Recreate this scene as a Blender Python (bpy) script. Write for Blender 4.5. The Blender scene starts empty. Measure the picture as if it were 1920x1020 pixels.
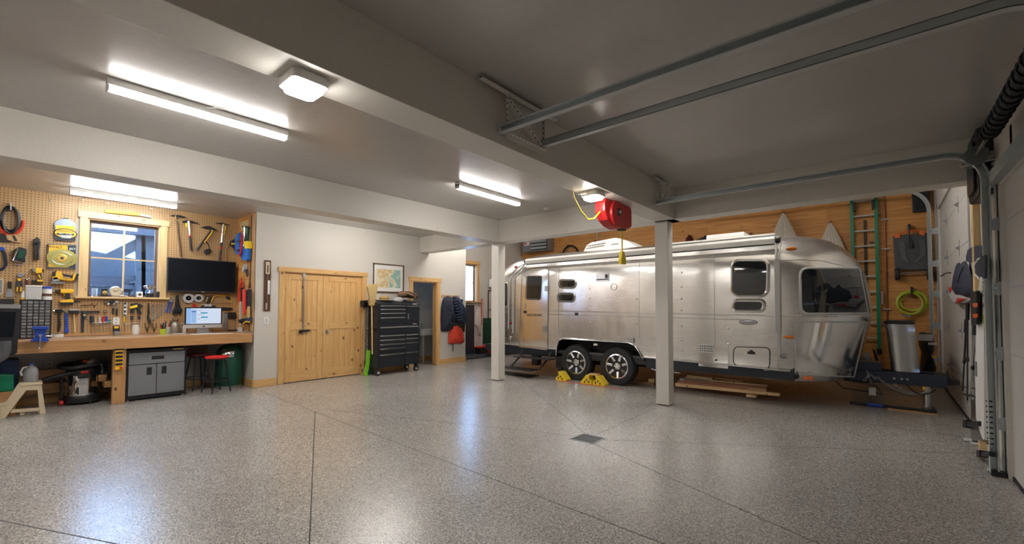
import bpy, bmesh, math, random
from mathutils import Vector, Matrix
random.seed(7)
S = bpy.context.scene
COL = S.collection
# ------------------------------------------------------------------ camera
FPX, PPY, YAW, PITCH, ROLL = 816.66, 552.74, 0.707995, 0.0311954, 0.0020661
EYE = Vector((0, 0, 1.4))
FW = Vector((-math.sin(YAW)*math.cos(PITCH), math.cos(YAW)*math.cos(PITCH), math.sin(PITCH)))
R0 = Vector((math.cos(YAW), math.sin(YAW), 0)); U0 = R0.cross(FW)
RT = R0*math.cos(ROLL) + U0*math.sin(ROLL); UP = -R0*math.sin(ROLL) + U0*math.cos(ROLL)
cd = bpy.data.cameras.new('camera'); cam = bpy.data.objects.new('camera', cd); COL.objects.link(cam)
cd.sensor_width = 36; cd.sensor_fit = 'HORIZONTAL'; cd.lens = FPX/1920*36
cd.shift_y = (PPY-510)/1920; cd.clip_start = 0.05; cd.clip_end = 200
m = Matrix.Identity(4)
for i in range(3):
    m[i][0] = RT[i]; m[i][1] = UP[i]; m[i][2] = -FW[i]; m[i][3] = EYE[i]
cam.matrix_world = m
S.camera = cam
# ------------------------------------------------------------------ light and exposure
w = bpy.data.worlds.new('sky'); S.world = w; w.use_nodes = True
bg = w.node_tree.nodes['Background']; bg.inputs[0].default_value = (0.34, 0.57, 1.0, 1); bg.inputs[1].default_value = 9.0
S.view_settings.view_transform = 'Standard'; S.view_settings.look = 'None'
S.view_settings.gamma = 1; S.view_settings.use_curve_mapping = False
S.view_settings.exposure = 1.0
LED = 36.0            # emission of the ceiling fittings' diffusers
LEDC = (1.0, 0.965, 0.92)

# ------------------------------------------------------------------ materials
MATS = {}
def _new(name):
    mt = bpy.data.materials.new(name); mt.use_nodes = True
    nt = mt.node_tree; b = nt.nodes['Principled BSDF']; MATS[name] = mt
    return mt, nt, b
def mat(name, c=(.5,.5,.5), r=.5, metal=0, emit=None, es=1, bump=0, bscale=40, coat=0, trans=0, alpha=1):
    if name in MATS: return MATS[name]
    mt, nt, b = _new(name)
    b.inputs['Base Color'].default_value = (*c, 1); b.inputs['Roughness'].default_value = r
    b.inputs['Metallic'].default_value = metal; b.inputs['Coat Weight'].default_value = coat
    b.inputs['Transmission Weight'].default_value = trans
    if alpha < 1: b.inputs['Alpha'].default_value = alpha
    if emit: b.inputs['Emission Color'].default_value = (*emit, 1); b.inputs['Emission Strength'].default_value = es
    tc = nt.nodes.new('ShaderNodeTexCoord'); n = nt.nodes.new('ShaderNodeTexNoise')
    n.inputs['Scale'].default_value = bscale; n.inputs['Detail'].default_value = 3
    nt.links.new(tc.outputs['Object'], n.inputs['Vector'])
    if not emit and not trans:
        mx = nt.nodes.new('ShaderNodeMix'); mx.data_type = 'RGBA'
        mx.inputs[6].default_value = (*[v*.92 for v in c], 1); mx.inputs[7].default_value = (*[min(1, v*1.06) for v in c], 1)
        nt.links.new(n.outputs[0], mx.inputs[0]); nt.links.new(mx.outputs[2], b.inputs['Base Color'])
    if bump:
        bp = nt.nodes.new('ShaderNodeBump'); bp.inputs['Strength'].default_value = bump; bp.inputs['Distance'].default_value = .01
        nt.links.new(n.outputs[0], bp.inputs['Height']); nt.links.new(bp.outputs[0], b.inputs['Normal'])
    return mt
def wood(name, c1, c2, knot, axis=2, r=.5, s=1.0, kn=.1):
    """grain stretched along axis, dark knots from a cell pattern"""
    mt, nt, b = _new(name); N = nt.nodes; L = nt.links
    tc = N.new('ShaderNodeTexCoord'); mp = N.new('ShaderNodeMapping')
    sc = [14*s]*3; sc[axis] = 1.0*s; mp.inputs['Scale'].default_value = sc
    L.new(tc.outputs['Object'], mp.inputs['Vector'])
    oi = N.new('ShaderNodeObjectInfo'); ad = N.new('ShaderNodeVectorMath'); ad.operation = 'ADD'
    L.new(mp.outputs[0], ad.inputs[0]); ms = N.new('ShaderNodeMath'); ms.operation = 'MULTIPLY'; ms.inputs[1].default_value = 37
    L.new(oi.outputs['Random'], ms.inputs[0]); L.new(ms.outputs[0], ad.inputs[1])
    n = N.new('ShaderNodeTexNoise'); n.inputs['Scale'].default_value = 2.2; n.inputs['Detail'].default_value = 5; n.inputs['Distortion'].default_value = 1.2
    L.new(ad.outputs[0], n.inputs['Vector'])
    rp = N.new('ShaderNodeValToRGB'); rp.color_ramp.elements[0].position = .32; rp.color_ramp.elements[1].position = .68
    rp.color_ramp.elements[0].color = (*c2, 1); rp.color_ramp.elements[1].color = (*c1, 1)
    L.new(n.outputs[0], rp.inputs[0])
    mp2 = N.new('ShaderNodeMapping'); s2 = [6.5*s]*3; s2[axis] = 4.0*s; mp2.inputs['Scale'].default_value = s2
    L.new(tc.outputs['Object'], mp2.inputs['Vector']); ad2 = N.new('ShaderNodeVectorMath'); ad2.operation = 'ADD'
    L.new(mp2.outputs[0], ad2.inputs[0]); L.new(ms.outputs[0], ad2.inputs[1])
    v = N.new('ShaderNodeTexVoronoi'); v.inputs['Scale'].default_value = 1.0; L.new(ad2.outputs[0], v.inputs['Vector'])
    rk = N.new('ShaderNodeValToRGB'); rk.color_ramp.elements[0].position = kn*.45; rk.color_ramp.elements[1].position = kn
    rk.color_ramp.elements[0].color = (1,1,1,1); rk.color_ramp.elements[1].color = (0,0,0,1)
    L.new(v.outputs['Distance'], rk.inputs[0])
    mx = N.new('ShaderNodeMix'); mx.data_type = 'RGBA'; mx.inputs[7].default_value = (*knot, 1)
    L.new(rk.outputs[0], mx.inputs[0]); L.new(rp.outputs[0], mx.inputs[6]); L.new(mx.outputs[2], b.inputs['Base Color'])
    bp = N.new('ShaderNodeBump'); bp.inputs['Strength'].default_value = .12; bp.inputs['Distance'].default_value = .004
    L.new(n.outputs[0], bp.inputs['Height']); L.new(bp.outputs[0], b.inputs['Normal'])
    b.inputs['Roughness'].default_value = r
    return mt
M = {}
M['wall'] = mat('wall paint', (.60,.565,.51), .55, bump=.05, bscale=120)
M['ceil'] = mat('ceiling paint', (.50,.475,.45), .25, bump=.06, bscale=14)
M['trimwhite'] = mat('column paint', (.68,.645,.585), .42)
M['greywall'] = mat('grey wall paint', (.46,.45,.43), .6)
PC1, PC2, PK = (.72,.46,.20), (.60,.33,.11), (.13,.045,.015)
for ax, k in ((0,'x'),(1,'y'),(2,'z')):
    M['pine'+k] = wood('knotty pine '+k, PC1, PC2, PK, ax, .38, 1, .17)
    M['fir'+k] = wood('fir timber '+k, (.56,.31,.13), (.42,.21,.08), (.12,.04,.02), ax, .5, .9, .13)
M['paletrimy'] = wood('pale pine y', (.74,.53,.28), (.62,.41,.18), (.2,.08,.03), 1, .42, 1, .12)
M['paletrimz'] = wood('pale pine z', (.74,.53,.28), (.62,.41,.18), (.2,.08,.03), 2, .42, 1, .12)
M['ply'] = wood('plywood', (.66,.32,.085), (.44,.185,.04), (.08,.03,.012), 0, .55, .55, .17)
M['benchtop'] = wood('bench top', (.42,.27,.16), (.33,.20,.11), (.15,.08,.04), 1, .35, 1.2, .04)
M['black'] = mat('black plastic', (.015,.015,.017), .45)
M['satin'] = mat('satin black metal', (.02,.022,.026), .35, .3)
M['rubber'] = mat('rubber', (.018,.018,.019), .75, bump=.3, bscale=60)
M['navy'] = mat('navy panel', (.02,.03,.055), .5)
M['chrome'] = mat('chrome', (.75,.75,.76), .14, 1)
M['steel'] = mat('steel', (.5,.5,.51), .3, 1)
M['galv'] = mat('galvanised steel', (.50,.55,.57), .38, .85, bump=.05, bscale=90)
M['grey'] = mat('grey plastic', (.22,.22,.225), .5)
M['lightgrey'] = mat('light grey', (.48,.48,.47), .5)
M['white'] = mat('white plastic', (.78,.77,.74), .4)
M['yellow'] = mat('tool yellow', (.85,.48,.02), .4)
M['bright'] = mat('bright yellow', (.85,.62,.03), .45)
M['red'] = mat('red paint', (.62,.02,.02), .35)
M['redfab'] = mat('red fabric', (.62,.05,.02), .8)
M['orange'] = mat('orange plastic', (.75,.14,.02), .45)
M['blue'] = mat('blue paint', (.02,.07,.42), .35)
M['tealblue'] = mat('blue fabric', (.03,.16,.55), .7)
M['green'] = mat('green paint', (.0,.20,.10), .35)
M['darkgreen'] = mat('dark green paint', (.008,.075,.045), .3, .2)
M['lime'] = mat('lime plastic', (.22,.62,.03), .4)
M['hose'] = mat('yellow green hose', (.42,.55,.03), .45)
M['beige'] = mat('beige plastic', (.60,.50,.34), .5)
M['brown'] = mat('brown leather', (.12,.06,.03), .6)
M['straw'] = mat('straw', (.50,.36,.15), .8, bump=.4, bscale=90)
M['tan'] = mat('tan wood', (.50,.30,.14), .5)
M['darkred'] = mat('reddish lumber', (.34,.15,.08), .6)
M['darkwood'] = wood('dark wood', (.12,.045,.02), (.07,.025,.012), (.03,.01,.01), 2, .35, 1, .03)
M['navyfab'] = mat('navy fabric', (.013,.017,.040), .75)
M['mesh'] = mat('pale netting', (.55,.50,.42), .9, bump=.5, bscale=120)
M['amber'] = mat('amber lens', (.75,.20,.01), .25)
M['redlens'] = mat('red lens', (.35,.01,.01), .2)
M['darkglass'] = mat('dark tinted glass', (.012,.016,.02), .05, coat=.5)
M['screen'] = mat('screen glass', (.006,.008,.012), .4); M['screen'].node_tree.nodes['Principled BSDF'].inputs['Specular IOR Level'].default_value = .15
M['diff'] = mat('led diffuser', (1,1,1), .4, emit=LEDC, es=LED)
M['diffmain'] = mat('led diffuser main', (1,1,1), .4, emit=LEDC, es=LED*.72)
M['diffbay'] = mat('led diffuser bay', (1,1,1), .4, emit=LEDC, es=LED*1.25)
M['diffcool'] = mat('cool led diffuser', (1,1,1), .4, emit=(.90,.96,1.0), es=LED*.9)
M['lit'] = mat('lit display', (0,0,0), .4, emit=(.72,.82,1), es=.42)
M['litblue'] = mat('lit display sidebar', (0,0,0), .4, emit=(.35,.58,.95), es=.40)
M['litteal'] = mat('lit display row', (0,0,0), .4, emit=(.02,.28,.45), es=.5)
M['glass'] = mat('window glass', (.92,.96,1), .03, trans=1)
M['clear'] = mat('clear plastic', (.85,.9,.95), .12, trans=.85)
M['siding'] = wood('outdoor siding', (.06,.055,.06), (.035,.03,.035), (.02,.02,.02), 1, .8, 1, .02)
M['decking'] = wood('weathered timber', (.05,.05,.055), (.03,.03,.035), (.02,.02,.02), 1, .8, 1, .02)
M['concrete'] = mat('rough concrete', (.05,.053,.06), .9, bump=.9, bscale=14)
M['brass'] = mat('gold', (.7,.5,.15), .3, 1)
M['diamond'] = mat('diamond plate', (.27,.28,.30), .32, .6)
M['sheetgrey'] = mat('grey sheet metal', (.055,.06,.07), .35, .4)
M['copper'] = mat('copper pipe', (.35,.11,.05), .4, .4)
M['doorpanel'] = mat('garage door panel', (.52,.50,.47), .5, bump=.15, bscale=60)

def special():
    # epoxy flake floor
    mt, nt, b = _new('flake floor'); N = nt.nodes; L = nt.links
    tc = N.new('ShaderNodeTexCoord'); v = N.new('ShaderNodeTexVoronoi'); v.inputs['Scale'].default_value = 150
    L.new(tc.outputs['Object'], v.inputs['Vector'])
    sp = N.new('ShaderNodeSeparateColor'); L.new(v.outputs['Color'], sp.inputs[0])
    rp = N.new('ShaderNodeValToRGB'); cr = rp.color_ramp; cr.interpolation = 'CONSTANT'
    cols = [(0,(.17,.16,.15)),(.16,(.33,.31,.29)),(.40,(.44,.415,.385)),(.66,(.55,.525,.49)),(.84,(.68,.65,.61)),(.95,(.85,.82,.78))]
    cr.elements[0].position = 0; cr.elements[0].color = (*cols[0][1],1); cr.elements[1].position = cols[1][0]; cr.elements[1].color = (*cols[1][1],1)
    for p, c in cols[2:]:
        e = cr.elements.new(p); e.color = (*c, 1)
    L.new(sp.outputs[0], rp.inputs[0])
    n = N.new('ShaderNodeTexNoise'); n.inputs['Scale'].default_value = 1.3; n.inputs['Detail'].default_value = 2; L.new(tc.outputs['Object'], n.inputs['Vector'])
    mx = N.new('ShaderNodeMix'); mx.data_type = 'RGBA'; mx.blend_type = 'MULTIPLY'; mx.inputs[0].default_value = .25
    L.new(rp.outputs[0], mx.inputs[6]); L.new(n.outputs[0], mx.inputs[7]); L.new(mx.outputs[2], b.inputs['Base Color'])
    b.inputs['Roughness'].default_value = .27; b.inputs['Coat Weight'].default_value = .35; b.inputs['Coat Roughness'].default_value = .16
    n2 = N.new('ShaderNodeTexNoise'); n2.inputs['Scale'].default_value = 60; n2.inputs['Detail'].default_value = 3; L.new(tc.outputs['Object'], n2.inputs['Vector'])
    bp = N.new('ShaderNodeBump'); bp.inputs['Strength'].default_value = .35; bp.inputs['Distance'].default_value = .004
    L.new(n2.outputs[0], bp.inputs['Height']); L.new(bp.outputs[0], b.inputs['Normal']); L.new(bp.outputs[0], b.inputs['Coat Normal'])
    M['floor'] = mt
    # pegboard with rows of holes (object coordinates, one hole per 38 mm)
    mt, nt, b = _new('pegboard'); N = nt.nodes; L = nt.links
    tc = N.new('ShaderNodeTexCoord')
    vm = N.new('ShaderNodeVectorMath'); vm.operation = 'SCALE'; vm.inputs['Scale'].default_value = 1/.0365; L.new(tc.outputs['Object'], vm.inputs[0])
    fr = N.new('ShaderNodeVectorMath'); fr.operation = 'FRACTION'; L.new(vm.outputs[0], fr.inputs[0])
    sb = N.new('ShaderNodeVectorMath'); sb.operation = 'SUBTRACT'; sb.inputs[1].default_value = (.5,.5,.5); L.new(fr.outputs[0], sb.inputs[0])
    ml = N.new('ShaderNodeVectorMath'); ml.operation = 'MULTIPLY'; ml.inputs[1].default_value = (0,1,1); L.new(sb.outputs[0], ml.inputs[0])
    ln = N.new('ShaderNodeVectorMath'); ln.operation = 'LENGTH'; L.new(ml.outputs[0], ln.inputs[0])
    lt = N.new('ShaderNodeMath'); lt.operation = 'LESS_THAN'; lt.inputs[1].default_value = .19; L.new(ln.outputs['Value'], lt.inputs[0])
    mx = N.new('ShaderNodeMix'); mx.data_type = 'RGBA'; mx.inputs[6].default_value = (.50,.305,.135,1); mx.inputs[7].default_value = (.10,.05,.02,1)
    L.new(lt.outputs[0], mx.inputs[0]); L.new(mx.outputs[2], b.inputs['Base Color']); b.inputs['Roughness'].default_value = .45
    M['peg'] = mt
    # rippled aluminium
    for nm, rg, bs in (('alu',.24,.55),('alubright',.13,.25)):
        mt, nt, b = _new('aluminium '+nm); N = nt.nodes; L = nt.links
        b.inputs['Base Color'].default_value = (.80,.785,.76,1); b.inputs['Metallic'].default_value = 1
        tc = N.new('ShaderNodeTexCoord'); mp = N.new('ShaderNodeMapping'); mp.inputs['Scale'].default_value = (1.5,1.0,.7); L.new(tc.outputs['Object'], mp.inputs[0])
        n = N.new('ShaderNodeTexNoise'); n.inputs['Scale'].default_value = 1.3; n.inputs['Detail'].default_value = 2; L.new(mp.outputs[0], n.inputs['Vector'])
        bp = N.new('ShaderNodeBump'); bp.inputs['Strength'].default_value = bs; bp.inputs['Distance'].default_value = .035
        L.new(n.outputs[0], bp.inputs['Height']); L.new(bp.outputs[0], b.inputs['Normal'])
        mp2 = N.new('ShaderNodeMapping'); mp2.inputs['Scale'].default_value = (2,2,160); L.new(tc.outputs['Object'], mp2.inputs[0])
        n2 = N.new('ShaderNodeTexNoise'); n2.inputs['Scale'].default_value = 2; L.new(mp2.outputs[0], n2.inputs['Vector'])
        mr = N.new('ShaderNodeMapRange'); mr.inputs[3].default_value = rg-.05; mr.inputs[4].default_value = rg+.08
        L.new(n2.outputs[0], mr.inputs[0]); L.new(mr.outputs[0], b.inputs['Roughness'])
        b.inputs['Anisotropic'].default_value = .3
        M[nm] = mt
    # printed map: land and sea blotches on paper
    mt, nt, b = _new('printed map'); N = nt.nodes; L = nt.links
    tc = N.new('ShaderNodeTexCoord'); n = N.new('ShaderNodeTexNoise'); n.inputs['Scale'].default_value = 9; n.inputs['Detail'].default_value = 6; L.new(tc.outputs['Object'], n.inputs['Vector'])
    sx = N.new('ShaderNodeSeparateXYZ'); L.new(tc.outputs['Object'], sx.inputs[0])
    ma = N.new('ShaderNodeMath'); ma.operation = 'MULTIPLY_ADD'; ma.inputs[1].default_value = .8; L.new(sx.outputs['Y'], ma.inputs[0]); L.new(n.outputs[0], ma.inputs[2])
    rp = N.new('ShaderNodeValToRGB'); cr = rp.color_ramp; cr.elements[0].position = .30; cr.elements[0].color = (.75,.66,.45,1); cr.elements[1].position = .66; cr.elements[1].color = (.30,.50,.45,1)
    for p, c in ((.42,(.62,.42,.18,1)),(.5,(.78,.70,.48,1)),(.6,(.55,.62,.50,1))):
        e = cr.elements.new(p); e.color = c
    L.new(ma.outputs[0], rp.inputs[0]); L.new(rp.outputs[0], b.inputs['Base Color']); b.inputs['Roughness'].default_value = .25
    M['map'] = mt
special()

# ------------------------------------------------------------------ geometry helpers
def ray(px, py): return (FW + RT*((px-960)/FPX) - UP*((py-PPY)/FPX))
class Plane:
    """a wall-like reference plane; local u, v along it and w standing out of it into the room"""
    def __init__(s, kind, val):
        s.kind, s.val = kind, val
        A = {'x+': ((0,1,0),(0,0,1),(1,0,0)), 'x-': ((0,-1,0),(0,0,1),(-1,0,0)), 'y-': ((1,0,0),(0,0,1),(0,-1,0)),
             'z-': ((1,0,0),(0,-1,0),(0,0,-1)), 'z+': ((1,0,0),(0,1,0),(0,0,1))}[kind]
        s.u, s.v, s.w = map(Vector, A)
        s.ax = 'xyz'.index(kind[0]); o = Vector((0,0,0)); o[s.ax] = val
        s.M = Matrix.Translation(o) @ Matrix((( s.u[0],s.v[0],s.w[0],0),(s.u[1],s.v[1],s.w[1],0),(s.u[2],s.v[2],s.w[2],0),(0,0,0,1)))
    def at(s, px, py, w=0):
        d = ray(px, py); val = s.val + s.w[s.ax]*w; t = (val-EYE[s.ax])/d[s.ax]; p = EYE + d*t
        return (p.dot(s.u), p.dot(s.v))
    def pts(s, L, w=0): return [s.at(x, y, w) for x, y in L]
    def rect(s, x0, y0, x1, y1, w=0):
        c = s.pts([(x0,(y0+y1)/2),(x1,(y0+y1)/2),((x0+x1)/2,y0),((x0+x1)/2,y1)], w)
        return sorted((c[0][0], c[1][0])) + sorted((c[2][1], c[3][1]))   # u0,u1,v0,v1
class MB:
    def __init__(s, pl=None): s.v = []; s.f = []; s.M = pl.M if isinstance(pl, Plane) else (pl if pl is not None else Matrix.Identity(4)); s.pl = pl; s.mi = []
    def add(s, vs, fs):
        o = len(s.v); s.v += [s.M @ Vector(p) for p in vs]; s.f += [[i+o for i in f] for f in fs]; return s
    def box(s, a, b, c, d, e, f):
        return s.add([(a,c,e),(b,c,e),(b,d,e),(a,d,e),(a,c,f),(b,c,f),(b,d,f),(a,d,f)], [(0,1,2,3),(4,5,6,7),(0,1,5,4),(1,2,6,5),(2,3,7,6),(3,0,4,7)])
    def prism(s, pts, w0, w1):
        n = len(pts); vs = [(p[0],p[1],w0) for p in pts] + [(p[0],p[1],w1) for p in pts]
        return s.add(vs, [list(range(n)), list(range(n,2*n))] + [(i,(i+1)%n,n+(i+1)%n,n+i) for i in range(n)])
    def pp(s, px, w0, w1): return s.prism(s.pl.pts(px, (w0+w1)/2), w0, w1)          # outline read off the photograph, real thickness
    def rr(s, a, b, c, d, e, f, rad=.02, n=4): return s.prism(rrect(a,b,c,d,rad,n), e, f)
    def tube(s, pts, r, n=8, closed=False, r2=None):
        pts = [Vector(p) for p in pts]; k = len(pts); vs = []; fs = []
        ref = None
        for i, p in enumerate(pts):
            if closed: t = pts[(i+1)%k]-pts[i-1]
            else: t = pts[min(i+1,k-1)]-pts[max(i-1,0)]
            if t.length < 1e-9: t = Vector((0,0,1))
            t.normalize()
            if ref is None or abs(t.dot(ref)) > .999: ref = Vector((0,0,1)) if abs(t.z) < .9 else Vector((1,0,0))
            a = (ref - t*ref.dot(t)).normalized(); ref = a; b = t.cross(a)
            rr_ = r if r2 is None else r+(r2-r)*i/(k-1)
            for j in range(n):
                q = 2*math.pi*j/n; vs.append(p + a*(rr_*math.cos(q)) + b*(rr_*math.sin(q)))
        for i in range(k if closed else k-1):
            i2 = (i+1)%k
            for j in range(n): fs.append((i*n+j, i*n+(j+1)%n, i2*n+(j+1)%n, i2*n+j))
        if not closed: fs += [list(range(n)), list(range((k-1)*n, k*n))]
        return s.add(vs, fs)
    def cyl(s, p0, p1, r0, r1=None, n=16): return s.tube([p0, p1], r0, n, False, r0 if r1 is None else r1)
    def lathe(s, c, prof, ax='v', n=20, sx=1, sy=1):
        vs = []; k = len(prof)
        for r, h in prof:
            for j in range(n):
                a = 2*math.pi*j/n; x, y = r*math.cos(a)*sx, r*math.sin(a)*sy
                vs.append({'v': (c[0]+x, c[1]+h, c[2]+y), 'w': (c[0]+x, c[1]+y, c[2]+h), 'u': (c[0]+h, c[1]+x, c[2]+y)}[ax])
        fs = [(i*n+j, i*n+(j+1)%n, (i+1)*n+(j+1)%n, (i+1)*n+j) for i in range(k-1) for j in range(n)]
        fs += [list(range(n)), list(range((k-1)*n, k*n))]
        return s.add(vs, fs)
    def ell(s, c, r, n=14, m=8):
        prof = [(max(1e-4, math.sin(math.pi*i/m)), -math.cos(math.pi*i/m)) for i in range(m+1)]
        vs = []
        for a, h in prof:
            for j in range(n):
                q = 2*math.pi*j/n; vs.append((c[0]+r[0]*a*math.cos(q), c[1]+r[1]*a*math.sin(q), c[2]+r[2]*h))
        fs = [(i*n+j, i*n+(j+1)%n, (i+1)*n+(j+1)%n, (i+1)*n+j) for i in range(m) for j in range(n)] + [list(range(n)), list(range(m*n,(m+1)*n))]
        return s.add(vs, fs)
    def ring(s, c, r, t, ax='w', n=24, sy=1): 
        P = []
        for j in range(n):
            a = 2*math.pi*j/n; x, y = r*math.cos(a), r*math.sin(a)*sy
            P.append({'w': (c[0]+x,c[1]+y,c[2]), 'v': (c[0]+x,c[1],c[2]+y), 'u': (c[0],c[1]+x,c[2]+y)}[ax])
        return s.tube(P, t, 6, True)
    def build(s, name, material, parent=None, smooth=False, bevel=0, label=None, kind=None, keep=False):
        me = bpy.data.meshes.new(name); me.from_pydata([tuple(v) for v in s.v], [], s.f)
        bm = bmesh.new(); bm.from_mesh(me)
        bmesh.ops.remove_doubles(bm, verts=bm.verts, dist=1e-5)
        bmesh.ops.recalc_face_normals(bm, faces=bm.faces)
        if bevel:
            bmesh.ops.bevel(bm, geom=[e for e in bm.edges if len(e.link_faces) == 2 and e.calc_face_angle(0) > .6], offset=bevel, segments=1 if bevel < .004 else 2, profile=.6, affect='EDGES', clamp_overlap=True)
        bm.to_mesh(me); bm.free()
        if smooth:
            me.polygons.foreach_set('use_smooth', [True]*len(me.polygons))
            try: me.set_sharp_from_angle(angle=math.radians(40))
            except Exception: pass
        me.materials.append(M[material] if isinstance(material, str) else material)
        o = bpy.data.objects.new(name, me); COL.objects.link(o)
        if parent: o.parent = parent
        if label: o['label'] = label
        if kind: o['kind'] = kind
        return o
def rrect(a, b, c, d, rad=.02, n=4):
    rad = min(rad, abs(b-a)/2*.999, abs(d-c)/2*.999); P = []
    for cx, cy, q in ((b-rad,d-rad,0),(a+rad,d-rad,1),(a+rad,c+rad,2),(b-rad,c+rad,3)):
        for i in range(n+1):
            t = math.pi/2*(q+i/n); P.append((cx+rad*math.cos(t), cy+rad*math.sin(t)))
    return P
def tag(o, label, cat, group=None):
    o['label'] = label; o['category'] = cat
    if group: o['group'] = group
    return o
def thing(name, label, cat, group=None):
    o = bpy.data.objects.new(name, None); o.empty_display_size = .05; COL.objects.link(o); return tag(o, label, cat, group)
def struct(mb, name, material, parent=None, **k):
    o = mb.build(name, material, parent, **k)
    if not parent: o['kind'] = 'structure'
    return o
def wbox(a,b,c,d,e,f): return MB().box(a,b,c,d,e,f)
def text(s, size, pl, u, v, w, material, parent, name='lettering', align='CENTER', rot=0, sx=1, depth=.0012):
    c = bpy.data.curves.new(name, 'FONT'); c.body = s; c.size = size; c.align_x = align; c.align_y = 'CENTER'; c.extrude = depth
    t = bpy.data.objects.new('tmp', c); COL.objects.link(t)
    dg = bpy.context.evaluated_depsgraph_get(); me = bpy.data.meshes.new_from_object(t.evaluated_get(dg))
    bpy.data.objects.remove(t); bpy.data.curves.remove(c)
    me.transform((pl.M if isinstance(pl, Plane) else pl) @ Matrix.Translation((u,v,w)) @ Matrix.Rotation(rot,4,'Z') @ Matrix.Diagonal((sx,1,1,1)))
    me.materials.clear(); me.materials.append(M[material]); me.name = name
    o = bpy.data.objects.new(name, me); COL.objects.link(o); o.parent = parent
    return o
DONE = set()
def fin(o, porg=Vector((0,0,0))):
    """give an object (and its parts) an origin of its own: Empties at the base of their parts, meshes at their centre"""
    DONE.add(o.name)
    def pts(q):
        r = [v.co for v in q.data.vertices] if q.type == 'MESH' else []
        for c in q.children: r = r + pts(c)
        return r
    P = pts(o)
    if not P: return
    lo = Vector([min(p[i] for p in P) for i in range(3)]); hi = Vector([max(p[i] for p in P) for i in range(3)])
    org = (lo+hi)/2
    if o.type == 'EMPTY' or not o.parent: org.z = lo.z
    kids = list(o.children)
    o.location = org - porg
    for k in kids: fin(k, org)
    if o.type == 'MESH': o.data.transform(Matrix.Translation(-org))
def dup(o, label=None, parent=None, delta=None):
    c = o.copy(); COL.objects.link(c); c.parent = parent; DONE.add(c.name)
    if label: c['label'] = label
    if delta is not None: c.location = o.location + Vector(delta)
    for k in list(o.children): dup(k, None, c)
    return c

# ------------------------------------------------------------------ the setting: levels and planes
WX, EX, GX = -8.45, -9.38, 0.75        # door wall, outer wall, garage-door wall
CY0, CY1 = -3.2, 11.5                  # wall behind the camera, plywood wall
ZC, ZB, ZH = 3.10, 2.68, 3.95          # ceiling, beam underside, trailer bay ceiling
BY = 6.20                              # front face of the cross beam
struct(wbox(-10.2, 1.2, CY0-.2, CY1+.2, -.2, 0), 'floor', 'floor')
fl = bpy.data.objects['floor']
# saw-cut joints
def joint(p, q, wd=.004):
    p, q = Vector((*p,0)), Vector((*q,0)); d = (q-p).normalized(); n = Vector((-d.y,d.x,0))*wd
    mb = MB(); z = .0008
    mb.add([p-n+Vector((0,0,z)), p+n+Vector((0,0,z)), q+n+Vector((0,0,z)), q-n+Vector((0,0,z)), p-n-Vector((0,0,.01)), p+n-Vector((0,0,.01)), q+n-Vector((0,0,.01)), q-n-Vector((0,0,.01))],
           [(0,1,2,3),(4,5,6,7),(0,1,5,4),(1,2,6,5),(2,3,7,6),(3,0,4,7)])
    mb.build('floor_joint', mat('joint sealant',(.03,.03,.03),.6), fl)
for a, b in [((-8.4,2.87),(.72,2.53)), ((-5.9,2.79),(-2.0,.92)), ((-4.75,-.12),(-3.0,.70)), ((-2.58,4.28),(-6.05,7.15)), ((-2.46,4.30),(-2.49,6.0)),
             ((-2.32,4.2),(.7,6.22)), ((-2.35,4.02),(-.2,3.15)), ((-2.62,4.12),(-5.8,2.95)), ((-8.2,6.9),(.7,6.9))]:
    joint(a, b)
# floor drain
t = thing('floor_drain', 'square black slotted steel drain grate set in the flake floor', 'drain')
MB().box(-2.60,-2.32,3.99,4.27,-.01,.004).build('frame', 'galv', t)
for i in range(8):
    for k in range(2):
        x0 = -2.585+i*.0325
        MB().box(x0, x0+.024, 4.005+k*.13, 4.125+k*.13, .004, .006).build('slot', 'black', t)
# walls
def holed(axis, v0, v1, a0, a1, z0, z1, holes):
    """wall slab normal to axis with rectangular openings"""
    us = sorted({a0,a1,*[h[0] for h in holes],*[h[1] for h in holes]}); zs = sorted({z0,z1,*[h[2] for h in holes],*[h[3] for h in holes]})
    mb = MB()
    for i in range(len(us)-1):
        for j in range(len(zs)-1):
            cu, cz = (us[i]+us[i+1])/2, (zs[j]+zs[j+1])/2
            if any(h[0]<cu<h[1] and h[2]<cz<h[3] for h in holes): continue
            if axis == 'x': mb.box(v0,v1,us[i],us[i+1],zs[j],zs[j+1])
            else: mb.box(us[i],us[i+1],v0,v1,zs[j],zs[j+1])
    return mb
PEGW = Plane('x+', EX+.02)             # pegboard face
wa = PEGW.rect(166, 416, 300, 557)     # window opening over the bench
W1 = (PEGW.at(163,480)[0], PEGW.at(300,480)[0], PEGW.at(230,557)[1], PEGW.at(230,416)[1])
W2 = (8.55, 9.32, 1.60, 2.72)
struct(holed('x', EX-.16, EX, CY0, CY1, 0, ZH, [W1, W2]), 'wall_outer', 'wall')
DW = (3.38, 4.97, 0, 2.07); DO = (6.27, 7.0, 0, 2.04)
struct(holed('x', WX-.12, WX, 2.89, 7.98, 0, ZH, [DW, DO]), 'wall_left', 'wall')
struct(wbox(EX, WX-.12, 2.89, 3.0, 0, ZC), 'wall_alcove', 'wall')
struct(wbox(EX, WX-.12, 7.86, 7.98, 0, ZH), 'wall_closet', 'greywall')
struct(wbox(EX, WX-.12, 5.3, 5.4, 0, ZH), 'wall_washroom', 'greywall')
struct(wbox(-10, 1.0, CY1, CY1+.15, 0, ZH), 'wall_back', 'wall')
struct(wbox(-10, 1.0, CY0-.15, CY0, 0, ZC), 'wall_rear', 'wall')
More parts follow.
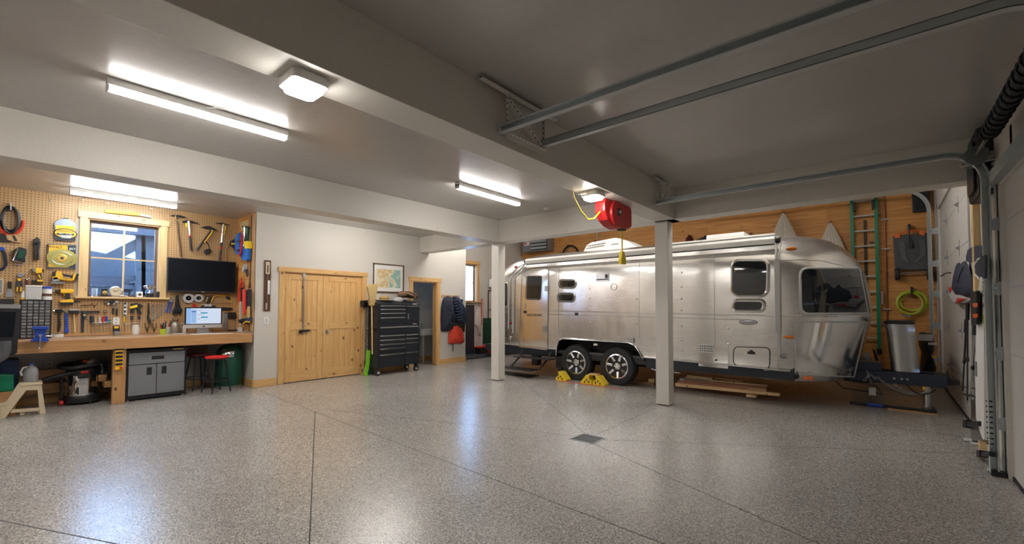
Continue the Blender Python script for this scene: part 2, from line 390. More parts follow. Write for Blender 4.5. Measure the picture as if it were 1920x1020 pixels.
struct(holed('x', GX, GX+.2, CY0, CY1, 0, ZH, [(2.98,5.42,0,2.45),(-.9,2.42,0,2.45),(7.05,10.9,0,3.2)]), 'wall_right', 'wall')
struct(wbox(-10, 1.0, CY0-.15, BY+.27, ZC, ZC+.15), 'ceiling', 'ceil')
struct(wbox(-10, 1.0, BY, CY1+.1, ZH, ZH+.15), 'ceiling_bay', 'ceil')
# beams and columns
struct(MB().box(-2.56,-2.26,CY0,BY,ZB,ZC).box(-2.56,-2.26,BY,BY+.28,ZB,ZC), 'beam_main', 'trimwhite', bevel=.004)
struct(wbox(-5.94,-5.64,CY0,BY+.28,ZB,ZC), 'beam_left', 'trimwhite', bevel=.004)
struct(wbox(-5.64,GX,BY,BY+.28,ZB,ZH), 'beam_cross', 'trimwhite', bevel=.004)
struct(wbox(WX,-5.64,BY+.27,BY+.55,2.73,ZH), 'beam_short', 'trimwhite', bevel=.004)
for x in (-5.79, -2.475):
    o = struct(MB().box(x-.095,x+.095,BY+.05,BY+.24,.012,ZB), 'column', 'trimwhite', bevel=.004)
    struct(MB().box(x-.08,x+.08,BY+.065,BY+.225,0,.013), 'column_base', 'black', o)
# ---- plywood back wall: sheets as panels
PLY = Plane('y-', CY1)
pw = thing('plywood_lining', 'orange-brown plywood sheets lining the back wall behind the trailer', 'wall lining')
x = EX+.01; rows = [(0,.35),(.35,1.57),(1.57,2.79),(2.79,ZH-.02)]
sh = [0, .9, .35, 1.3]
for r_, (z0, z1) in enumerate(rows):
    x = EX+.01 - sh[r_]
    while x < GX:
        a, b_ = max(x, EX+.01), min(x+2.44, GX-.01)
        if b_-a > .05: MB(PLY).box(a+.002, b_-.002, z0+.002, z1-.002, .001, .016).build('panel', 'ply', pw)
        x += 2.44
PW = Plane('y-', CY1-.016)
# ---- pegboard sheets
pg = thing('pegboard', 'tan perforated pegboard sheets covering the wall above the workbench', 'pegboard')
su = [CY0+.2, -1.15, PEGW.at(91,380)[0], PEGW.at(146,390)[0], W1[1]+.05, 2.885]
PW0 = .985
for i in range(len(su)-1):
    a, b_ = su[i]+.0015, su[i+1]-.0015
    segs = [(PW0, ZC-.004)]
    if i == 3: segs = [(PW0, W1[2]-.02), (W1[3]+.02, ZC-.004)]
    for z0, z1 in segs: MB(PEGW).box(a, b_, z0, z1, -.018, 0).build('sheet', 'peg', pg)
RW = Plane('y-', 2.89)
MB(RW).box(EX+.02, WX-.03, PW0, ZC-.004, .001, .012).build('sheet', 'ply', pg, label='brown board sheet on the alcove end wall')
MB(PEGW).box(CY0+.2, 2.87, .968, 1.0, 0, .02).build('bottom_batten', 'firy', pg)
for px, py in ((94,376),(155,374),(202,381),(284,391),(21,382)):
    u, v = PEGW.at(px, py); MB(PEGW).lathe((u,v,0), [(.012,0),(.012,.003),(.004,.006)], 'w', 10).build('screw', 'chrome', pg)
# ---- baseboards and casings
def base(name, a, b, plane, h=.13, d=.018): return struct(MB(plane).box(a, b, 0, h, 0, d), name, 'piney' if plane.kind[0]=='x' else 'pinex', bevel=.003)
LW = Plane('x+', WX)
base('baseboard_left', 2.88, 3.27, LW); base('baseboard_entry', 5.10, 6.17, LW); base('baseboard_coats', 7.11, 7.98, LW)
base('baseboard_alcove', EX, WX+.018, RW); base('baseboard_outer', 8.0, 11.4, Plane('x+', EX), .14); base('baseboard_bench', CY0, 2.87, Plane('x+', EX), .12)
base('baseboard_washroom', 5.4, 7.86, Plane('x+', EX), .13)
struct(MB().box(EX, EX+.75, 8.0, 10.9, 0, .05), 'trim_curb', 'concrete')
def casing(n, plane, a, b, top, wd=.10, head=.11, ear=.02, k='pine', d=.022, bottom=0, sill=False):
    r = struct(MB(plane).box(a-wd-ear, b+wd+ear, top, top+head, 0, d+.008), n, k+'y', bevel=.003)
    MB(plane).box(a-wd, a, bottom, top, 0, d).build('casing_side', k+'z', r, bevel=.002)
    MB(plane).box(b, b+wd, bottom, top, 0, d).build('casing_side', k+'z', r, bevel=.002)
    MB(plane).box(a-.0, a+.02, bottom, top, -.13, 0).build('jamb', k+'z', r)
    MB(plane).box(b-.02, b, bottom, top, -.13, 0).build('jamb', k+'z', r)
    MB(plane).box(a, b, top-.02, top, -.13, 0).build('jamb', k+'y', r)
    return r
casing('trim_1', LW, DW[0], DW[1], DW[3], .09, .09)
casing('trim_2', LW, DO[0], DO[1], DO[3], .10, .10)
# ---- the double doors
def leaf(n, a, b, hinge_left):
    z0, z1 = .012, 2.048; f = -.02; D = .035
    root = MB(LW).box(a, b, z0, z1, f-D, f-.018).build(n, 'pinez'); root['kind'] = 'structure'
    st = .115; zr = [(z0, z0+.20), (.98, 1.13), (z1-.115, z1)]
    for u0, u1 in ((a,a+st),(b-st,b)): MB(LW).box(u0,u1,z0,z1,f-.018,f).build('stile','pinez',root,bevel=.003)
    for v0, v1 in zr: MB(LW).box(a+st,b-st,v0,v1,f-.018,f-.001).build('rail','piney',root,bevel=.003)
    for v0, v1 in ((zr[0][1], zr[1][0]), (zr[1][1], zr[2][0])):
        nb = 5; w_ = (b-a-2*st)/nb
        for i in range(nb):
            MB(LW).box(a+st+i*w_+.0015, a+st+(i+1)*w_-.0015, v0, v1, f-.020, f-.0105).build('board','pinez',root,bevel=.0015)
    hx = a-.006 if hinge_left else b+.006
    for z in (.28, 1.02, 1.8): MB(LW).cyl((hx,z-.05,f+.006),(hx,z+.05,f+.006),.008,n=8).build('hinge','steel',root)
    return root
mid = LW.at(606, 600)[0]
leaf('door_1', DW[0]+.022, mid-.002, True); d2 = leaf('door_2', mid+.002, DW[1]-.022, False)
u, v = LW.at(612.5, 621, -.02)
h = MB(LW).box(u-.028,u+.028,v-.05,v+.03,-.02,-.012).build('handle','steel',d2,bevel=.002,label='square steel plate with lever handle')
MB(LW).tube([(u,v,-.012),(u,v,.03),(u+.10,v,.032)],.008,8).build('lever','chrome',h)
# ---- window over the bench
def window(n, plane, w_, k, dep, muntin=True, sill=True):
    a, b, z0, z1 = w_
    root = struct(MB(plane).box(a-.115, b+.115, z1, z1+.10, 0, .035), n, k+'y', bevel=.003)
    for u0, u1 in ((a-.09, a), (b, b+.09)): MB(plane).box(u0,u1,z0-.01,z1,0,.024).build('casing_side',k+'z',root,bevel=.002)
    for u0, u1 in ((a,a+.018),(b-.018,b)): MB(plane).box(u0,u1,z0,z1,-dep,0).build('jamb',k+'z',root)
    MB(plane).box(a,b,z1-.018,z1,-dep,0).build('jamb',k+'y',root)
    if sill: MB(plane).box(a-.125,b+.125,z0-.03,z0+.0,-dep,.09).build('sill',k+'y',root,bevel=.003)
    a2, b2, c2, d2_ = a+.018, b-.018, z0, z1-.018
    fr = .035
    sash = MB(plane)
    sash.box(a2,a2+fr,c2,d2_,-dep,-dep+.04).box(b2-fr,b2,c2,d2_,-dep,-dep+.04).box(a2+fr,b2-fr,c2,c2+fr,-dep,-dep+.04).box(a2+fr,b2-fr,d2_-fr,d2_,-dep,-dep+.04)
    sash.build('sash', mat('sash brown',(.14,.08,.05),.5) , root)
    mu, mv = (a2+b2)/2, (c2+d2_)/2+.02
    us = [(a2+fr, mu-.01), (mu+.01, b2-fr)] if muntin else [(a2+fr, b2-fr)]
    vs = [(c2+fr, mv-.01), (mv+.01, d2_-fr)]
    if muntin: MB(plane).box(mu-.01,mu+.01,c2+fr,d2_-fr,-dep+.006,-dep+.034).build('muntin',k+'z',root)
    MB(plane).box(a2+fr,b2-fr,mv-.01,mv+.01,-dep+.008,-dep+.032).build('muntin',k+'y' if muntin else 'grey',root)
    for u0,u1 in us:
        for v0,v1 in vs: MB(plane).box(u0,u1,v0,v1,-dep+.018,-dep+.022).build('pane','glass',root)
    return root
window('window_1', PEGW, W1, 'paletrim', .15)
window('window_2', Plane('x+', EX), W2, 'pine', .13, muntin=False)
# ---- outside: terrain, deck stair seen through the window
gr = thing('deck_stair', 'dark timber deck stair with posts and rails outside the window', 'stair')
OX = -12.4; OP = Plane('x+', OX)
def opx(px, py): return OP.at(px, py)
def bar(px0, px1, wd, th, name='rail', mt_='decking'):
    p, q = Vector(opx(*px0)), Vector(opx(*px1)); d = (q-p).normalized(); n = Vector((-d.y, d.x))*wd/2
    MB(OP).prism([p-n, q-n, q+n, p+n], 0, th).build(name, mt_, gr)
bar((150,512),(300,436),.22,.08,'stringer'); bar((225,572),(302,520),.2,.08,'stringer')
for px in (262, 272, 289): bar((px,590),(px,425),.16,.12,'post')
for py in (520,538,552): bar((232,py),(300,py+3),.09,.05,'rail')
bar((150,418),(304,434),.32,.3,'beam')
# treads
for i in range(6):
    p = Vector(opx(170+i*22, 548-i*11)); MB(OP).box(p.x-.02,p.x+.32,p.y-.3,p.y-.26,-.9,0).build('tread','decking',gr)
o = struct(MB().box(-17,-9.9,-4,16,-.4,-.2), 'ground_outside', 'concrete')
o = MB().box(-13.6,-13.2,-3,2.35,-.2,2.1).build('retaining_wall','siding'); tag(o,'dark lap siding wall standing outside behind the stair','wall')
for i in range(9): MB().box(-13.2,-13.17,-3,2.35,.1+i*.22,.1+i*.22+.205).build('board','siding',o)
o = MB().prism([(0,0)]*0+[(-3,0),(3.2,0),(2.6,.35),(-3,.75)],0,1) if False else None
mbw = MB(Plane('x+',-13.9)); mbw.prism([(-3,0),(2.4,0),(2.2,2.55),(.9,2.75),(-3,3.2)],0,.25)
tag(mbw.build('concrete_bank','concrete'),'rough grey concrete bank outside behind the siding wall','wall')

# ------------------------------------------------------------------ ceiling fittings
def led(y0, y1, x, label, dm='diffmain'):
    t = thing('led_batten', label, 'light', 'four-foot strip lights on the ceiling'); z = ZC if x > -9.3 else ZH
    MB().box(x-.048,x+.048,y0,y1,ZC-.055,ZC-.001).build('housing','white',t,bevel=.004)
    MB().box(x-.040,x+.040,y0+.012,y1-.012,ZC-.088,ZC-.055).build('diffuser',dm,t,bevel=.012)
    for y in (y0, y1-.012): MB().box(x-.042,x+.042,y,y+.012,ZC-.09,ZC-.03).build('end_cap','white',t)
    MB().tube([(x+.055,(y0+y1)/2-.02,ZC-.02),(x+.09,(y0+y1)/2+.03,ZC-.012),(x+.10,(y0+y1)/2+.1,ZC-.005)],.004,6).build('cable','white',t)
    return t
l1 = led(.457,1.736,-4.35,'strip light glowing on the ceiling, the large one left of the main beam')
led(3.935,5.231,-4.345,'strip light glowing on the ceiling near the red cord reel, right of the large one')
led(.571,1.80,-8.73,'cool white strip light over the workbench in front of the pegboard','diffcool')
# unseen fittings; those behind the camera and by the bench are added fill light
def ledz(y0,y1,x,z,lab,dm='diff'):
    t = thing('led_batten',lab,'light','four-foot strip lights on the ceiling')
    MB().box(x-.055,x+.055,y0,y1,z-.035,z).build('housing','white',t); MB().box(x-.036,x+.036,y0,y1,z-.088,z-.035).build('diffuser',dm,t)
for a in ((3.9,5.2,-7.0,ZC,'strip light over the passage by the double doors, hidden behind the left beam'),(.5,1.8,-7.0,ZC,'strip light by the bench passage, hidden behind the left beam'),(-2.6,-1.35,-4.35,ZC,'strip light left of the main beam, behind the camera'),(-2.6,-1.35,-8.73,ZC,'strip light over the bench end, outside the frame'),(6.95,8.2,-7.6,ZH,'strip light over the coat wall passage, hidden above the beams','diffbay'),(6.9,8.15,-4.6,ZH,'strip light over the trailer wheels, hidden above the cross beam','diffbay'),(6.9,8.15,-1.6,ZH,'strip light over the trailer nose, hidden above the cross beam','diffbay')): ledz(*a)
def dome(x, y, label):
    t = thing('square_lamp', label, 'light', 'square lamps under the main beam')
    P = Plane('z-', ZB)
    MB(P).rr(x-.105,x+.105,-y-.10,-y+.10,0,.055,.03).build('housing','white',t,bevel=.008)
    MB(P).rr(x-.09,x+.09,-y-.085,-y+.085,.05,.085,.04).build('lens','diff',t,bevel=.02)
dome(-2.44,1.06,'large square lamp glowing under the near end of the main beam')
dome(-2.42,4.20,'small square lamp glowing under the far end of the main beam by the red reel')
# detector
t = thing('smoke_detector','small white rectangular sensor on the ceiling beside the far strip light','sensor')
P = Plane('z-', ZC); c = Vector((0,0)); d = ray(1025,389); q = EYE+d*((ZC-1.4)/d.z)
MB(P).rr(q.x-.05,q.x+.05,-q.y-.035,-q.y+.035,0,.035,.01).build('case','white',t,bevel=.003); MB(P).box(q.x-.02,q.x+.02,-q.y-.01,-q.y+.01,.035,.038).build('grille','grey',t)
# red cord reel
RX = -2.55; RP = Plane('x+', RX)
t = thing('cord_reel','red retractable cord reel hanging under the beam with a yellow cord','reel')
cu, cv = 4.75, 2.50
A = [(cu-.25,ZB),(cu+.40,ZB),(cu+.42,ZB-.05),(cu+.42,2.44),(cu+.34,2.40),(cu+.22,2.395),(cu+.05,2.36),(cu-.1,2.38),(cu-.22,2.43),(cu-.29,2.52),(cu-.29,2.62)]
MB(RP).prism(A,0,.13).build('case','red',t,bevel=.02)
MB(RP).lathe((cu,cv+.03,.13),[(.17,0),(.16,.025),(.05,.03)],'w',24).build('side_disc','red',t,smooth=True)
MB(RP).lathe((cu,cv+.05,.155),[(.05,0),(.045,.02),(.02,.024)],'w',12).build('hub','black',t)
MB(RP).lathe((cu,cv+.05,.175),[(.03,0),(.02,.01)],'w',10).build('bolt','chrome',t)
MB(RP).box(cu+.20,cu+.31,2.375,2.405,.03,.10).build('guide','black',t)
MB(RP).box(cu+.421,cu+.425,2.49,2.56,.03,.10).build('badge','white',t)
cx = RX+.065; cy = cu+.26
MB().tube([(cx,cy,2.38),(cx,cy+.01,2.25),(cx,cy+.012,2.1)],.009,8).build('cord','bright',t)
MB(Plane('x+',cx)).prism([(cy-.02,2.115),(cy+.035,2.115),(cy+.085,2.0),(cy+.075,1.955),(cy-.05,1.955),(cy-.06,2.0)],-.02,.02).build('connector','bright',t,bevel=.006)
pts = [(-2.5,3.90,ZB-.001),(-2.52,3.96,2.60),(-2.5,4.08,2.46),(-2.5,4.22,2.395),(-2.49,4.34,2.42),(-2.48,4.46,2.52)]
MB().tube(pts,.008,8).build('supply_cord','bright',t)
MB().tube([(-2.5,3.75,ZB),(-2.5,3.86,ZB-.02),(-2.47,3.98,ZB-.06),(-2.44,4.09,ZB-.03)],.005,6).build('lamp_cord','white',t)

# ------------------------------------------------------------------ garage doors, tracks, springs
DXP = Plane('x-', GX+.03)
def gdoor(n, y0, y1, zs, label_seed=0):
    root = None
    for i in range(len(zs)-1):
        mb = MB().box(GX+.03, GX+.075, y0, y1, zs[i]+.002, zs[i+1]-.002)
        if root is None: root = mb.build(n,'doorpanel',bevel=.003); root['kind'] = 'structure'
        else: mb.build('panel','doorpanel',root,bevel=.003)
    return root
g1 = gdoor('door_3', 2.90, 5.50, [.025,.44,1.03,1.58,2.13,2.55])
g2 = gdoor('door_4', 7.00, 10.98, [.025,.52,1.11,1.68,2.23,2.82,3.3])
g3 = gdoor('door_5', -.95, 2.5, [.025,.44,1.03,1.58,2.13,2.55])
for g, y0, y1 in ((g1,2.9,5.5),(g2,7.0,10.98),(g3,-.95,2.5)): MB().box(GX+.02,GX+.085,y0,y1,0,.03).build('bottom_seal','rubber',g)
def hinge(g, y, z, x=GX+.03):
    mb = MB().box(x-.004,x,y-.012,y+.012,z-.11,z+.11)
    mb.build('hinge_plate','grey',g)
    MB(Plane('y-',y+.02)).prism([(x,z-.03),(x-.045,z),(x,z+.03)],0,.04).build('hinge','grey',g)
for z in (.52,1.11,1.68,2.23,2.82):
    for y in (8.38, 9.83): hinge(g2, y, z)
def track(name, label, y, zt, x_end, x_v=.678, z_h=2.75, vis_vert=True, rad=.26, sgn=1):
    """vertical channel + curved piece + horizontal channel"""
    t = thing(name, label, 'track')
    P = []
    if vis_vert: P += [(x_v, y, .02), (x_v, y, z_h-rad)]
    else: P += [(x_v, y, z_h-rad)]
    for i in range(1, 10):
        a = math.pi/2*i/9; P.append((x_v-rad*(1-math.cos(a)), y, z_h-rad+rad*math.sin(a)))
    P.append((x_end, y, z_h))
    # C-shaped channel: web plus two lips
    def strip(w0, w1, d0, d1, nm, mt_='galv'):
        mb = MB(); k = len(P); vs = []; fs = []
        for i, p in enumerate(P):
            p0 = Vector(P[max(i-1,0)]); p1 = Vector(P[min(i+1,k-1)]); tt = (p1-p0).normalized(); nn = Vector((-tt.z,0,tt.x))   # in-plane normal
            for a, b in ((w0,d0),(w1,d0),(w1,d1),(w0,d1)): vs.append(Vector(p)+nn*a+Vector((0,b*sgn,0)))
        for i in range(k-1):
            for j in range(4): fs.append((i*4+j, i*4+(j+1)%4, (i+1)*4+(j+1)%4, (i+1)*4+j))
        fs += [(0,1,2,3), (4*k-4,4*k-3,4*k-2,4*k-1)]
        mb.add(vs, fs); return mb.build(nm, mt_, t)
    strip(-.027,.027,0,.004,'web'); strip(-.027,-.023,0,.045,'lip'); strip(.023,.027,0,.045,'lip')
    strip(-.023,-.016,.040,.045,'lip_edge','lightgrey'); strip(.0265,.029,0,.046,'outer_edge','lightgrey')
    return t
tr3 = track('door_track','galvanised overhead track curving down beside the near garage door, far side',5.50,2.80,-2.24,z_h=2.78,sgn=-1)
tr2 = track('door_track','long galvanised ceiling track with white end bracket, lower of the close pair',2.93,2.82,-2.24,z_h=2.80)
tr1 = track('door_track','long galvanised ceiling track, upper of the close pair',2.49,2.80,-2.24,z_h=2.78,sgn=-1)
tr4 = track('door_track','pale garage door track curving down beside the plywood wall',10.95,3.3,-3.6,x_v=.64,z_h=3.63,rad=.42,sgn=-1)
for t_, ys in ((tr3,5.5),(tr2,2.93),(tr1,2.49)):
    for x in (-1.4,-.55,.1): MB().lathe((x,2.79,ys-.004),[(.008,0),(.006,.004)],'w',8)
# wall brackets and rollers on the visible vertical tracks
def vbr(t, y, x, zs, s=1):
    for z in zs:
        MB().box(x-.03,GX+.03,y+.0,y+.05,z-.012,z+.012).build('bracket','galv',t)
        MB().cyl((x+.02,y-.045,z),(x+.02,y+.05,z),.012,n=8).build('roller','steel',t)
        MB(Plane('y-',y-.01)).prism([(x+.01,z-.05),(GX+.03,z-.07),(GX+.03,z+.07),(x+.02,z+.04)],0,.006).build('bracket_plate','galv',t)
vbr(tr3,5.50,.69,(.44,1.03,1.58,2.13)); vbr(tr4,10.95,.64,(.52,1.11,1.68,2.23,2.82))
MB().box(.735,.742,5.5,5.58,0,2.5).build('wall_angle','galv',tr3); MB().box(.735,.742,10.95,11.03,0,3.3).build('wall_angle','galv',tr4)
MB().box(.655,.74,5.44,5.52,0,.04).build('foot','black',tr3)
for k in range(9): MB().box(.64,.68,5.494,5.4955,.25+k*.045,.262+k*.045).build('slot','black',tr3)
# perforated angle brackets hanging the tracks from the ceiling at the main beam
def perf(p, q, t, wd=.035, holes=True, ax=(1,0,0), name='angle'):
    p, q = Vector(p), Vector(q); d = (q-p).normalized(); n = Vector(ax)-d*Vector(ax).dot(d); n.normalize(); n2 = d.cross(n)
    mb = MB()
    for A, B in ((n*wd,n2*.003),(n*.003,n2*wd)):
        vs = [p,p+A,p+A+B,p+B,q,q+A,q+A+B,q+B]; mb.add(vs,[(0,1,2,3),(4,5,6,7),(0,1,5,4),(1,2,6,5),(2,3,7,6),(3,0,4,7)])
    o = mb.build(name,'trimwhite',t)
    if holes:
        k = int((q-p).length/.045); hb = MB()
        for i in range(k):
            c = p+d*(.022+i*.045)+n*(wd*.55)
            for sg in (-.0006,.0036):
                hb.add([c+d*a+n*b+n2*sg for a,b in ((-.006,-.006),(.006,-.006),(.006,.006),(-.006,.006))],[(0,1,2,3)])
        h = hb.build('holes','black',o); h['kind'] = 'stuff'
    return o
t = thing('track_bracket','white perforated angle iron bracket hanging two ceiling tracks beside the main beam','bracket')
perf((-2.21,2.20,3.06),(-2.21,3.15,3.06),t,.05,ax=(0,0,1)); perf((-2.21,2.50,2.74),(-2.21,2.50,3.08),t); perf((-2.21,2.97,2.74),(-2.21,2.97,3.08),t)
perf((-2.20,2.52,3.02),(-2.20,2.95,2.76),t); perf((-2.19,2.50,2.745),(-2.19,2.97,2.745),t)
t = thing('track_bracket','small white perforated bracket hanging a track where the beams meet','bracket')
perf((-2.21,5.35,3.06),(-2.21,5.7,3.06),t,.04,ax=(0,0,1)); perf((-2.21,5.52,2.75),(-2.21,5.52,3.06),t); perf((-2.19,5.54,2.80),(-2.06,5.6,3.07),t,.025,holes=False)
# torsion spring over the near door
t = thing('torsion_spring','black torsion spring and cable drum above the near garage door','spring')
MB().cyl((.62,2.0,2.72),(.62,5.72,2.72),.0125,n=10).build('shaft','steel',t)
c = MB(); P = [(.62+.052*math.cos(a*.62), 3.0+a*.0105, 2.72+.052*math.sin(a*.62)) for a in range(0,170)]
c.tube(P,.008,5).build('coil','black',t); MB().cyl((.62,3.0,2.72),(.62,4.75,2.72),.044,n=16).build('core','black',t,smooth=True)
MB().cyl((.62,4.75,2.72),(.62,4.83,2.72),.055,.03,16).build('winding_cone','black',t,smooth=True)
MB(Plane('y-',5.42)).lathe((.62,2.72,0),[(.03,-.03),(.075,-.02),(.06,-.01),(.06,.03),(.078,.04),(.03,.045)],'w',24).build('drum',mat('drum metal',(.16,.18,.19),.4,.8),t,smooth=True)
for k in range(5): MB(Plane('y-',5.40)).cyl((.62+.045*math.cos(k*1.257),2.72+.045*math.sin(k*1.257),-.03),(.62+.045*math.cos(k*1.257),2.72+.045*math.sin(k*1.257),.0),.006,n=6).build('set_screw','black',t)
MB().box(.57,GX,5.60,5.606,2.66,2.79).build('bearing_plate','galv',t)
a5 = Plane('y-',5.57).at(1800,309); b5 = Plane('y-',5.57).at(1866,293); perf((a5[0],5.57,a5[1]-.03),(b5[0],5.57,b5[1]-.03),t,.05,ax=(0,0,1)).name = 'angle'
MB().box(GX+.0,GX+.05,4.9,4.98,2.6,2.8).build('pad','yellow',t)
t2 = MB().box(.69,.748,2.2,5.66,2.46,2.56); o = t2.build('door_lintel_angle','galv'); tag(o,'long galvanised steel angle running along the top of the near garage door','angle')
MIRR = Matrix.Translation((GX,0,0)) @ Matrix(((0,0,-1,0),(1,0,0,0),(0,1,0,0),(0,0,0,1)))
t = thing('door_opener','black rounded garage door opener box high beside the curved track','opener')
OPP = MIRR
MB(OPP).rr(5.60,6.19,2.42,3.03,.0,.10,.06).build('case','black',t,bevel=.02); MB(OPP).rr(5.70,6.09,2.48,2.94,.10,.12,.05).build('cover','satin',t,bevel=.008)
t = thing('door_opener','small black opener box on the plywood wall above the far track','opener')
u, v = PW.at(1727,383); MB(PW).rr(u-.13,u+.12,v-.16,v+.3,0,.10,.04).build('case','black',t,bevel=.01); MB(PW).rr(u-.10,u+.09,v-.12,v+.26,.10,.112,.03).build('cover','satin',t)
# door jamb trims of the pillar between the doors
struct(MB().box(.728,GX,6.88,7.05,0,3.1), 'trim_3', 'galv'); struct(MB().box(.725,GX,6.60,6.85,0,3.1), 'trim_4', 'trimwhite'); struct(MB().box(.70,GX,6.42,6.56,0,3.1), 'trim_5', 'paletrimz')
# ---- things leaning on and hanging from that pillar
PIL = Plane('x-', .72)
def pole(label, px0, px1, w0, colr, grip='black', basket=True, w1=None):
    t = thing('trekking_pole', label, 'pole', 'poles hanging beside the far garage door')
    a = PIL.at(*px0, w0); b = PIL.at(*px1, w0 if w1 is None else w1); w1 = w0 if w1 is None else w1
    A, B = Vector((*a,w0)), Vector((*b,w1)); D = B-A
    MB(PIL).tube([A, A+D*.16], .017, 8).build('grip', grip, t); MB(PIL).tube([A+D*.16, A+D*.55], .009, 8).build('upper_shaft', colr, t)
    MB(PIL).tube([A+D*.55, A+D*.96], .007, 8).build('lower_shaft', colr, t); MB(PIL).tube([A+D*.53, A+D*.57], .014, 8).build('clamp', 'black', t)
    if basket: MB(PIL).lathe((*(A+D*.9).xy, (A+D*.9).z), [(.045,-.004),(.05,0),(.01,.006)], 'v', 12).build('basket','black',t)
    MB(PIL).tube([A+D*.96, B], .006, 6, r2=.002).build('tip','steel',t)
pole('thin black pole hanging leftmost beside the far garage door',(1812,600),(1805,738),.05,'black')
pole('black pole with an orange ring hanging second from the left',(1814,568),(1814,758),.05,'black')
pole('silver pole with black grip leaning slightly left',(1829,600),(1820,757),.06,'steel')
pole('silver pole with black grip hanging upright beside the tilted one',(1829,605),(1833,742),.03,'steel')
t = thing('ski','dark ski standing behind the silver poles','ski'); MB(PIL).pp([(1822,560),(1831,560),(1835,640),(1843,670),(1842,755),(1838,770),(1833,757),(1830,660)],.001,.015).build('blade','black',t)
u, v = PIL.at(1837,690,.04); MB(PIL).box(u-.03,u+.03,v-.08,v+.06,.035,.07).build('binding','grey',t)
t = thing('ski_strap','black sleeve with orange bands wrapped round the hanging poles','strap')
MB(PIL).pp([(1822,548),(1834,545),(1834,608),(1825,610)],.075,.10).build('sleeve','black',t,bevel=.006)
for py in (572,592): MB(PIL).pp([(1824,py-3),(1833,py-4),(1833,py+3),(1825,py+4)],.10,.104).build('band','orange',t)
for (lab, pts, w0, rim, cm) in (
    ('white paddleboard standing on end against the pillar with navy deck pad',[(1834,785),(1832,700),(1834,640),(1836,560),(1842,520),(1852,505),(1849,515),(1849,825),(1847,825),(1842,812)],.03,'white',None),):
    t = thing('paddleboard', lab, 'board')
    MB(PIL).pp(pts, w0, w0+.03).build('deck','white',t,bevel=.006)
    MB(PIL).pp([(1835,500),(1840,482),(1848,478),(1849,480),(1849,522),(1846,522),(1838,516)],w0+.03,w0+.045).build('deck_pad','navy',t,bevel=.004)
    u, v = PIL.at(1846,600,w0+.031); MB(PIL).lathe((u,v,w0+.03),[(.06,0),(.055,.004)],'w',20,1,.9).build('round_sticker','hose',t)
    text('SURFTECH', .07, PIL, u, v+.28, w0+.031, 'black', t, rot=math.pi/2)
    text('STAND UP', .035, PIL, u, v-.16, w0+.031, 'blue', t, rot=math.pi/2)
t = thing('folding_camp_chair','navy padded oval backrest with pale edge hanging on the pillar, the higher of two','chair','oval navy pads on the pillar')
MB(PIL).pp([(1813,480),(1816,468),(1826,461),(1838,460),(1844,463),(1844,492),(1820,492),(1813,490)],.002,.02).build('pad','navy',t,bevel=.01)
t = thing('folding_camp_chair','navy padded oval backrest with pale edge hanging on the pillar, the lower of two','chair','oval navy pads on the pillar')
MB(PIL).pp([(1828,497),(1833,487),(1842,484),(1845,484),(1845,524),(1838,523),(1830,514)],.022,.035).build('pad','navy',t,bevel=.01)
MB(PIL).tube([(*PIL.at(x,y,.035),.035) for x,y in ((1844,483),(1834,486),(1827.5,497),(1829,515),(1838,524))],.009,6).build('edging','white',t)
# black drawstring sack and plastic bag
def blob(pl, px, w0, w1, name, material, parent, rows=9, fold=.0, smooth=True, label=None, seed=1):
    """soft closed body: an outline with real bulge"""
    rnd = random.Random(seed); pts = pl.pts(px, w0); cx = sum(p[0] for p in pts)/len(pts); cy = sum(p[1] for p in pts)/len(pts); n = len(pts)
    # densify outline
    D = []
    for i in range(n):
        a, b = pts[i], pts[(i+1)%n]
        for k in range(3): D.append((a[0]+(b[0]-a[0])*k/3, a[1]+(b[1]-a[1])*k/3))
    mb = MB(pl); vs = []; N = len(D)
    fr = [0,.5,.85,1.0]; J = [[1+fold*math.sin(i*2.1+seed)*s_ for i in range(N)] for s_ in (1,1,.7,.4)]
    lev = [(1.0,0)] + [(math.cos(a), math.sin(a)) for a in (.35,.7,1.05,1.35)]
    for l,(sc,h) in enumerate(lev):
        for i,(x,y) in enumerate(D):
            q = 1+fold*math.sin(i*1.7+l+seed)*(.6)
            vs.append((cx+(x-cx)*sc, cy+(y-cy)*sc, w0+(w1-w0)*h*q))
    fs = [(l*N+i, l*N+(i+1)%N, (l+1)*N+(i+1)%N, (l+1)*N+i) for l in range(len(lev)-1) for i in range(N)]
    vs.append((cx,cy,w1)); c = len(vs)-1; l = len(lev)-1
    fs += [(l*N+i, l*N+(i+1)%N, c) for i in range(N)]; fs.append(list(range(N)))
    mb.add(vs, fs); return mb.build(name, material, parent, smooth=smooth, label=label)
t = thing('drawstring_sack','black drawstring sack hanging by the far garage door','bag')
blob(PIL,[(1799,492),(1806,500),(1810,489),(1815,496),(1822,520),(1824,548),(1815,556),(1795,554),(1789,545),(1791,520),(1797,503)],.02,.08,'bag','navyfab',t,fold=.12)
MB(PIL).tube([(*PIL.at(x,y,.09),.09) for x,y in ((1807,500),(1800,515),(1795,530))],.005,5).build('cord','black',t)
t = thing('plastic_bag','white and red plastic bag hanging beside the black sack','bag')
blob(PIL,[(1783,515),(1790,512),(1796,530),(1800,552),(1822,560),(1812,568),(1800,568),(1790,570),(1782,560),(1778,548),(1786,536)],.01,.04,'bag','lightgrey',t,fold=.15)
blob(PIL,[(1780,540),(1786,536),(1787,545),(1782,550)],.03,.05,'print','red',t); blob(PIL,[(1796,558),(1812,560),(1800,567),(1793,570)],.03,.05,'print','red',t)
t = thing('wall_hook','black curved hook arm sticking out beside the plastic bag','hook')
MB(PIL).tube([(*PIL.at(x,y,.1),.1) for x,y in ((1764,518),(1772,513),(1778,511),(1782,512))],.008,6).build('arm','black',t)
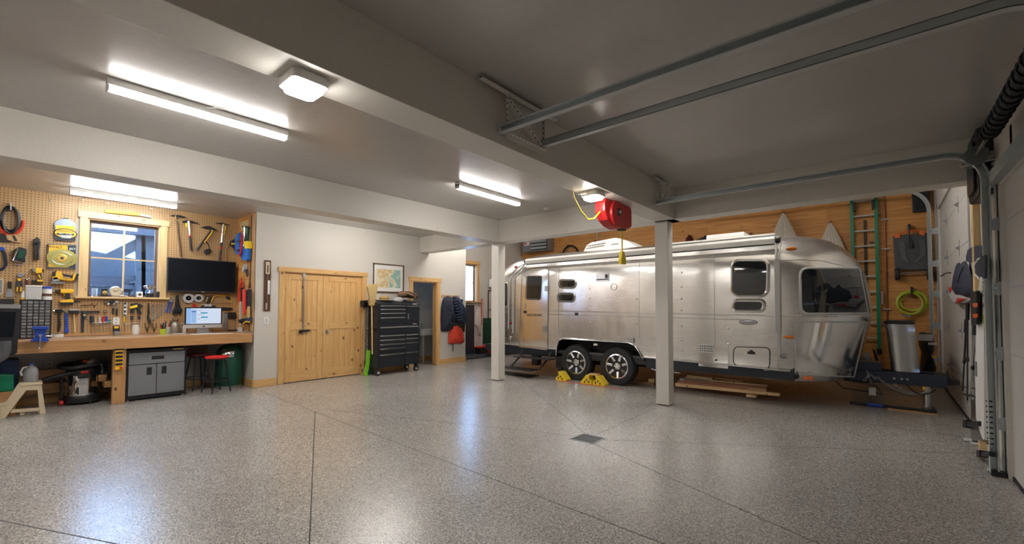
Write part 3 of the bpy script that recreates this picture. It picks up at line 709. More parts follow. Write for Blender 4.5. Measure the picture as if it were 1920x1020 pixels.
t = thing('metal_stand','grey metal stand frame on the floor beside the paddleboard','stand')
MB(PIL).pp([(1824,750),(1840,750),(1842,826),(1824,828)],.0,.03).build('post','steel',t); 
for py in (786,798): MB(PIL).pp([(1824,py),(1842,py+1),(1842,py+5),(1824,py+4)],.03,.04).build('crossbar','galv',t)
SN = Plane('x-', .66)
for lab, a, b_ in (('black sensor bracket near the floor beside the metal stand',(1812,791,1840,800),(1812,788,1818,803)),('black sensor bracket low on the near door track',(1842,848,1861,857),(1839,845,1845,858))):
    t = thing('door_sensor', lab, 'sensor')
    MB(SN).pp([(a[0],a[1]),(a[2],a[1]-1),(a[2],a[3]-1),(a[0],a[3])],-.02,.02).build('arm','black',t,bevel=.004); MB(SN).pp([(b_[0],b_[1]),(b_[2],b_[1]),(b_[2],b_[3]),(b_[0],b_[3])],-.03,.03).build('head','black',t,bevel=.004)
FLR = Plane('z+', 0)
for L_, l in (([(1807,821),(1823,823),(1823,828),(1807,827)],'short pale wood shim on the floor by the far pillar'),([(1819,829),(1848,833),(1848,837),(1819,834)],'long pale wood shim on the floor near the door track'),([(1851,878),(1862,879),(1862,885),(1851,884)],'small pale wood shim at the foot of the near track')):
    o = MB(FLR).pp(L_,.001,.016).build('wood_shim','lightgrey'); tag(o,l,'shim','wood shims by the garage doors')

# ------------------------------------------------------------------ back wall things
PX_ = lambda x, y, w=0: PW.at(x, y, w)
t = thing('extension_ladder','green fibreglass extension ladder with silver rungs hanging on the plywood','ladder')
LT, LB = 3.72, .60
a0, a1 = PX_(1599,480,.1)[0], PX_(1645,500,.1)[0]
for u in (a0, a1): MB(PW).box(u-.028,u+.028,LB+(0 if u==a1 else .15),LT,.06,.13).build('side_rail','green',t,bevel=.006)
for i in range(10):
    z = PX_(1620,376,.1)[1]-.311*i
    MB(PW).cyl((a0,z,.095),(a1,z,.095),.017,n=10).build('rung','lightgrey',t)
for u in (a0+.04, a1-.04): MB(PW).box(u-.025,u+.025,3.42,3.60,.02,.16).build('hanging_hook','black',t,bevel=.005)
MB(PW).box(a1-.04,a1+.04,LB-.10,LB+.02,.05,.14).build('rubber_foot','black',t,bevel=.006)
MB(PW).box(a1+.05,a1+.075,1.5,1.75,.05,.09).build('latch','steel',t)
t = thing('rope_pair','two thin dark rods hanging behind the ladder rungs','rod')
for px in (1620,1623): u, v = PX_(px,413); u2, v2 = PX_(px,560); MB(PW).cyl((u,v,.03),(u,v2,.03),.010,n=6).build('rod','black',t)
t = thing('copper_pipe','orange-brown pipe running up the plywood right of the ladder','pipe')
u = PX_(1661,500)[0]; MB(PW).cyl((u,.9,.03),(u,ZH-.05,.03),.016,n=10).build('pipe','copper',t)
for v in (PX_(1661,467)[1], 3.2, 1.4): MB(PW).box(u-.06,u+.06,v-.012,v+.012,0,.05).build('clip','lightgrey',t)
# folding cart
t = thing('folding_cart','dark grey plastic folding cart with orange handle hanging on the plywood','cart')
def wq(px, w): return PX_(px[0], px[1], w)
MB(PW).pp([(1674,443),(1740,437),(1746,500),(1744,506),(1681,506),(1678,500)],.04,.13).build('body','grey',t,bevel=.012).data.materials[0] = mat('cart grey',(.055,.058,.065),.5)
cg = mat('cart rib grey',(.085,.09,.10),.45)
for L_ in ([(1684,454),(1696,452),(1700,480),(1706,492),(1702,494),(1690,484)],[(1722,450),(1734,449),(1736,478),(1718,493),(1714,490),(1726,476)]):
    MB(PW).pp(L_,.13,.142).build('raised_rib',cg,t,bevel=.003)
MB(PW).tube([(*wq(p,.12),.12) for p in ((1679,445),(1690,437),(1705,433),(1720,432),(1732,435))],.016,8).build('handle','orange',t,smooth=True)
for L_ in ([(1677,440),(1687,437),(1688,446),(1678,447)],[(1724,432),(1734,434),(1733,442),(1724,440)]): MB(PW).pp(L_,.12,.16).build('handle_bracket','orange',t,bevel=.006)
for px in (1684,1745):
    u, v = wq((px,514),.1); MB(PW).lathe((u,v,.12),[(.03,-.05),(.11,-.05),(.12,-.03),(.12,.01),(.10,.03),(.04,.03)],'u',20).build('wheel','rubber',t,smooth=True)
u0, v0 = wq((1686,513),.1); u1, _ = wq((1742,511),.1); MB(PW).cyl((u0,v0,.12),(u1,v0+.02,.12),.014,n=8).build('axle','steel',t)
MB(PW).tube([(*wq(p,.17),.17) for p in ((1705,420),(1704,436),(1703,450),(1709,462),(1708,455))],.012,6).build('strap','black',t)
MB(PW).pp([(1702,450),(1709,449),(1712,464),(1703,465)],.15,.18).build('buckle','black',t,bevel=.004)
MB(PW).pp([(1702,421),(1707,421),(1707,430),(1702,430)],.0,.16).build('hook','black',t)
# hose coil
t = thing('hose_coil','yellow-green hose coiled on a black hook on the plywood','hose')
for (cx,cy,rx,ry,w_) in ((1710,567,29,22,.06),(1712,565,25,17,.09),(1706,569,24,20,.12)):
    c = PX_(cx,cy,w_); rx_ = (PX_(cx+rx,cy,w_)[0]-PX_(cx-rx,cy,w_)[0])/2; ry_ = abs(PX_(cx,cy+ry,w_)[1]-PX_(cx,cy-ry,w_)[1])/2
    MB(PW).ring((c[0],c[1],w_), rx_, .017, 'w', 32, ry_/rx_).build('loop','hose',t,smooth=True)
MB(PW).pp([(1707,538),(1711,538),(1711,556),(1707,556)],0,.15).build('hook','black',t); MB(PW).pp([(1692,589),(1708,591),(1708,595),(1692,593)],.1,.14).build('coupling','grey',t)
# unit heater
t = thing('unit_heater','grey louvred unit heater hung high at the far left of the plywood wall','heater')
HP = Plane('y-', 11.1)
r = HP.rect(980,447,1026,471); r1 = HP.rect(996,446,1026,470)
r[3] += .15
MB(HP).box(r[0],r[1],r[2],r[3],-.35,0).build('cabinet','grey',t,bevel=.006)
for i in range(5): 
    z = r[2]+.06+i*.105; MB(HP).prism([(0,0)]*0+[(r1[0],z),(r1[1]-.02,z),(r1[1]-.02,z+.07),(r1[0],z+.07)],.0,.035).build('louvre','lightgrey',t,bevel=.006).data.materials[0] = M['galv']
MB(HP).box(r1[0]-.01,r1[1],r[2]+.03,r[3]-.02,-.0,.004).build('louvre_opening','black',t)
u, v = HP.at(988,457); MB(HP).box(u-.11,u+.11,v-.06,v+.06,0,.003).build('label_plate','white',t); MB(HP).box(u-.09,u-.03,v-.03,v+.04,.003,.005).build('emblem','red',t)
text('MODINE', .045, HP, u+.035, v, .004, 'red', t)
for x in (r[0]+.08, r[1]-.08): MB().cyl((x,11.3,r[3]),(x,11.3,ZH),.008,n=6).build('hanger_rod','steel',t)
t = thing('conduit','grey electrical conduit running up the plywood behind the roof unit','conduit')
u = PX_(1121,450)[0]; MB(PW).cyl((u,2.2,.03),(u,ZH-.02,.03),.02,n=8).build('pipe','lightgrey',t); MB(PW).box(u-.04,u+.05,PX_(0+1121,460)[1]-.02,PX_(1121,460)[1]+.02,0,.05).build('clip','galv',t)
t = thing('bicycle_wheel','black bicycle wheel on the plywood, its top showing above the trailer','wheel')
c = PX_(1068,478,.1); rr_ = (PX_(1083,475,.1)[0]-PX_(1053,475,.1)[0])/2
MB(PW).ring((c[0],c[1],.06), rr_, .022, 'w', 36).build('tyre','rubber',t,smooth=True); MB(PW).ring((c[0],c[1],.06), rr_-.03, .010, 'w', 36).build('rim','satin',t)
MB(PW).cyl((c[0],c[1],0),(c[0],c[1],.12),.03,n=12).build('hub','steel',t)
sp = MB(PW)
for i in range(18): a = i*math.pi/9; sp.cyl((c[0],c[1],.07),(c[0]+(rr_-.03)*math.cos(a),c[1]+(rr_-.03)*math.sin(a),.06),.0015,n=4)
sp.build('spokes','steel',t)
for (px, py, hw, lab, rd) in ((1469,400,17,'pale gathered net hanging behind the trailer, the left of two',2),(1557,418,17,'pale gathered net hanging behind the trailer, the right of two',3)):
    t = thing('hanging_net', lab, 'net', 'gathered nets hanging behind the trailer')
    top = PX_(px,py,.2); n = 22; prof = []
    mb = MB(PW); vs = []; 
    H = 1.0; wpx = (PX_(px+hw,py+38,.2)[0]-PX_(px,py+38,.2)[0])
    h38 = top[1]-PX_(px,py+38,.2)[1]
    for i in range(10):
        f = i/9; rad = .015+wpx*1.05*(f*H/h38)**.85 if f*H<h38*2 else wpx*1.9; rad = min(rad, .42)
        for j in range(n*2):
            a = math.pi*j/n; q = rad*(1+.10*(1 if j%2 else -1)); vs.append((top[0]+q*math.cos(a), top[1]-f*H, .22+q*.45*math.sin(a)))
    N = n*2; fs = [(i*N+j,i*N+(j+1)%N,(i+1)*N+(j+1)%N,(i+1)*N+j) for i in range(9) for j in range(N)] + [list(range(9*N,10*N)), list(range(N))]
    mb.add(vs,fs); mb.build('netting','mesh',t); MB(PW).cyl((top[0],top[1]+.03,0),(top[0],top[1]+.03,.21),.006,n=6).build('hook','black',t); MB(PW).ring((top[0],top[1]+.02,.2),.02,.005,'w',10).build('loop','black',t)
t = thing('hanging_bag','dark red bag on the plywood just above the trailer roof','bag')
blob(PW,[(1285,462),(1288,447),(1293,440),(1298,443),(1303,455),(1304,466)],0,.2,'bag',mat('maroon',(.10,.012,.015),.8),t,fold=.1)
t = thing('helmet','dark grey dome-shaped helmet on the plywood above the trailer roof','helmet')
blob(PW,[(1303,462),(1308,450),(1320,444),(1334,447),(1342,460),(1342,470),(1305,470)],0,.3,'shell',mat('slate',(.05,.05,.065),.5),t)
o = blob(PW,[(1322,441),(1326,441),(1328,446),(1321,446)],.1,.2,'vent','black',t)

# ------------------------------------------------------------------ travel trailer
YC, WB = 8.55, 1.23
XR, XF = -7.40, -.15
ZT = 2.625
def tilt(x): return -.013*(x+3.8)
def _w(z):
    k = 1.0
    if z > 1.92: k = max(0, 1-min(1,(z-1.92)/(ZT-1.92))**3.0)**(1/3.0)
    if z < .75: k *= 1-.03*((.75-z)/.3)**2
    return WB*k
def _l(z):
    d = 0
    if z > 1.32: q = min(1,(z-1.32)/(ZT-1.32)); d = 1-(1-q**2.7)**(1/2.7)
    f = 1.18*d + (.20*((1.28-z)/.86)**.9 if z < 1.28 else 0)
    b = 1.9*d + (.10*((1.28-z)/.86)**1.3 if z < 1.28 else 0)
    return XR+b, XF-f
CAP, NX = 1.0, 2.3
def G(x, y, z):
    z = z - tilt(x)
    if z >= ZT: return 1.0
    W_ = _w(z); a, b = _l(z); cap = CAP
    s = max(0, (x-(b-cap))/cap, ((a+cap)-x)/cap)
    return (abs(y-YC)/max(W_,1e-4))**NX + s**NX - 1
def side(x, z):
    zz = z - tilt(x); a, b = _l(zz); s = max(0,(x-(b-CAP))/CAP,((a+CAP)-x)/CAP)
    return YC - _w(zz)*max(0,1-s**NX)**(1/NX)
def hit(px, py):
    d = ray(px, py); lo = None; t = 5.5
    while t < 16:
        p = EYE+d*t
        if p.z > .2 and G(*p) < 0: lo = t; break
        t += .03
    if lo is None: return None
    a, b = lo-.03, lo
    for _ in range(18):
        m_ = (a+b)/2; p = EYE+d*m_
        if G(*p) < 0: b = m_
        else: a = m_
    p = EYE+d*b; e = 1e-3
    n = Vector(((G(p.x+e,p.y,p.z)-G(p.x-e,p.y,p.z)),(G(p.x,p.y+e,p.z)-G(p.x,p.y-e,p.z)),(G(p.x,p.y,p.z+e)-G(p.x,p.y,p.z-e))))
    n.normalize(); return p, n
TR = thing('travel_trailer','large polished aluminium travel trailer parked in front of the plywood wall','trailer')
def densify(px, step=6, closed=True):
    o = []; n = len(px)
    for i in range(n if closed else n-1):
        a, b = px[i], px[(i+1)%n]; k = max(1, int(math.hypot(b[0]-a[0], b[1]-a[1])/step))
        o += [(a[0]+(b[0]-a[0])*j/k, a[1]+(b[1]-a[1])*j/k) for j in range(k)]
    if not closed: o.append(px[-1])
    return o
def rquad(c, rad, n=5):
    """rounded quadrilateral in picture coordinates, corners clockwise"""
    o = []
    for i in range(4):
        p, a, b = Vector(c[i]), Vector(c[i-1]), Vector(c[(i+1)%4]); r_ = rad[i] if isinstance(rad,(list,tuple)) else rad
        da, db = (a-p).normalized()*r_, (b-p).normalized()*r_
        for k in range(n+1):
            t_ = k/n; o.append(tuple((p+da)*(1-t_)**2 + p*2*t_*(1-t_) + (p+db)*t_**2))
    return o
def sline(px, r, name, material, off=.0, closed=False, parent=None, step=6, n=6):
    P = []
    for q in densify(px, step, closed):
        h_ = hit(*q)
        if h_: P.append(h_[0]+h_[1]*off)
    return MB().tube(P, r, n, closed).build(name, material, parent or TR, smooth=True)
def spatch(px, name, material, off=.004, th=.012, parent=None, rings=6, step=6, **k):
    px = densify(px, step); cx = (min(p[0] for p in px)+max(p[0] for p in px))/2; cy = (min(p[1] for p in px)+max(p[1] for p in px))/2; N = len(px)
    top = []; 
    for l in range(rings+1):
        f = 1-l/rings
        for p in px:
            h_ = hit(cx+(p[0]-cx)*f, cy+(p[1]-cy)*f); g = f
            while not h_ and g > .4: g -= .012; h_ = hit(cx+(p[0]-cx)*g, cy+(p[1]-cy)*g)
            if not h_: return None
            top.append(h_)
    vs = [a+b*off for a,b in top] + [a+b*(off-th) for a,b in top[:N]]
    fs = [(l*N+i,l*N+(i+1)%N,(l+1)*N+(i+1)%N,(l+1)*N+i) for l in range(rings) for i in range(N)]
    o0 = (rings+1)*N; fs += [(i,(i+1)%N,o0+(i+1)%N,o0+i) for i in range(N)]
    return MB().add(vs, fs).build(name, material, parent or TR, smooth=True, **k)
# shell
zl = [.54,.60,.70,.9,1.1,1.3,1.5,1.7,1.92] + [1.92+(ZT-1.92)*math.sin(math.pi/2*i/16) for i in range(1,17)]
def ringpts(z, ncap=18, nside=26):
    W_ = _w(z); a, b = _l(z); P = []
    for k in range(nside): x = a+CAP+(b-a-2*CAP)*k/nside; P.append((x, -W_))
    for k in range(2*ncap):
        q = math.pi*k/(2*ncap)-math.pi/2; c_, s_ = math.cos(q), math.sin(q)
        P.append((b-CAP+CAP*abs(c_)**(2/NX), W_*math.copysign(abs(s_)**(2/NX), s_)))
    for k in range(nside): x = b-CAP-(b-a-2*CAP)*k/nside; P.append((x, W_))
    for k in range(2*ncap):
        q = math.pi/2+math.pi*k/(2*ncap); c_, s_ = math.cos(q), math.sin(q)
        P.append((a+CAP-CAP*abs(c_)**(2/NX), W_*math.copysign(abs(s_)**(2/NX), s_)))
    return [(x, YC+y, z+tilt(x)) for x, y in P]
def shell(levels, capb=True, capt=True, sc=1.0):
    vs = []; R_ = [ringpts(z) for z in levels]; N = len(R_[0])
    for r_ in R_: vs += r_
    fs = [(l*N+i,l*N+(i+1)%N,(l+1)*N+(i+1)%N,(l+1)*N+i) for l in range(len(levels)-1) for i in range(N)]
    if capb: fs.append(list(range(N)))
    if capt: fs.append(list(range((len(levels)-1)*N, len(levels)*N)))
    return MB().add(vs, fs)
body = shell(zl).build('body','alu',TR)
WHX = (-4.62, -3.74); WR = .345; YW = 7.30
# wheel arch opening through the shell
arch = []
A0, A1, AZ = WHX[0]-.47, WHX[1]+.47, .80
arch = [(A0-.05,.30),(A0,.45),(A0+.02,AZ-.18),(A0+.07,AZ-.05),(A0+.17,AZ),(A1-.25,AZ-.005),(A1-.12,AZ-.05),(A1-.03,AZ-.17),(A1+.03,.52),(A1+.12,.42),(A1+.12,.30)]
cut = MB(Plane('y-', 7.75)).prism(arch, 0, .8).build('cutter','black')
mo = body.modifiers.new('b','BOOLEAN'); mo.operation = 'DIFFERENCE'; mo.object = cut; mo.solver = 'EXACT'
bpy.context.view_layer.update()
dg = bpy.context.evaluated_depsgraph_get(); me = bpy.data.meshes.new_from_object(body.evaluated_get(dg))
body.modifiers.clear(); body.data = me; bpy.data.objects.remove(cut)
me.materials.clear(); me.materials.append(M['alu']); me.polygons.foreach_set('material_index',[0]*len(me.polygons))
me.polygons.foreach_set('use_smooth',[True]*len(me.polygons)); me.set_sharp_from_angle(angle=math.radians(35))
MB(Plane('y-',7.74)).box(A0-.02,A1+.05,.32,AZ+.02,-.03,.0).build('wheel_well','black',TR)
wl = MB(Plane('y-',7.74)); 
for i in range(1,len(arch)-2):
    a, b_ = arch[i], arch[i+1]; wl.add([(a[0],a[1]-.004,0),(b_[0],b_[1]-.004,0),(b_[0],b_[1]-.004,.40),(a[0],a[1]-.004,.40)],[(0,1,2,3)])
wl.build('wheel_well_liner','black',TR)
ap = [(x, side(x, max(z,.55))-.012, z) for x, z in arch[1:-2]]
P2 = []
for i in range(len(ap)-1):
    for k in range(4): P2.append(tuple(ap[i][j]+(ap[i+1][j]-ap[i][j])*k/4 for j in range(3)))
P2.append(ap[-1]); MB().tube(P2,.016,8).build('arch_trim','chrome',TR,smooth=True)
# belly and chassis
MB().box(-6.9,-.95,YC-1.19,YC+1.19,.40,.56).build('belly_pan','black',TR,bevel=.03)
fx = lambda x: tilt(x)
def longrail(zz, r, name, material, x0=-7.2, x1=-1.15, off=.006):
    P = [(x, side(x, zz+tilt(x))-off, zz+tilt(x)) for x in [x0+(x1-x0)*i/60 for i in range(61)]]
    return MB().tube(P, r, 6).build(name, material, TR, smooth=True)
longrail(1.335,.010,'belt_rail','chrome',-7.3,-.5); longrail(1.262,.005,'belt_line','steel',-5.4,-1.5)
for x0, x1 in ((-7.2,A0-.01),(A1+.04,-1.02)): longrail(.555,.018,'rub_rail','chrome',x0,x1,.008)
for x0, x1 in ((-7.1,A0-.01),(A1+.08,-1.0)):
    P = [(x, side(x,.6)) for x in (x0,(x0+x1)/2,x1)]
    MB().box(x0,x1,min(p[1] for p in P)+.012,YC-.9,.40+tilt((x0+x1)/2),.55+tilt((x0+x1)/2)).build('lower_band',mat('dark band',(.012,.018,.028),.4),TR)
# vertical seams
for x in (-6.22,-5.02,-3.3,-2.05,-1.19):
    P = [(x, side(x,z+tilt(x))-.0015, z+tilt(x)) for z in [.57+i*.08 for i in range(23)]]; 
    if x in (-5.02,-3.3): P = [p for p in P if p[2] > AZ+.06]
    MB().tube(P,.0035,5).build('panel_seam','steel',TR)
sline([(1458,489),(1500,487),(1540,489),(1575,497),(1583,499)],.004,'cap_seam','steel',.001); sline([(1458,470),(1458,690)],.004,'cap_seam','steel',.001)
# entry door
dr = spatch(rquad([(980,500),(1029,504),(1026.5,656),(974.5,650)],[9,7,1,1]),'entry_door','alubright',.012,.015)
sline(rquad([(980,500),(1029,504),(1026.5,656),(974.5,650)],[9,7,1,1]),.009,'door_frame','steel',.012,True,dr)
def win(px, rad, nm='window', frame=.022, fr_mat='alubright', step=4, glass='darkglass', par=None, blk=True):
    q = rquad(px, rad); f = sline(q, frame, nm, fr_mat, .004, True, par or TR, step, 8)
    spatch(q, 'pane', glass, .016, .02, f, 5, step)
    if blk: sline(q, frame*.45, 'gasket', 'black', .019, True, f, step, 6)
    return f
win([(989,517.5),(1017,518),(1014,562),(986.5,561)],4,'door_window',.018,par=None)
MB().box(-5.93,-5.87,side(-5.9,1.4)-.03,side(-5.9,1.4),1.39,1.52).build('door_latch','chrome',dr,bevel=.008)
h1 = hit(985.5,585); MB(Matrix.Translation(h1[0])).cyl((0,-.035,0),(0,0,0),.03,n=14).build('door_lock','black',dr)
for px, py in ((1025.5,541),(1022.5,616)):
    h1 = hit(px,py); MB(Matrix.Translation(h1[0])).box(-.04,.05,-.035,0,-.055,.055).build('hinge','steel',dr,bevel=.008)
# windows
win([(1049,524.5),(1080,525),(1079,540),(1049,540)],[7,7,7,7],'window',.022); win([(1046.5,550),(1078,550.5),(1077,566),(1046,565)],[7,7,7,7],'window',.022)
win([(1374,488),(1441,488),(1439,555),(1372,554)],[14,14,16,16],'window',.028); win([(1375.5,563),(1433,563.5),(1431.5,583),(1375,582)],[9,9,9,9],'window',.03)
win([(940,531),(952,531),(951.5,574),(939,574)],3,'window',.02)
win([(1500,503),(1609,504),(1626,588),(1502,588.5)],[16,2,2,16],'front_window',.02,'lightgrey',6,blk=False)
win([(1613,507),(1616,509),(1630,586),(1628,588)],1,'corner_window',.008,'lightgrey',3,blk=False) if hit(1616,509) and hit(1630,586) else None
# front guard panel
gpx = rquad([(1491.5,603),(1622,603.5),(1598,706),(1490.5,700)],[10,2,2,3])
gp = spatch(gpx,'stone_guard','alubright',.020,.03,None,8); sline(gpx,.007,'guard_edge','lightgrey',.024,True,gp)
# lower skirt below the guard
vs = []; fs = []; K = 34
for j, z in enumerate((.60,.56,.50,.44,.40)):
    for i in range(K):
        s_ = i/(K-1); q = -math.pi/2+ math.pi*s_; W_ = _w(.6)+.004-.0*j; a, b = _l(.56); b = b-.02-.05*j*.5
        c_, sn = math.cos(q), math.sin(q); x = b-CAP+CAP*abs(c_)**(2/NX)
        vs.append((x, YC+(W_-.02*max(0,j-1))*math.copysign(abs(sn)**(2/NX),sn), z+tilt(x)))
for j in range(4):
    for i in range(K-1): fs.append((j*K+i,j*K+i+1,(j+1)*K+i+1,(j+1)*K+i))
MB().add(vs,fs).build('lower_skirt','alu',TR,smooth=True)
def skirt(off, z): 
    P = []
    for i in range(K):
        q = -math.pi/2+math.pi*i/(K-1); a, b = _l(.56); b -= .02; c_, sn = math.cos(q), math.sin(q); x = b-CAP+(CAP+off)*abs(c_)**(2/NX)
        P.append((x, YC+(_w(.6)+off)*math.copysign(abs(sn)**(2/NX),sn), z+tilt(x)))
    return P
MB().tube(skirt(.012,.545),.014,6).build('rub_rail','chrome',TR,smooth=True)
MB(Plane('y-',side(-.86,.6)-.0)).box(-.90,-.78,.405,.45,0,.03).build('marker_lamp','orange',TR,bevel=.01,label='orange marker lamp')
# marker lamps
def marker(px, py, L_, material):
    h_ = hit(px,py)
    if not h_: return
    p, n = h_; tx = Vector((0,0,1)).cross(n).normalized() if abs(n.z) < .9 else Vector((1,0,0)); up = n.cross(tx)
    mm = Matrix((( tx.x,up.x,n.x,p.x),(tx.y,up.y,n.y,p.y),(tx.z,up.z,n.z,p.z),(0,0,0,1)))
    MB(mm).ell((0,0,.004),(L_,.022,.03),14,8).build('marker_lamp',material,TR,smooth=True)
marker(1484,466.5,.07,'amber'); marker(1479,632,.07,'amber'); marker(968,501,.06,'redlens'); marker(957,606,.06,'redlens')
# lower hatches and vents
h = spatch(rquad([(1376,650),(1444,652),(1443,691),(1375,685)],[10,10,9,12]),'hatch','alubright',.012,.014); sline(rquad([(1376,650),(1444,652),(1443,691),(1375,685)],[10,10,9,12]),.006,'hatch_seal','black',.014,True,h)
h1 = hit(1409,661); MB(Matrix.Translation(h1[0])).rr(-.05,.05,-.02,.02,0,.001,.01) ; MB(Matrix.Translation(h1[0])).box(-.05,.05,-.03,-.01,-.025,.015).ell((0,-.025,.012),(.028,.01,.028)).build('hatch_latch','black',h)
h = spatch(rquad([(1311,644),(1365.5,648),(1365.5,691),(1310,686)],1),'vent_door','alubright',.010,.012)
r = Plane('y-',7.30); gpl = Plane('y-', side(-2.2,.8)-.012)
u0,u1,v0,v1 = gpl.rect(1312,647,1337,660); MB(gpl).box(u0,u1,v0,v1,.0,.006).build('vent_backing','black',h)
for i in range(8): x = u0+(u1-u0)*i/7; MB(gpl).box(x-.006,x+.006,v0,v1,.006,.012).build('vent_slat','white',h)
for i in range(4): z = v0+(v1-v0)*i/3; MB(gpl).box(u0,u1,z-.006,z+.006,.006,.014).build('vent_bar','white',h)
h1 = hit(1343,675); MB(Matrix.Translation(h1[0])).cyl((0,-.03,0),(0,0,0),.016,n=10).build('vent_lock','black',h)
def onside(px, py, w_, h_, name, material, d=.012, bev=.004):
    q = hit(px,py)[0]; return MB(Plane('y-',q.y)).box(q.x-w_/2,q.x+w_/2,q.z-h_/2,q.z+h_/2,-.01,d).build(name,material,TR,bevel=bev), q
o, q = onside(1130,520,.27,.15,'fridge_vent','steel',.014); MB(Plane('y-',q.y)).box(q.x-.12,q.x+.12,q.z-.05,q.z-.03,.014,.02).build('vent_slot','black',o); MB(Plane('y-',q.y)).box(q.x+.06,q.x+.11,q.z-.02,q.z+.05,.014,.022).build('vent_slot','black',o)
o, q = onside(1081,589,.07,.055,'outlet_cover','black'); onside(1184,638,.14,.09,'access_cover','steel',.008); onside(1189,638,.012,.09,'cover_hinge','black',.012)
onside(962,573,.06,.03,'outlet_cover','black',.01); onside(1117,646,.08,.035,'side_marker','white')
q = hit(1151,538)[0]; P = Plane('y-', q.y); o = MB(P).ring((q.x,q.z,.004),.06,.006,'w',24).build('round_emblem','chrome',TR); MB(P).prism([(q.x-.05,q.z-.01),(q.x,q.z+.015),(q.x+.05,q.z-.015),(q.x,q.z-.005)],0,.008).build('emblem_figure','chrome',o)
q = hit(1403,604)[0]; P = Plane('y-', q.y); o = MB(P).lathe((q.x,q.z,0),[(.125,0),(.12,.008),(.02,.010)],'w',28,1,.28).build('oval_badge','steel',TR,label='oval metal badge'); text('AIRSTREAM',.030,P,q.x,q.z,.012,'black',o,sx=1.15)
MB(P).ring((q.x,q.z,.008),.122,.004,'w',28,.28).build('badge_rim','black',o)
q = hit(1002,591)[0]; P = Plane('y-', q.y-.014); text('AIRSTREAM',.075,P,q.x,q.z,0,'black',dr,sx=1.05)
# dents and rivets that catch the light
for px, pys in ((1278,(511,538,560,582,612,638,657)),(1366,(616,645,)),(1106,(541,559,580,605)),(1195,(560,607))):
    for py in pys:
        q = hit(px,py)[0]; MB(Plane('y-',q.y)).lathe((q.x,q.z,-.004),[(.022,0),(.016,.006),(.004,.009)],'w',12).build('screw_dimple','alubright',TR,smooth=True)
# awning
q0, q1 = -5.83, -1.20
def awn(zc): return YC-_w(2.28)-.05
AY = YC-WB-.02; az0 = 2.42
MB().prism([(0,0)]*0,0,0) if False else None
ax0, ax1 = -5.85, -1.20
aw = MB(Plane('x+',0)).prism([(AY-.03,2.35),(AY+.07,2.35),(AY+.30,2.43),(AY+.30,2.455),(AY+.10,2.47),(AY-.02,2.46),(AY-.045,2.42)],ax0,ax1).build('awning','white',TR,bevel=.008,label='white rolled awning along the roof edge')
MB(Plane('x+',0)).box(AY-.015,AY+.10,2.337,2.35,ax0,ax1).build('awning_shade_strip','black',aw); MB(Plane('x+',0)).box(AY+.0,AY+.16,2.27,2.337,ax0,ax1).build('added_cover_rail','alu',aw,bevel=.004)  # black strip stands for awning shade; alu rail added to cover gap and shadow
for x in (ax0-.03, ax1+.03): MB().cyl((x-.03,AY+.04,2.41),(x+.03,AY+.04,2.41),.05,n=14).build('awning_end_cap','black',aw)
def arm(ptsx, r, nm, mt_='lightgrey'): return MB().tube([(x, side(x,z)-o, z) for x,z,o in ptsx], r, 8).build(nm, mt_, TR, smooth=False)
q = [hit(1459,545)[0], hit(1460,640)[0]]
MB(Plane('y-',q[0].y)).box(q[0].x-.035,q[0].x+.03,1.06,2.12,.0,.05).build('awning_arm','lightgrey',TR,bevel=.004); MB(Plane('y-',q[0].y)).box(q[0].x-.01,q[0].x+.02,.70,1.06,.0,.03).build('awning_arm_tube','lightgrey',TR)
MB().tube([(ax1+.0,AY-.0,2.36),(ax1+.02,AY-.03,2.25),(q[0].x-.02,AY-.03,2.12)],.014,6).build('awning_brace','white',TR); MB().tube([(ax1+.07,AY-.0,2.36),(ax1+.06,AY-.03,2.25),(q[0].x+.02,AY-.03,2.12)],.014,6).build('awning_brace','white',TR)
MB().cyl((q[0].x+.03,q[0].y-.05,.72),(q[0].x+.08,q[0].y,.72),.03,n=10).build('awning_foot','steel',TR)
for dx in (0,.13):
    x = -6.33+dx; MB().tube([(ax0-.02,AY+.02,2.38),(ax0-.18+dx,AY-.04,2.30),(x,side(x,2.0)-.04,2.10),(x,side(x,1.3)-.04,1.2),(x-.0,side(x,.8)-.04,.86 if dx else .95)],.017,6).build('awning_arm','lightgrey',TR)
for z in (.75,.62): 
    x = -6.32; MB(Plane('y-',side(x,z))).lathe((x,z,0),[(.04,0),(.035,.015),(.01,.02)],'w',14).build('hookup_port','chrome',TR)
# roof unit and roof vent
rp = Plane('y-', YC+.35)
uA = rp.at(1122,468); uB = rp.at(1225,462)
A = [(uA[0]+.0,2.56),(uB[0]+.02,2.54),(uB[0]-.02,2.62),(uB[0]-.22,2.74),(uB[0]-.42,2.84),(uB[0]-.55,2.87),(uA[0]+.20,2.83),(uA[0]+.10,2.78),(uA[0]+.02,2.66)]
ru = MB(Plane('y-',YC+.35)).prism(A,0,.7).build('roof_air_conditioner','white',TR,bevel=.05)
P = Plane('y-',YC-.352)
for j in range(2):
    for i in range(14): x = uA[0]+.13+i*.032+j*-.03; MB(P).box(x,x+.018,2.735-j*.05+i*.0022,2.76-j*.05+i*.0022,0,.004).build('intake_slot','black',ru)
MB(P).box(uA[0]+.15,uB[0]-.30,2.60,2.625,0,.006).build('intake_gap','black',ru); text('DOMETIC',.04,P,uA[0]+.78,2.73,.001,'black',ru)
for x0,x1 in ((-2.35,-1.75),): MB().box(x0,x1,YC-.6,YC+.1,2.60,2.68).build('roof_vent','white',TR,bevel=.02)
MB().box(-3.0,-1.25,YC-.95,YC-.2,2.53,2.555).build('solar_panel','white',TR,bevel=.008)
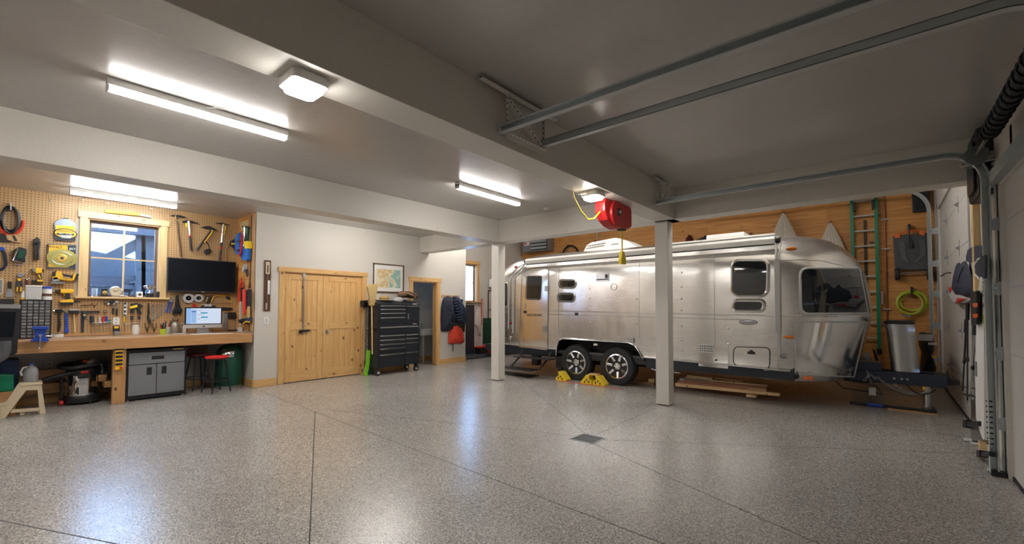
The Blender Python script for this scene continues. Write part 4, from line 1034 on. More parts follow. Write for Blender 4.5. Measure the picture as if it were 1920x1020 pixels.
# wheels
def wheel(x, parent):
    P = Plane('y-', YW+.23)
    w_ = MB(P).lathe((x,WR,0),[(.20,0),(.31,.0),(WR,.04),(WR+.002,.06),(WR+.002,.17),(WR,.19),(.325,.225),(.30,.23),(.235,.228),(.225,.215),(.2,.2)],'w',44).build('tyre','rubber',parent,smooth=True)
    MB(P).lathe((x,WR,.10),[(.21,0),(.215,.09),(.225,.12),(.205,.125),(.195,.10),(.19,.03)],'w',40).build('rim','chrome',w_,smooth=True)
    MB(P).lathe((x,WR,.10),[(.19,0),(.19,.035)],'w',28).build('brake_disc','black',w_)
    sp = MB(P)
    for k in range(7):
        a = 2*math.pi*k/7+.3; c_, s_ = math.cos(a), math.sin(a)
        def q(r_, t_, z_): return (x+r_*c_-t_*s_, WR+r_*s_+t_*c_, z_)
        vs = [q(.05,-.024,.19),q(.05,.024,.19),q(.208,.021,.222),q(.208,-.021,.222),q(.05,-.024,.14),q(.05,.024,.14),q(.208,.021,.16),q(.208,-.021,.16)]
        sp.add(vs,[(0,1,2,3),(4,5,6,7),(0,1,5,4),(1,2,6,5),(2,3,7,6),(3,0,4,7)])
    sp.build('spokes','chrome',w_,bevel=.004)
    MB(P).lathe((x,WR,.17),[(.07,0),(.065,.03),(.045,.045),(.04,.05),(.0,.05)][:4]+[(.001,.05)],'w',24).build('hub_cap','chrome',w_,smooth=True)
    for k in range(6): a = math.pi/3*k; MB(P).cyl((x+.052*math.cos(a),WR+.052*math.sin(a),.20),(x+.052*math.cos(a),WR+.052*math.sin(a),.222),.009,n=6).build('lug_nut','steel',w_)
for x in WHX: wheel(x, TR)
MB().box(WHX[0]-.2,WHX[1]+.2,7.6,7.7,.3,.38).build('axle_frame','black',TR)
# entry step
st = MB().box(-5.95,-5.05,7.0,7.25,.375,.40).build('entry_step','satin',TR,bevel=.008)
MB().box(-6.05,-5.35,6.80,7.06,.15,.175).build('lower_tread','satin',st,bevel=.008)
for x in (-5.93,-5.2): MB().tube([(x,7.3,.5),(x,7.2,.38),(x-.06,6.95,.17)],.02,6).build('step_arm','black',st)
for x in (-5.75,-5.12): MB().box(x,x+.16,7.36,7.5,.2,.5).build('step_bracket','black',st,bevel=.01)
MB().cyl((-4.98,7.3,.18),(-4.98,7.34,.18),.05,n=14).build('stabiliser_wheel','black',TR)
for z in (.31,.36): MB().cyl((-4.95,7.42,z),(-4.6,7.42,z+.02),.014,n=8).build('pipe','chrome',TR)
MB().tube([(-3.1,7.36,.36),(-2.95,7.33,.33),(-2.8,7.33,.345),(-2.6,7.33,.335)],.012,6).build('pipe','chrome',TR)
MB().box(-7.1,-7.05,7.3,9.7,.30,.34).build('rear_bumper_bar','black',TR); MB().box(-6.75,-6.6,7.34,7.36,.5,.56).build('tail_light','red',TR)
# tongue
TY = 8.3
MB().box(-.75,.62,TY-.06,TY+.06,.34,.50).build('tongue_rail','navy',TR,bevel=.008,label='dark A-frame tongue')
MB().box(-.75,.62,TY+.30,TY+.42,.34,.50).build('tongue_rail','navy',TR,bevel=.008)
MB(Plane('y-',TY+.2)).prism([(.5,.36),(.5,.5),(.62,.51),(.66,.46),(.74,.43),(.74,.39),(.6,.37)],0,.2).build('coupler','black',TR,bevel=.01)
MB(Plane('y-',TY)).prism([(.60,.50),(.62,.58),(.63,.6),(.635,.51)],0,.03).build('coupler_lever','black',TR)
for x in (.08,.16,.22): MB(Plane('y-',TY-.06)).lathe((x,.42,0),[(.018,0),(.014,.012)],'w',10).build('bolt','steel',TR)
jk = MB().cyl((.42,TY,.06),(.42,TY,.34),.042,n=16).build('jack_post','steel',TR,smooth=True); MB().cyl((.42,TY,.02),(.42,TY,.07),.06,n=16).build('jack_foot','steel',jk); MB().box(.37,.40,TY-.05,TY-.044,.29,.34).build('jack_collar','yellow',jk)
MB().box(-.62,-.05,TY-.02,TY+.35,.50,.62).build('battery_box',mat('dark blue box',(.015,.025,.05),.4),TR,bevel=.01)
MB().tube([(-.62,TY-.1,.36),(-.5,TY-.1,.22),(-.05,TY-.1,.19),(-.12,TY-.1,.30),(-.62,TY-.1,.36)],.010,6).build('step_loop','black',TR)
def chain(P, name, par, lw=.022, th=.005, material='steel'):
    """individual links along a path"""
    P = [Vector(p) for p in P]; L_ = [0]
    for i in range(1,len(P)): L_.append(L_[-1]+(P[i]-P[i-1]).length)
    n = int(L_[-1]/(lw*1.35)); out = MB()
    for k in range(n):
        s_ = (k+.5)*L_[-1]/n; i = 1
        while L_[i] < s_: i += 1
        c = P[i-1].lerp(P[i],(s_-L_[i-1])/(L_[i]-L_[i-1])); d = (P[i]-P[i-1]).normalized(); a = Vector((0,1,0)) if k%2 else d.cross(Vector((0,1,0))).normalized()
        a = (a-d*a.dot(d)).normalized(); pts = [c+d*(lw*math.cos(t_))+a*(lw*.6*math.sin(t_)) for t_ in [2*math.pi*j/8 for j in range(8)]]
        out.tube(pts, th, 4, True)
    return out.build(name, material, par)
def sag(p, q, s_, n=14): p, q = Vector(p), Vector(q); return [p.lerp(q,i/n)-Vector((0,0,s_*4*(i/n)*(1-i/n))) for i in range(n+1)]
chain(sag((-.10,TY-.09,.42),(.40,TY-.09,.26),.10),'safety_chain',TR); chain(sag((.08,TY-.09,.34),(.42,TY-.09,.28),.07),'safety_chain',TR); chain([(-.22,TY-.09,.50),(-.18,TY-.09,.35),(-.14,TY-.09,.25)],'safety_chain',TR)
chain([(-.25,TY-.12,.36),(-.19,TY-.11,.46),(-.12,TY-.1,.4)],'safety_chain',TR)
MB().tube(sag((.2,TY-.1,.36),(.5,TY-.1,.32),.10),.008,6).build('brake_cable','black',TR)
MB().box(-.20,-.12,TY-.14,TY-.10,.16,.27).build('breakaway_switch','lightgrey',TR,bevel=.008)
# cover on the tongue
t = thing('tank_cover','tall stainless bin-shaped cover with black lid standing on the trailer tongue','bin')
mb = MB(); vs = []; 
def oval(cx, cy, a, b, z, n=28): return [(cx+a*math.copysign(abs(math.cos(q))**(.7),math.cos(q)), cy+b*math.copysign(abs(math.sin(q))**(.7),math.sin(q)), z) for q in [2*math.pi*k/n for k in range(n)]]
def loft(rings):
    N = len(rings[0]); vs = [p for r_ in rings for p in r_]
    return [vs, [(l*N+i,l*N+(i+1)%N,(l+1)*N+(i+1)%N,(l+1)*N+i) for l in range(len(rings)-1) for i in range(N)] + [list(range(N)), list(range((len(rings)-1)*N,len(rings)*N))]]
CYY = TY+.17
MB().add(*loft([oval(.205,CYY,.155,.15,.51),oval(.16,CYY,.160,.155,1.12)])).build('shell','steel',t,smooth=True)
MB().add(*loft([oval(.155,CYY,.164,.157,1.12),oval(.15,CYY,.165,.158,1.19)])).build('collar','steel',t,smooth=True)
MB().add(*loft([oval(.15,CYY,.17,.163,1.185),oval(.15,CYY,.172,.165,1.215),oval(.15,CYY,.15,.14,1.24)])).build('lid','black',t,smooth=True)
# behind the tongue: hitch gear
t = thing('weight_bar_bundle','black bagged hitch gear with small white label standing behind the tongue','bag')
HPn = Plane('y-', 9.6)
blob(HPn,[(1722,625),(1728,622),(1748,625),(1752,640),(1752,655),(1748,665),(1756,690),(1752,705),(1724,705),(1727,660),(1722,645)],-.15,.15,'bag','black',t,fold=.06)
u, v = HPn.at(1736,633,.15); MB(HPn).box(u-.10,u+.08,v-.05,v+.05,.13,.16).build('label_patch','lightgrey',t)
u, v = HPn.at(1747,645,.15); MB(HPn).box(u-.04,u+.06,v-.015,v+.02,.10,.14).build('band','white',t)
t = thing('orange_tipped_rod','thin rod with a yellow tip leaning beside the black bag','rod')
P = HPn; a = P.at(1757,640,.1); b = P.at(1751,668,.1); MB(P).cyl((*a,.1),(*b,.1),.008,n=6).build('rod','tan',t); MB(P).box(b[0]-.03,b[0]+.03,b[1]-.03,b[1]+.01,.08,.12).build('tip','yellow',t)
t = thing('wicker_basket','pale grey woven basket on the dark case behind the tongue','basket')
BP = Plane('y-', 9.9)
blob(BP,[(1615,663),(1622,659),(1629,662),(1634,672),(1632,679),(1616,679),(1612,672)],-.1,.12,'basket',mat('grey weave',(.30,.28,.27),.9,bump=1,bscale=40),t)
t = thing('storage_case','black slanted case standing behind the trailer tongue','case')
MB(BP).pp([(1600,680),(1637,680),(1655,690),(1655,715),(1600,715)],-.3,.1).build('case','black',t,bevel=.02); MB(BP).pp([(1636,655),(1640,655),(1652,690),(1646,694)],-.2,-.1).build('lid','black',t)
t = thing('timber_prop','plain timber board leaning upright on the plywood below the ladder','timber')
MB(PW).pp([(1641,660),(1648,655),(1668,735),(1660,735)],.02,.07).build('board','firz',t)
# lumber under the trailer
LP = Plane('y-', 7.95)
def plank(px0, px1, pyt, pyb, y, mt_, i):
    P = Plane('y-', y); a = P.at(px0,pyt[0]); b = P.at(px1,pyt[1]); c = P.at(px1,pyb[1]); d = P.at(px0,pyb[0])
    o = MB(P).prism([a,b,c,d],-.09,0).build('lumber_board',mt_)
    tag(o, LAB[i], 'board', 'lumber stacked under the trailer')
LAB = ['longest pale board at the bottom front of the lumber under the trailer','reddish board lying on the longest bottom board, left part','pale board end with wide face, right part of the lumber stack','reddish board in the middle layer of the lumber stack',
 'pale grey board on the left of the third layer','long pale board sloping across the upper right of the lumber stack','topmost short pale board at the left of the lumber stack','small orange-brown board peeking at the top of the stack','thin brown board on the top right of the lumber stack']
B = [(1266,1461,(718,738),(724,743),7.55,'paletrimy'),(1270,1400,(714,728),(719,733),7.57,'darkred'),(1350,1437,(722,730),(728,736),7.585,'tan'),(1282,1436,(711,726),(715,730),7.60,'darkred'),
     (1274,1345,(709,716),(714,722),7.64,'lightgrey'),(1330,1438,(712,722),(716,727),7.66,'paletrimy'),(1288,1335,(703,708),(708,714),7.68,'paletrimy'),(1284,1318,(706,709),(709,712),7.7,'tan'),(1340,1392,(707,713),(710,716),7.72,'firx')]
for i, b in enumerate(B): plank(*b, i)
t_ = Plane('y-',7.53); o = MB(t_).pp([(1401,738),(1419,741),(1419,745),(1401,743)],-.12,.02).build('wood_block','paletrimy'); tag(o,'short wood block under the long bottom board','block')
P = Plane('y-',7.75); o = MB(P).pp([(1185,716),(1228,716),(1228,722),(1185,717)],-.09,0).build('lumber_board','tan'); tag(o,'pale board behind the rear tyre, left of the column','board','lumber stacked under the trailer')
o = MB(P).pp([(1217,710),(1228,710),(1228,716),(1217,716)],-.02,.05).build('lumber_board','paletrimy'); tag(o,'short board end resting on another behind the tyre','board','lumber stacked under the trailer')
# chocks
def chock(x, flip, lab, y=7.25):
    s_ = -1 if flip else 1
    t = thing('wheel_chock', lab, 'chock', 'yellow wheel chocks'); P = Plane('y-', y)
    pr = [(0,0),(.24,0),(.24,.03),(.12,.17),(.05,.17),(.07,.10),(0,.05)]
    MB(P).prism([(x+s_*a,b+.001) for a,b in pr],0,.17).build('wedge','bright',t,bevel=.004)
    for a,b in ((.06,.03),(.11,.06),(.15,.02)): MB(P).box(x+s_*a-.012,x+s_*a+.012,b,b+.035,.17,.173).build('slot','black',t)
chock(-4.92,False,'yellow wheel chock left of the left tyre, the leftmost one',7.24); chock(-4.12,True,'yellow wheel chock between the tyres, against the left tyre',7.24); chock(-4.10,False,'yellow wheel chock between the tyres, against the right tyre',7.24)
o = MB().box(-4.20,-4.02,7.10,7.20,.172,.195).build('wood_block','paletrimy'); tag(o,'small wood block lying on the chocks between the tyres','block')
o = MB().box(-4.85,-3.5,7.01,7.05,.0005,.004).build('floor_tape','red'); tag(o,'thin red tape strip on the floor along the tyres','tape')
t = thing('torque_wrench','long black bar with blue label lying on the floor by the jack','bar')
a = Vector((-.42,8.12,.03)); b = Vector((.50,8.14,.03)); MB().tube([a,b],.022,8).build('bar','black',t); MB().tube([a.lerp(b,.22),a.lerp(b,.40)],.025,8).build('sticker','blue',t); MB().box(.36,.50,8.08,8.2,.002,.05).build('pad','black',t)
o = MB().box(.0,.50,8.05,8.11,.0,.018).build('wood_strip','tan'); tag(o,'thin wood strip on the floor beside the black bar','board')
o = MB().box(-6.4,-5.5,6.95,7.3,.0005,.012).build('floor_mat','black'); tag(o,'flat black mat on the floor below the trailer step','mat')

# ------------------------------------------------------------------ workbench
BT = .962
def onz(px, py, z): 
    d = ray(px, py); return EYE + d*((z-EYE.z)/d.z)
t = thing('workbench','long wooden workbench with thick knotty fascia under the pegboard','workbench')
MB().box(EX+.021,-8.50,CY0+.2,2.868,BT-.03,BT).build('worktop','benchtop',t,bevel=.003)
MB().box(-8.50,-8.46,CY0+.2,2.868,BT-.165,BT-.002).build('fascia','firy',t,bevel=.004)
MB().box(-9.0,-8.96,CY0+.2,2.868,BT-.16,BT-.03).build('bearer','firy',t)
MB().box(EX,EX+.04,CY0+.2,2.868,BT-.16,BT-.03).build('wall_bearer','firy',t)
MB().box(-8.60,-8.51,1.055,1.20,.001,BT-.165).build('leg','firz',t,bevel=.003)
MB().box(-8.60,-8.51,-1.6,-1.5,.001,BT-.165).build('leg','firz',t)
# timber on the floor below
for i,(x0,x1,y0,y1,z0,z1,l) in enumerate(((-9.35,-9.22,-1.2,1.0,.36,.50,'long timber on edge below the bench, the upper one'),(-9.35,-9.20,-1.2,1.02,.16,.30,'long timber below the bench, the lower one'),(-9.2,-8.9,.95,1.05,.30,.40,'short timber end behind the shop vacuum, upper'),(-9.1,-8.75,1.0,1.09,.22,.31,'short timber end beside the bench leg'))):
    o = MB().box(x0,x1,y0,y1,z0,z1).build('timber','firy' if i<2 else 'firx',bevel=.003); tag(o,l,'timber','timbers stored under the workbench')
for y in (-1.0,.9): o = MB().box(-9.35,-9.2,y-.05,y+.05,.0,.16).build('timber_block','firx'); tag(o,'timber block on the floor carrying the stored timbers, '+('far left' if y<0 else 'by the shop vacuum'),'block')
for y in (-1.0,.9): o = MB().box(-9.35,-9.22,y-.05,y+.05,.30,.36).build('timber_block','firx'); tag(o,'small spacer block between the two long timbers, '+('far left' if y<0 else 'by the shop vacuum'),'block')
# wall socket below the bench
t = thing('wall_outlet','white wall outlet on the wall below the bench behind the vacuum','outlet'); OW = Plane('x+',EX)
u,v = OW.at(92,686); MB(OW).box(u-.04,u+.04,v-.06,v+.06,0,.008).build('plate','white',t,bevel=.002); MB(OW).box(u-.02,u+.02,v-.04,v-.01,.008,.012).build('socket','lightgrey',t); MB(OW).box(u-.02,u+.02,v+.01,v+.04,.008,.012).build('socket','lightgrey',t)
# ------------------------------------------------------------------ hung tools on the pegboard
def pk(px, w0, w1, name, material, par, bevel=.003, **k): return MB(PEGW).pp(px, w0, w1).build(name, material, par, bevel=bevel, **k)
def pt(x, y, w=.03): return (*PEGW.at(x, y, w), w)
def ptube(L_, r, name, material, par, w=.03, n=8): return MB(PEGW).tube([pt(x,y,w) for x,y in L_], r, n).build(name, material, par, smooth=True)
def coil(cx, cy, rx, ry, n, mt_, name, label, seed):
    t = thing(name, label, 'cord'); rnd = random.Random(seed)
    for k in range(n):
        c = pt(cx+rnd.uniform(-1.5,1.5), cy+rnd.uniform(-1.5,1.5), .015+.016*(k%4)); a = (PEGW.at(cx+rx,cy)[0]-PEGW.at(cx-rx,cy)[0])/2*(1-.05*(k%4)); b_ = abs(PEGW.at(cx,cy+ry)[1]-PEGW.at(cx,cy-ry)[1])/2*(1-.05*((k+1)%4))
        P = [(c[0]+a*math.cos(q)*(1+.03*math.sin(3*q+k)), c[1]+b_*math.sin(q)*(1+.04*math.sin(2*q+k)), c[2]) for q in [2*math.pi*j/28 for j in range(28)]]
        MB(PEGW).tube(P,.009,6,True).build('loop',mt_,t,smooth=True)
    return t
t = coil(20,412,17.5,25,9,'black','cord_coil','black extension cord coiled on the pegboard at the far left',1); pk([(19,380),(22,380),(22,395),(19,395)],0,.1,'hook','steel',t)
t = coil(20,420,23,17,0,'redfab','cord_coil','orange-red cord coiled below the black one on the pegboard',2)
for k in range(8):
    P = [pt(20+ (22+k*.4)*math.cos(q), 417+(17+k*1.1)*math.sin(q)*(1 if math.sin(q)<0 else 1), .012+.008*(k%3)) for q in [math.pi*(-.06+1.12*j/20) for j in range(21)]]
    MB(PEGW).tube(P,.009,6).build('loop','redfab',t,smooth=True)
t = thing('hand_saw','hand saw with tan wooden handle below the coiled cords','saw')
pk([(11,440),(39,440),(38,444),(34,443),(41,455),(33,455),(22,453),(13,449)],.01,.035,'handle','tan',t); pk([(22,441),(28,442),(33,452),(27,452)],.035,.037,'handle_opening','black',t,0)
pk([(-40,428),(12,441),(20,455),(-40,452)],.018,.021,'blade','black',t,0)
for x,y in ((15,447),(21,451)): MB(PEGW).lathe((*PEGW.at(x,y,.035),.035),[(.008,0),(.006,.003)],'w',8).build('bolt','chrome',t)
t = thing('clamp_pair','black spring clamp hanging between the saw and the boxed blades','clamp')
pk([(63,450),(68,445),(74,447),(76,455),(74,470),(74,487),(70,488),(69,470),(67,488),(64,487),(64,468),(62,458)],.01,.06,'jaw','black',t,.006); MB(PEGW).cyl(pt(69,456,.0),pt(69,456,.085),.02,n=12).build('pivot','satin',t)
t = thing('sheet_sander','black hand sander with silver frame hanging tilted on the pegboard','sander')
pk([(26,468),(37,463),(50,467),(50,475),(47,492),(25,488),(23,484)],.01,.07,'body','black',t,.008); ptube([(34,466),(24,488),(38,492),(48,493),(48,480)],.006,'frame','chrome',t,.085); pk([(35,469),(46,471),(42,486),(32,484)],.07,.08,'pad','darkgreen',t)
MB(PEGW).box(*PEGW.rect(28,495,42,497),0,.02).build('shelf_hook','steel',t)
t = thing('hack_saw','blue-framed hacksaw at the far left edge of the pegboard','saw')
ptube([(-12,464),(4,466),(9,478),(11,496),(6,504),(-10,508)],.018,'frame','navyfab',t,.03); pk([(-6,463),(8,464),(9,470),(-4,469)],.0,.05,'handle','blue',t); ptube([(-12,509),(4,508),(9,505)],.005,'blade','chrome',t)
t = thing('blade_pack','round saw blade in clear case with yellow card, the higher one','package')
pk([(103,422),(107,417),(113,413),(122,411),(131,413),(139,419),(142,423),(143,447),(140,453),(106,451),(102,447)],0,.03,'clear_case','clear',t)
MB(PEGW).lathe((*PEGW.at(123,425,.032),.030),[(.12,0),(.118,.003),(.01,.004)],'w',30).build('blade',mat('blade blue steel',(.15,.19,.24),.3,.6),t)
pk([(104,422),(141,424),(141,450),(105,449)],.036,.040,'card','yellow',t,0); cu, cv = PEGW.at(123,438,.04)
q = pk([(105,440),(141,442),(141,450),(105,449)],.040,.0415,'dark_print','navy',t,0)
MB(PEGW).lathe((cu,cv,.0415),[(.125,0),(.12,.002)],'w',30,1,.62).build('ring_print','black',t); MB(PEGW).lathe((cu,cv,.0435),[(.112,0),(.11,.001)],'w',30,1,.58).build('oval_print','yellow',t); pk([(111,440),(136,441),(132,447),(116,446)],.0445,.0455,'oval_lower','lightgrey',t,0); pk([(106,437),(139,438.5),(139,441.5),(106,440)],.0455,.0465,'band','black',t,0)
text('DEWALT',.042,PEGW,cu+.0,cv+.035,.046,'black',t); text('60T  12 IN',.03,PEGW,cu,cv-.003,.0466,'white',t); pk([(117,409),(128,409),(128,413),(117,413)],.0,.03,'hook','black',t)
t = thing('blade_pack','square clear pack with yellow card and round saw blade, the lower one','package')
pk([(89,457),(143,459),(142,505),(88,503)],0,.03,'clear_case','clear',t); pk([(92,459),(127,460),(127,502),(91,500)],.030,.034,'card','yellow',t,0); pk([(127,460),(142,461),(141,503),(127,502)],.030,.034,'card_side','navy',t,0)
cu, cv = PEGW.at(116.5,484,.04); 
P = []
for k in range(72): a = 2*math.pi*k/72; r_ = .158 if k%3 else .165; P.append((cu+r_*math.cos(a), cv+r_*math.sin(a)*.86))
MB(PEGW).prism(P,.036,.041).build('blade',mat('blade gold',(.42,.38,.12),.3,.8),t); MB(PEGW).ring((cu,cv,.041),.11,.003,'w',30,.86).build('blade_ring','steel',t); MB(PEGW).lathe((cu,cv,.041),[(.055,0),(.05,.003)],'w',20).build('hub_print','brass',t); MB(PEGW).lathe((cu,cv,.044),[(.02,0),(.018,.004)],'w',10).build('arbor_hole','black',t)
u,v = PEGW.at(102,463,.036); text('DEWALT',.04,PEGW,u,v,.036,'black',t); u,v = PEGW.at(136,467,.036); text('80T',.045,PEGW,u,v,.036,'white',t)
t = thing('impact_driver','yellow and black cordless impact driver hanging left of the jigsaw','drill')
pk([(66,502),(80,503),(82,507),(80,512),(68,513),(66,510)],.01,.07,'body','yellow',t,.01); pk([(60,504),(66,503),(67,512),(62,510)],.015,.065,'nose','grey',t,.006); ptube([(56,506),(60,506)],.008,'chuck','black',t,.04)
pk([(70,512),(77,513),(79,523),(73,524)],.02,.06,'grip','black',t,.006); pk([(71,515),(74,514),(77,522),(75,523)],.06,.064,'grip_inlay','yellow',t,0); pk([(60,525),(79,526),(81,530),(60,531)],.005,.085,'battery','black',t,.006); pk([(70,524),(81,525),(81,528),(70,528)],.085,.09,'battery_cap','yellow',t,0); pk([(79,504),(82,505),(82,510),(79,511)],.02,.075,'rear_cap','black',t)
t = thing('jigsaw','yellow and black cordless jigsaw hanging on the pegboard','saw')
pk([(100,512),(108,508),(114,509),(116,515),(133,518),(140,513),(146,514),(143,522),(136,527),(122,526),(112,524),(98,526),(97,520)],.01,.08,'body','yellow',t,.01)
pk([(99,510),(105,508),(104,518),(98,519)],.02,.085,'front','black',t,.006); pk([(117,513),(135,516),(138,512),(136,522),(126,521),(118,517)],.08,.088,'handle_grip','black',t); pk([(118,518),(133,520),(128,523),(118,521)],.088,.089,'handle_opening','tan',t,0)
pk([(143,513),(148,514),(144,525),(139,524)],.01,.09,'battery','black',t,.006); pk([(97,521),(107,519),(113,527),(98,528)],.03,.08,'blade_guard','steel',t); pk([(96,528),(122,529),(122,532),(95,532)],.0,.10,'shoe','chrome',t)
t = thing('cordless_drill','yellow cordless drill with black battery hanging under the window corner','drill')
pk([(113,542),(136,542),(139,545),(136,550),(113,550)],.01,.08,'body','yellow',t,.012); pk([(103,544),(113,542),(113,550),(104,548)],.02,.07,'chuck','black',t,.008); ptube([(99,546),(103,546)],.008,'bit','steel',t,.045)
pk([(120,549),(130,549),(133,563),(125,563)],.02,.065,'grip','black',t,.006); pk([(119,549),(122,549),(124,555),(120,555)],.03,.06,'trigger','yellow',t); pk([(113,563),(134,561),(138,564),(137,567),(112,567)],.0,.09,'battery_top','yellow',t,.004); pk([(113,567),(138,566),(137,571),(114,572)],.0,.088,'battery','black',t,.004)
t = thing('putty_knife','wide putty knife with black handle at the left of the pegboard','knife')
pk([(15,528),(22,528),(22,541),(15,541)],.005,.03,'handle','black',t,.004); pk([(15,541),(21,541),(25,552),(24,557),(10,557),(11,550)],.012,.015,'blade','steel',t,0)
t = thing('bristle_pad','tan-edged scrubbing pad at the far left edge of the pegboard','pad'); pk([(-10,522),(5,522),(7,525),(6,549),(4,553),(-10,553)],0,.03,'pad','beige',t,.005); pk([(-10,525),(4,525),(3,549),(-10,549)],.03,.04,'bristles','grey',t,0)
t = thing('tin_snips','tin snips with grey and yellow handles hanging by the glue bottle','snips')
pk([(32,513),(40,512),(47,515),(40,521),(33,520)],.01,.03,'head','steel',t); pk([(32,522),(36,522),(34,548),(30,547),(30,534)],.01,.035,'handle','navy',t,.004); pk([(37,522),(42,522),(43,535),(40,548),(37,548),(39,534)],.01,.035,'handle','navy',t,.004)
for a in ([(31.5,538),(34,538),(33,547),(30.5,547)],[(38,538),(41,538),(40,547),(37.5,547)],[(32,522),(41,522),(39,527),(34,527)]): pk(a,.035,.038,'yellow_grip','yellow',t,0)
t = thing('utility_knife','dark red utility knife hanging between the snips and the impact driver','knife'); pk([(49,521),(54,523),(52,537),(48,536)],.005,.03,'handle',mat('maroon grip',(.10,.01,.02),.5),t,.004); MB(PEGW).ring(pt(52,523,.03),.012,.003,'w',12).build('ring','chrome',t)
# top of the organiser
OG = Plane('x+', -9.06)
def og(px, w0, w1, name, mt_, par, bevel=.004): return MB(OG).pp(px, w0, w1).build(name, mt_, par, bevel=bevel)
r = OG.rect(36,562,97,632); r[2] = BT
t = thing('parts_organiser','black small-parts organiser with rows of clear drawers on the bench','organiser')
MB(OG).box(r[0],r[1],r[2],r[3],-.14,-.004).build('cabinet','black',t)
nc, nr = 5, 12; cw, ch = (r[1]-r[0]-.03)/nc, (r[3]-r[2]-.03)/nr
for i in range(nc): MB(OG).box(r[0]+.015+i*cw-.003,r[0]+.015+i*cw+.003,r[2],r[3],-.004,.004).build('divider','black',t)
dfm = mat('smoked drawer',(.17,.175,.18),.25)
d0 = None
for j in range(nr):
    for i in range(nc):
        u, v = r[0]+.015+i*cw, r[2]+.015+j*ch
        d_ = MB(OG).box(u+.006,u+cw-.006,v+.005,v+ch-.006,-.004,.003).build('drawer',dfm if (i*7+j*3)%4 else mat('smoked drawer pale',(.25,.25,.25),.25),t)
        MB(OG).box(u+.02,u+cw-.02,v+.012,v+.020,.003,.010).build('pull','grey',d_)
t = thing('storage_tub','translucent white plastic tub on top of the drawer organiser','tub'); zt_ = r[3]+.001
a, b_ = OG.at(48,550)[0], OG.at(78.5,550)[0]; tp = OG.at(60,535)[1]
MB(OG).rr(a,b_,zt_,tp-.02,-.13,-.01,.01).build('body','lightgrey',t,bevel=.012); MB(OG).box(a-.005,b_+.005,tp-.02,tp,-.135,-.005).build('lid','white',t,bevel=.005)
t = thing('supply_canister','white printed canister with blue lid on top of the organiser','canister'); a, b_ = OG.at(80,550)[0], OG.at(98.5,550)[0]; c = (a+b_)/2; h_ = OG.at(88,540)[1]
MB(OG).lathe((c,0,-.07),[((b_-a)/2,zt_),((b_-a)/2,h_-.01)],'v',22).build('body','white',t,smooth=True); MB(OG).lathe((c,0,-.07),[((b_-a)/2+.003,h_-.01),((b_-a)/2+.003,h_+.02),(.02,h_+.023)],'v',22).build('lid','blue',t,smooth=True)
MB(OG).lathe((c,0,-.07),[((b_-a)/2+.001,zt_+.05),((b_-a)/2+.001,zt_+.09)],'v',22).build('printed_band','brown',t)
t = thing('glue_bottle','small glue bottle with yellow base at the left of the organiser top','bottle'); u, v = OG.at(44,560)[0], zt_
MB(OG).lathe((u,v,-.06),[(.022,0),(.022,.025)],'v',12).build('base','yellow',t); MB(OG).lathe((u,v+.025,-.06),[(.022,0),(.02,.05),(.007,.09),(.004,.10)],'v',12).build('body','white',t,smooth=True)
# black tool case left
t = thing('tool_case','black moulded tool case lying at the left end of the bench wall','case')
CP = Plane('x+',-9.05); rr2 = CP.rect(-16,560,27,580); MB(CP).box(rr2[0],rr2[1],rr2[2]-.04,rr2[3],-.2,.0).build('case','black',t,bevel=.01); MB(CP).box(rr2[0]+.05,rr2[1]-.06,rr2[2]+.04,rr2[2]+.055,0,.006).build('ridge','satin',t)
MB(CP).box(rr2[0]-.0,rr2[1],BT,rr2[2]-.041,-.2,-.02).build('case_base','satin',t)
# machine at the left edge
t = thing('machine_cabinet','black machine cabinet with grey top edge and grey pipe at the left frame edge','machine')
P = Plane('x+', -8.25)
r3 = P.rect(-60,571,38,664); MB(P).pp([(-60,575),(38,578),(32,660),(28,664),(-60,672)],-.19,0).build('cabinet','black',t,bevel=.012); MB(P).pp([(-60,570),(39,571),(38,579),(-60,577)],-.19,.01).build('top_edge','grey',t,bevel=.006); MB(P).pp([(-60,583),(30,585),(25,632),(-60,634)],0,.006).build('front_panel','screen',t)
MB(P).tube([(*P.at(10,640,.1),.1),(*P.at(10,657,.1),.1),(*P.at(6,668,.1),.1),(*P.at(-4,674,.1),.1),(*P.at(-40,676,.1),.1)],.05,14).build('pipe',mat('dark grey pipe',(.09,.09,.10),.4),t,smooth=True)
MB(P).box(*P.rect(-50,672,-20,782),-.19,-.1).build('leg','black',t)
t = thing('blue_tub','dark blue plastic tub standing on the floor at the left edge','tub'); P = Plane('x+', -8.75)
r3 = P.rect(-30,658,34,716); MB(P).pp([(-30,672),(36,672),(33,742),(-30,745)],-.4,0).build('body',mat('deep blue',(.01,.03,.10),.5),t,bevel=.02)
P = Plane('x+', -8.6); t = thing('green_box','dark green box standing at the left edge by the blue tub','box'); MB(P).pp([(-30,700),(26,701),(26,732),(-30,734)],-.2,0).build('body','green',t,bevel=.015)
t = thing('wood_wedge','low timber shelf on the floor carrying the green box','shelf'); q = P.at(20,733); MB(P).box(P.at(-30,740)[0],P.at(30,740)[0],0.001,q[1]-.005,-.25,0.02).build('board','firy',t)
